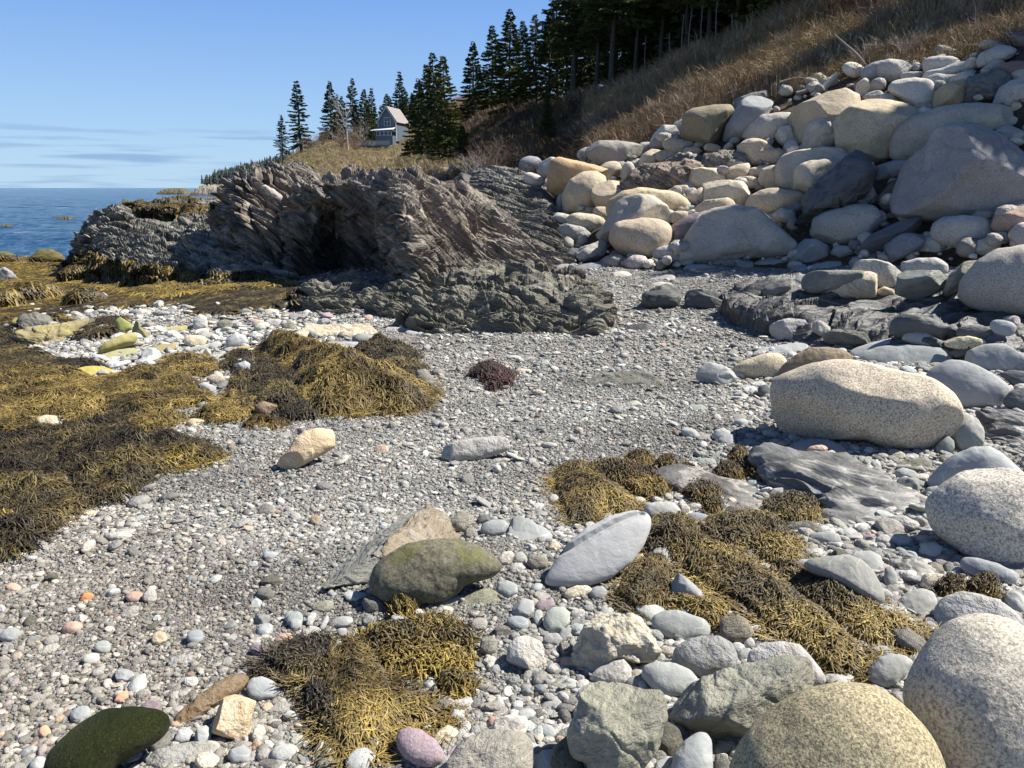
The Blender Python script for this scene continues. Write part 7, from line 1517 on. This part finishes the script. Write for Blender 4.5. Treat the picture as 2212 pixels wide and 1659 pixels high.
place(SPB, 1160, 240, 58, 22, 13, 'thin open spruce against the sky before the dark wood', group=GT)
place(SPA, 1185, 240, 54, 10, 12, 'spruce at the left border of the dark wood', group=GT)
for i, (px, vb, y, vt, pr) in enumerate([(742,300,172,205,SPA),(772,300,178,222,SPC),(795,298,180,212,SPB),(812,296,182,228,SPA),(835,292,185,200,SPA),(856,288,186,214,SPC),(872,284,184,186,SPA),(893,280,180,198,SPC),(910,275,175,180,SPA)]):
    place(pr, px, vb, y, vt, 13 if pr is SPB else 12, 'spruce in the belt of trees behind the cottage, %s from the left' % ['first','second','third','fourth','fifth','sixth','seventh','eighth','ninth'][i], group='spruces in the belt behind the cottage')
# the dark wood
GD = 'tall spruces of the dark wood above the beach'
dk = [(1205,212,62,-60,SPE),(1240,205,52,-120,SPE),(1262,205,60,-40,SPA),(1290,200,50,-160,SPE),(1320,212,40,-260,SPE),(1345,185,52,-140,SPA),(1372,180,46,-200,SPE),(1400,165,50,-160,SPA),
      (1425,150,42,-230,SPE),(1452,150,48,-180,SPA),(1478,135,40,-240,SPE),(1505,120,44,-200,SPA),(1530,115,38,-260,SPE),(1560,110,42,-220,SPA),(1590,90,36,-280,SPE),(1620,85,40,-230,SPA),(1655,70,37,-240,SPC),(1690,55,42,-160,SPA),(1728,45,33,-200,SPC),(1768,25,32,-230,SPA),(1808,5,34,-260,SPC),
      (1225,190,75,-30,SPC),(1275,180,72,-60,SPC),(1330,160,70,-90,SPC),(1385,140,66,-110,SPC),(1440,120,64,-120,SPC),(1500,100,60,-150,SPC),(1560,80,58,-170,SPC),(1615,50,55,-190,SPC),(1670,30,52,-200,SPC)]
desc = ['bare-stemmed', 'ragged', 'dense', 'slim', 'drooping', 'dark', 'black-green', 'tall', 'thick-trunked']
for i, (px, vb, y, vt, pr) in enumerate(dk):
    H = {SPE: 15, SPA: 12, SPC: 12}[pr]
    ordn = ['first', 'second', 'third', 'fourth', 'fifth', 'sixth', 'seventh', 'eighth', 'ninth', 'tenth', 'eleventh', 'twelfth', 'thirteenth', 'fourteenth', 'fifteenth', 'sixteenth', 'seventeenth', 'eighteenth', 'nineteenth', 'twentieth', 'last']
    if px == 1320: lab = 'spruce with a straight lit bare trunk standing in front of the dark wood'
    elif i >= 21: lab = '%s spruce in the back row of the dark wood, %s trunk from the left' % (desc[i % 9], ordn[i - 21])
    else: lab = '%s spruce in the front row of the dark wood, %s trunk from the left' % (desc[i % 9], ordn[i])
    t = (1, 1, 1)
    if px in (1590, 1620, 1655, 1728, 1768): t = (2.2, 1.9, .8)
    place(pr, px, vb, y, vt, H, lab, group=GD, tint=t, sx=.95)
# small dark spruce before the bank
place(SPC, 1183, 300, 30, 178, 12, 'young black spruce silhouetted on the shaded bank', group=GT, sx=.8)
# pale dead trunks in the wood
DT = 'pale dead trunks in the dark wood'
def snag(px, vb, y, vt, lab, r=.06, lean=0):
    p0 = W(px, vb, y); p1 = W(px + lean, vt, y); root = empty('dead_trunk', tuple(p0)); m_ = MB(); L = p1 - p0; s_ = np.linspace(0, 1, 6)[:, None]
    m_.add(*tube(s_ * L + np.array([0, 0, -.2]) + .015 * np.sin(s_ * 7) * np.array([1, 0, 0]), np.linspace(r, r * .4, 6), 6))
    for i in range(7):
        t = R.uniform(.3, .95); b0 = t * L; a = R.uniform(0, 6.28); l = R.uniform(.15, .4); m_.add(*tube([b0, b0 + np.array([math.cos(a) * l, math.sin(a) * l, R.uniform(-.1, .25)])], [r * .3, r * .08], 3))
    m_.obj('trunk', M['greytwig'], root); tag(root, lab, 'dead tree', DT); return root
for px, vb, y, vt, ln, lab in ((1470,135,33,20,8,'thin pale dead trunk, leftmost of the close pair in the wood'),(1483,130,33,10,12,'thin pale dead trunk, right one of the close pair in the wood'),(1450,150,36,60,-4,'short pale dead trunk left of the close pair'),
                           (1512,120,34,0,6,'pale dead trunk right of the close pair'),(1545,105,32,-10,5,'dead trunk near the green branches'),(1392,175,40,70,3,'faint grey dead trunk deep in the wood'),(1585,100,31,20,-3,'grey dead trunk under the lit green branches'),(1232,215,45,120,4,'grey dead trunk at the left of the wood')):
    snag(px, vb, y, vt, lab, .035, ln)
# bare birch and bushes near the house
BI = bare(7, 9, .42, 5, .24, 'palebark', 1, 'birch_tree', .18)
place(BI, 752, 325, 128, 212, 8.6, 'bare white birch standing left of the blue house', group='bare trees near the house')
BI2 = bare(8, 7, .45, 5, .15, 'greytwig', 3, 'bare_tree', .2)
place(BI2, 790, 318, 140, 225, 6.5, 'bare brownish tree between the birch and the house', group='bare trees near the house')
place(BI2, 735, 318, 145, 250, 6.5, 'bare grey tree close left of the birch', group='bare trees near the house')
SHG = 'bare shrubs on the bank'
SH1 = bare(21, 2.2, .5, 5, .036, 'greytwig', 9, 'bare_shrub', .3); SH2 = bare(22, 2.2, .45, 5, .034, 'redtwig', 10, 'bare_shrub', .3); SH3 = bare(23, 2.0, .35, 4, .036, 'palebark', 6, 'bare_shrub', .3)
for px, vb, y, vt, pr, lab in ((1160,222,78,160,SH1,'round grey shrub against the dark wood'),(1010,245,90,215,SH1,'grey shrub below the conical lone spruce'),(1050,240,85,212,SH2,'brownish shrub below the tall spruces'),
        (700,318,135,298,SH2,'reddish low shrub left of the birch'),(672,335,135,308,SH2,'reddish shrub on the crest left of the birch'),(735,322,130,300,SH2,'reddish shrub at the foot of the birch'),(765,325,125,300,SH2,'reddish shrub between birch and deck'),
        (1040,372,26,318,SH3,'pale silvery bare shrub in front of the shaded bank'),(1068,372,24,300,SH2,'brown twiggy shrub beside the silvery one'),(1018,378,27,338,SH3,'lower silvery shrub at the left of the shaded bank'),
        (1108,360,25,290,SH2,'brown shrub under the shaded bank'),(1262,322,24,260,SH1,'grey shrub at the left foot of the lit grass slope'),(1300,285,25,235,SH2,'brown shrub on the lit grass slope, lower left'),(1345,270,24,220,SH2,'brown shrub on the lit grass slope, middle left'),
        (1400,235,24,195,SH1,'grey shrub on the lit grass slope behind the dark dome boulder'),(1545,205,21,160,SH1,'grey shrub in the shadow edge of the slope'),(1600,180,21,130,SH2,'brown shrub in the shadow edge of the slope'),(1690,130,22,70,SH1,'grey shrub high on the lit slope'),
        (1950,140,16.6,45,SH3,'pale bare bush rising over the top boulders'),(1985,150,16.4,60,SH2,'reddish bush right of the pale bare bush'),(1860,160,17.5,70,SH3,'leaning pale bare branches in the shade'),(2130,70,15.8,20,SH2,'brown bush at the upper right corner'),(1500,232,19.5,195,SH1,'thin shrub above the olive-brown boulder'),
        (1750,150,18.5,95,SH2,'brown bush in the shaded slope, left of the leaning branches'),(2070,60,17.5,-10,SH1,'grey bush at the top edge of the shaded slope'),(1900,60,20,-10,SH1,'grey bush high in the shaded slope')):
    place(pr, px, vb, y, vt - 26, 2.2, lab, 'shrub', SHG)
# driftwood
def drift(pts, r, lab, y):
    P = [W(*D('2', *p), y) for p in pts]; P = [Vector(p) for p in P]; root = empty('driftwood', tuple(P[0])); m_ = MB()
    path = crom(np.array([(p - P[0])[:] for p in P]), 12); m_.add(*tube(path, r * (1 - .6 * np.linspace(0, 1, 12)), 7)); m_.obj('log', M['greytwig' if r < .05 else 'palebark'], root); tag(root, lab, 'driftwood', 'driftwood above the boulders')
drift([(1320,415),(1360,380),(1400,340),(1425,310)], .10, 'bleached driftwood log leaning above the boulders', 16.8)
drift([(1540,275),(1510,235),(1450,180),(1410,145)], .035, 'long thin pale dead branch pointing up left over the shaded slope', 16.6)
drift([(1180,350),(1260,330),(1350,345),(1400,350)], .04, 'thin dark drift stick lying in the shaded brush', 17.6)
drift([(1250,395),(1330,375),(1400,370),(1470,375)], .045, 'grey drift pole lying just behind the tan-grey block', 16.9)
# trees off to the right and on the hill top that throw the shade over slope and boulders
GO = 'spruces up the hill that shade the boulders'
def shade(px, v, y, t, pr, zoff, lab):
    p = Vector(W(px, v, y)) + TOSUN * t; h = BV.ray_cast(Vector((p.x, p.y, 80)), Vector((0, 0, -1)), 200)[0]; z = h.z if h else p.z - 6
    o = copy_tree(pr); H = {SPE: 15, SPB: 13}.get(pr, 12); s = max(.55, (p.z - z + zoff) / H); o.location = (p.x, p.y, z - .2); o.scale = (s, s, s); o.rotation_euler = (0, 0, R.uniform(0, 6)); tag(o, lab, 'tree', GO)
for i, a_ in enumerate([(2080,430,12.9,14,SPD,2.6),(1960,490,12.2,17,SPC,2.2),(1800,520,12.5,20,SPD,2.0),(1600,548,12.9,24,SPD,1.8),(1880,400,13.4,17,SPD,1.5),
    (1570,290,18.0,19,SPD,1.6),(1760,190,18.6,15,SPC,2.0),(1900,90,19.8,12,SPC,2.6),(2060,30,19.5,12,SPC,3),(2170,30,17.6,11,SPD,3)]):
    shade(*a_, 'dense spruce on the slope right of the picture, %s of those shading the boulders' % ordn[i])
GO = GD
for i, a_ in enumerate([(1110,330,30,17,SPC,2.5),(1180,300,33,17,SPC,3),(1060,345,35,18,SPC,2.5),(1210,345,27,17,SPC,2),(1010,340,40,20,SPC,3),(1140,275,42,16,SPC,4),(1235,305,29,15,SPC,3),(1100,362,25,19,SPC,2),(1180,365,23.5,17,SPC,2),(1070,290,46,18,SPC,4),(1150,255,50,15,SPC,4),(1040,320,30,22,SPC,3)]):
    shade(*a_, 'spruce on the crest right of the dark wood, %s of those shading the bank' % ordn[i])
# ---------------------------------------------------------------- dead grass and brush over the bank (uncounted)
gcol_ = bpy.data.collections.new('grass_shapes')
m, nt, b = newmat('dry_grass'); k = NT(nt)
a = nt.nodes.new('ShaderNodeAttribute'); a.attribute_type = 'INSTANCER'; a.attribute_name = 'col'
nt.links.new(a.outputs['Color'], b.inputs['Base Color']); b.inputs['Roughness'].default_value = .8; b.inputs['Specular IOR Level'].default_value = .15
M['dry_grass'] = m
def tuft(seed, n, h, spread, w, bend, twig=False):
    g = np.random.default_rng(seed); m_ = MB()
    for i in range(n):
        a = g.uniform(0, 6.28); r = g.random() * spread * .4; l = h * g.uniform(.5, 1.1); b0 = np.array([math.cos(a) * r, math.sin(a) * r, -.03]); d = np.array([math.cos(a), math.sin(a), 0]) * g.uniform(.1, 1) * bend
        mid = b0 + np.array([0, 0, l * .55]) + d * l * .25; tip = b0 + np.array([0, 0, l * (1 - .35 * bend)]) + d * l * .9; sd = np.array([-math.sin(a + .5), math.cos(a + .5), 0]) * w
        m_.add([b0 - sd, b0 + sd, mid + sd * .8, mid - sd * .8, tip + sd * .2, tip - sd * .2], [(0, 1, 2, 3), (3, 2, 4, 5)])
        if twig:
            for q in range(3):
                s0 = b0 + (mid - b0) * g.uniform(.5, 1.3); t0 = s0 + np.array([g.normal(0, .3), g.normal(0, .3), .3]) * l * .5; m_.add([s0 - sd * .5, s0 + sd * .5, t0 + sd * .15, t0 - sd * .15], [(0, 1, 2, 3)])
    o = m_.obj('grass_shape', M['dry_grass']); COL.objects.unlink(o); gcol_.objects.link(o)
for i in range(4): tuft(i, 30, .30, .8, .007, 1.25)
for i in range(4, 8): tuft(i, 12, .62, .9, .007, .9, True)
gn_ = 0; P_ = []; C_l = []; S_l = []; I_l = []
Gs = HILLG; nu_, nv_ = Gs.shape[:2]
iu = rng.uniform(0, nu_ - 1.01, 260000); ti = rng.uniform(.30, 1.0, 260000) * (nv_ - 1.01); i0 = iu.astype(int); j0 = ti.astype(int); fu = (iu - i0)[:, None]; fv = (ti - j0)[:, None]
pp = Gs[i0, j0] * (1 - fu) * (1 - fv) + Gs[i0 + 1, j0] * fu * (1 - fv) + Gs[i0, j0 + 1] * (1 - fu) * fv + Gs[i0 + 1, j0 + 1] * fu * fv
rowf = ti / (nv_ - 1) * 6; pxx, pvv = to_px(pp[:, 0], pp[:, 1], pp[:, 2])
keep = (rowf > 2.05) & (pxx > 430) & (pxx < 2300) & (pvv > -150) & (pp[:, 1] < 200)
keep &= ~((pxx > 1280) & (rowf < 2.3) & (rng.random(len(pp)) < .4))
pp, pxx, pvv, rowf = pp[keep], pxx[keep], pvv[keep], rowf[keep]
r_ = np.hypot(pp[:, 0], pp[:, 1]); n = len(pp)
kk_ = rng.random(n) < np.clip(r_ / 40, .35, 1.0); pp, pxx, pvv, r_ = pp[kk_][:60000], pxx[kk_][:60000], pvv[kk_][:60000], r_[kk_][:60000]; n = len(pp)
f_ = fbm(pp * np.array([.25, .12, .25]) + 3, 3)
c0 = np.array([.34, .26, .15]); c1 = np.array([.25, .175, .11]); c2 = np.array([.40, .33, .17]); c3 = np.array([.11, .075, .05]); pale = np.array([.46, .40, .32])
col = c0 + (c1 - c0) * sstep(f_, -.1, .25)[:, None]; tw = f_ > .02
yel = (pxx < 960) & (pp[:, 1] > 35); col = np.where(yel[:, None] & (rng.random(n) < .7)[:, None], c2, col)
shd = sstep(pxx, 1500, 2000)[:, None]; col = np.where((rng.random(n) < .07)[:, None], pale, col) * rng.uniform(.45, 1.4, n)[:, None]
idx = np.where(tw & (rng.random(n) < .6), rng.integers(4, 8, n), rng.integers(0, 4, n))
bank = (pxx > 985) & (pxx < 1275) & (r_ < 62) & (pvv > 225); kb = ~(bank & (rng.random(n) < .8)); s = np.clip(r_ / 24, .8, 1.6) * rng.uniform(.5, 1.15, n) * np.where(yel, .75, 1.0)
col = np.where(bank[:, None], col * .35, col); pp = pp[kb]; s = s[kb]; idx = idx[kb]; col = col[kb]; n = len(pp)  # bank tufts: shade of the trees painted in as darker colour
GNobj('dry_grass_cover', pp, np.stack([rng.normal(0, .38, n), rng.normal(0, .38, n), rng.uniform(0, 6.28, n)], 1), np.repeat(s[:, None], 3, 1), idx, np.concatenate([col, np.ones((n, 1))], 1), coll=gcol_)
# rubble of pale rocks on the low bank beyond the ledges
m_b = 0
for i in range(46):
    px = R.uniform(690, 1010); v = R.uniform(375, 396) if px > 760 else R.uniform(380, 394); h, nn = hit(px, v)
    if h.y < 17 or h.y > 75: continue
    L, F = pebble_shape(60 + i % 6, 3); s_ = h.y * R.uniform(.006, .018); o = mesh_np('boulder', L * s_ * np.array([1, 1, 1.6]), F, M[R.choice(['tan_rough', 'slate_dark', 'granite_tan', 'slate_dark'])]); o.location = h; o.rotation_euler = (0, 0, R.uniform(0, 6)); o.color = (.55, .5, .47, 1)
    m_b += 1; tag(o, '%s brown rock on the bank behind the big outcrop, %s of that row' % (['weathered', 'rounded', 'rough', 'squat'][i % 4], ['first','second','third','fourth','fifth','sixth','seventh','eighth','ninth','tenth','eleventh','twelfth','thirteenth','fourteenth','fifteenth','last'][min(m_b - 1, 15)]), 'boulder', 'brown rocks along the bank behind the outcrop')
# ---------------------------------------------------------------- house, headland
def flat(name, col, rough=.8, nz=.12, sc=6):
    m, nt, b = newmat(name); k = NT(nt); co = k.coord('Object'); c = k.mix(1.0, col, k.ramp(k.noise(co, sc, 4), [(.3, 1 - nz), (.7, 1 + nz)]), 'MULTIPLY'); nt.links.new(c, b.inputs['Base Color']); b.inputs['Roughness'].default_value = rough; return m
m, nt, b = newmat('clapboard'); k = NT(nt); co = k.coord('Object'); wv = nt.nodes.new('ShaderNodeTexWave'); wv.bands_direction = 'Z'; wv.wave_profile = 'SAW'; wv.inputs['Scale'].default_value = 1.3; nt.links.new(co, wv.inputs['Vector'])
nt.links.new(k.mix(1.0, (.095, .125, .15), k.ramp(wv.outputs['Fac'], [(0, .78), (.25, 1.05), (1, 1.0)]), 'MULTIPLY'), b.inputs['Base Color']); M['clapboard'] = m
M['trim'] = flat('white_trim', (.55, .57, .58)); M['shingles'] = flat('roof_shingles', (.24, .22, .20), .9, .25, 14); M['deckwood'] = flat('deck_wood', (.20, .24, .27)); M['darkroof'] = flat('dark_roof', (.09, .08, .08))
m, nt, b = newmat('window_glass'); b.inputs['Base Color'].default_value = (.03, .05, .08, 1); b.inputs['Roughness'].default_value = .08; M['glass'] = m
def bx(mb, x0, x1, y0, y1, z0, z1):
    V = [(x, y, z) for x in (x0, x1) for y in (y0, y1) for z in (z0, z1)]; mb.add(V, [(0, 1, 3, 2), (4, 6, 7, 5), (0, 4, 5, 1), (2, 3, 7, 6), (0, 2, 6, 4), (1, 5, 7, 3)])
def part(name, mat, parent, boxes):
    mb = MB()
    for b_ in boxes: bx(mb, *b_)
    return mb.obj(name, mat, parent, smooth=False)
hy = 140.0; hp = W(838, 322, hy); u = hy / FPX * 1.03
hs = empty('house', tuple(hp), math.radians(-14)); tag(hs, 'small blue-grey gabled cottage with white-trimmed window and railed deck, above the point', 'house')
# local: x right, -y towards the sea side facing us; width 4.1, body 7 long
wm = MB(); wx = 2.05; e_, a_z = 4.1, 7.0
wm.add([(-wx, 0, 0), (wx, 0, 0), (wx, 0, e_), (-wx, 0, e_), (-wx, 7, 0), (wx, 7, 0), (wx, 7, e_), (-wx, 7, e_)], [(0, 1, 2, 3), (1, 5, 6, 2), (5, 4, 7, 6), (4, 0, 3, 7)])
wm.add([(-wx, 0, e_), (wx, 0, e_), (0, 0, a_z), (0, .002, a_z)], [(0, 1, 2, 3)]); wm.add([(-wx, 7, e_), (wx, 7, e_), (0, 7, a_z), (0, 7.002, a_z)], [(0, 3, 2, 1)])
wall = wm.obj('wall', M['clapboard'], hs, smooth=False)
rf = MB()
for sx in (-1, 1):
    n_x, n_z = sx * .12, .09; A = [(0, -.3, a_z + .06), (sx * (wx + .3), -.3, e_ - .35), (sx * (wx + .3), 7.3, e_ - .35), (0, 7.3, a_z + .06)]; Bq = [(x + n_x, y, z + n_z) for x, y, z in A]
    rf.add(A + Bq, [(0, 1, 2, 3), (4, 7, 6, 5), (0, 4, 5, 1), (1, 5, 6, 2), (2, 6, 7, 3), (3, 7, 4, 0)])
roof = rf.obj('roof', M['shingles'], hs, smooth=False)
tm = MB()
for sx in (-1, 1):
    A = [(0, -.34, a_z + .02), (sx * (wx + .3), -.34, e_ - .40), (sx * (wx + .3), -.34, e_ - .66), (0, -.34, a_z - .26)]; Bq = [(x, y + .05, z) for x, y, z in A]
    tm.add(A + Bq, [(0, 1, 2, 3), (4, 7, 6, 5), (0, 4, 5, 1), (2, 6, 7, 3)])
bx(tm, -wx - .03, -wx + .12, -.04, .1, 0, e_); bx(tm, wx - .12, wx + .03, -.04, .1, 0, e_); tm.obj('trim', M['trim'], hs, smooth=False)
def window(x, z, w, h, y=-.02, par=None, cols=2, rows=2):
    fr_ = MB(); t = .09
    bx(fr_, x - w / 2, x + w / 2, y - .05, y, z, z + t); bx(fr_, x - w / 2, x + w / 2, y - .05, y, z + h - t, z + h); bx(fr_, x - w / 2, x - w / 2 + t, y - .05, y, z + t, z + h - t); bx(fr_, x + w / 2 - t, x + w / 2, y - .05, y, z + t, z + h - t)
    for i in range(1, cols): bx(fr_, x - w / 2 + w * i / cols - .035, x - w / 2 + w * i / cols + .035, y - .045, y - .003, z + t, z + h - t)
    for i in range(1, rows): bx(fr_, x - w / 2 + t, x + w / 2 - t, y - .042, y - .006, z + h * i / rows - .03, z + h * i / rows + .03)
    f = fr_.obj('window', M['trim'], par or hs, smooth=False); g_ = part('pane', M['glass'], f, [(x - w / 2 + .05, x + w / 2 - .05, y - .02, y - .008, z + .05, z + h - .05)]); return f
window(.1, 3.1, 1.5, 1.75)
part('dark_band', M['darkroof'], hs, [(-wx - .05, wx + .05, -.35, -.005, 2.62, 2.85)])
pr_ = MB(); pr_.add([(-wx - .9, -2.3, 2.0), (wx + .2, -2.3, 2.15), (wx, -.3, 2.7), (-wx - .3, -.3, 2.6), (-wx - .9, -2.3, 2.12), (wx + .2, -2.3, 2.27), (wx, -.3, 2.82), (-wx - .3, -.3, 2.72)], [(0, 3, 2, 1), (4, 5, 6, 7), (0, 1, 5, 4), (1, 2, 6, 5), (2, 3, 7, 6), (3, 0, 4, 7)])
pr_.obj('porch_roof', M['trim'], hs, smooth=False)
part('porch_wall', M['clapboard'], hs, [(-wx + .1, wx - .1, -1.9, -.05, -.9, 1.05), (-wx + .1, wx - .1, -1.9, -.05, 1.95, 2.1)])
for x in (-1.3, -.4, .5, 1.35): window(x, 1.05, .8, .95, -1.86, hs, 1, 1)
part('deck', M['deckwood'], hs, [(-wx - 3.1, wx, -3.6, -1.95, -1.2, -1.0), (-wx - 3.1, -wx, -1.95, 1.0, -1.2, -1.0)])
for x in (-wx - 3.0, -wx - 1.5, -wx, wx - .2): part('post', M['deckwood'], hs, [(x, x + .15, -3.5, -3.35, -2.4, -1.2)])
part('railing', M['deckwood'], hs, [(-wx - 3.1, wx, -3.6, -3.54, -.05, .05), (-wx - 3.1, wx, -3.6, -3.54, -.9, -.84)] + [(-wx - 3.1 + i * .17, -wx - 3.1 + i * .17 + .07, -3.59, -3.55, -.84, -.05) for i in range(42)] + [(-wx - 3.1, -wx - 3.04, -3.54, 1.0, -.05, .05)] + [(-wx - 3.09, -wx - 3.05, -3.4 + i * .2, -3.33 + i * .2, -.95, -.05) for i in range(22)])
hs.location.z += 1.3; hs.scale = (.82, .82, .82)
# headland
HL = [[(430,404,900),(430,403.5,905),(430,403,910),(430,403,930)],
      [(470,404.5,620),(470,398,640),(478,392,700),(480,391,760)],
      [(510,405,520),(510,395,560),(515,385,640),(518,383,720)],
      [(560,405,440),(560,392,480),(565,376,560),(568,374,660)],
      [(620,405,380),(620,388,430),(625,362,500),(628,360,600)],
      [(680,405,340),(680,380,380),(685,350,450),(688,348,560)],
      [(800,405,300),(800,370,340),(800,330,400),(800,326,520)]]
m, nt, b = newmat('far_slope'); k = NT(nt); co = k.coord('Object'); nt.links.new(k.ramp(k.noise(co, .05, 6, .7), [(.3, (.10, .09, .075)), (.55, (.20, .17, .13)), (.75, (.30, .26, .20))]), b.inputs['Base Color']); b.inputs['Roughness'].default_value = .95; M['far_slope'] = m
Gh = loft(HL, 160, 60, lambda P, N: 2.0 * fbm(P * .03, 4))
Gh[:, 0, 2] = SEA - 3
o, V_, F_ = grid_obj('headland_hill', Gh, M['far_slope']); tag(o, kind='structure')
# far wood: one mass of small spruces
tcol = bpy.data.collections.new('far_tree_shapes')
for i in range(4):
    g = np.random.default_rng(i + 70); mb = MB()
    for t in range(7):
        z0 = t * 1.1 + .6; r_0 = (1.9 - t * .24) * g.uniform(.8, 1.15); n5 = 7; an = np.arange(n5) * 6.283 / n5 + g.random(); ring = [(math.cos(a_) * r_0 * g.uniform(.7, 1.2), math.sin(a_) * r_0 * g.uniform(.7, 1.2), z0 - .3 * g.random()) for a_ in an]
        mb.add(ring + [(0, 0, z0 + 1.9), (0, 0, z0 + 1.95)], [(q, (q + 1) % n5, n5, n5 + 1) for q in range(n5)])
    o = mb.obj('far_tree_shape', None, smooth=False); m_ = M.get('far_spruce')
    if not m_:
        m_, nt, b = newmat('far_spruce'); a = nt.nodes.new('ShaderNodeAttribute'); a.attribute_type = 'INSTANCER'; a.attribute_name = 'col'; nt.links.new(a.outputs['Color'], b.inputs['Base Color']); b.inputs['Roughness'].default_value = .9; M['far_spruce'] = m_
    o.data.materials.append(m_); COL.objects.unlink(o); tcol.objects.link(o)
n = 2600; iu = rng.uniform(15, 158, n); jv = rng.uniform(.45, 1, n) * 58; pp = Gh[iu.astype(int), jv.astype(int)] + rng.normal(0, 1.0, (n, 3)) * np.array([3, 3, 0])
n = len(pp); s = rng.uniform(.6, 1.25, n); cc = np.array([.045, .06, .045]) * rng.uniform(.7, 1.8, n)[:, None]
GNobj('far_wood', pp, np.stack([np.zeros(n), np.zeros(n), rng.uniform(0, 6, n)], 1), np.stack([s * 1.0, s * 1.0, s * rng.uniform(.6, 1.0, n)], 1), rng.integers(0, 4, n), np.concatenate([cc, np.ones((n, 1))], 1), coll=tcol)
fp = W(514, 396, 500)
fh = empty('far_house', tuple(fp)); tag(fh, 'tiny pale gabled house on the distant headland', 'house'); mb = MB()
bx(mb, -5, 5, 0, 8, -1, 5); mb.add([(-5, 0, 5), (5, 0, 5), (0, 0, 8.5), (0, .01, 8.5)], [(0, 1, 2, 3)]); mb.obj('wall', flat('pale_house', (.34, .38, .42)), fh, smooth=False)
mb = MB(); mb.add([(-5.6, -.5, 4.8), (0, -.5, 8.9), (0, 8.5, 8.9), (-5.6, 8.5, 4.8)], [(0, 1, 2, 3)]); mb.add([(5.6, -.5, 4.8), (0, -.5, 8.9), (0, 8.5, 8.9), (5.6, 8.5, 4.8)], [(0, 3, 2, 1)]); mb.obj('roof', M['trim'], fh, smooth=False)
fw = part('window', M['glass'], fh, [(-2.5, 2.5, -.05, -.02, 1.5, 4.5)])
for o in COL.objects:
    if o.get('label') and o.parent is None and len(o['label'].split()) > 16: print('LONG', o.name, o['label'])
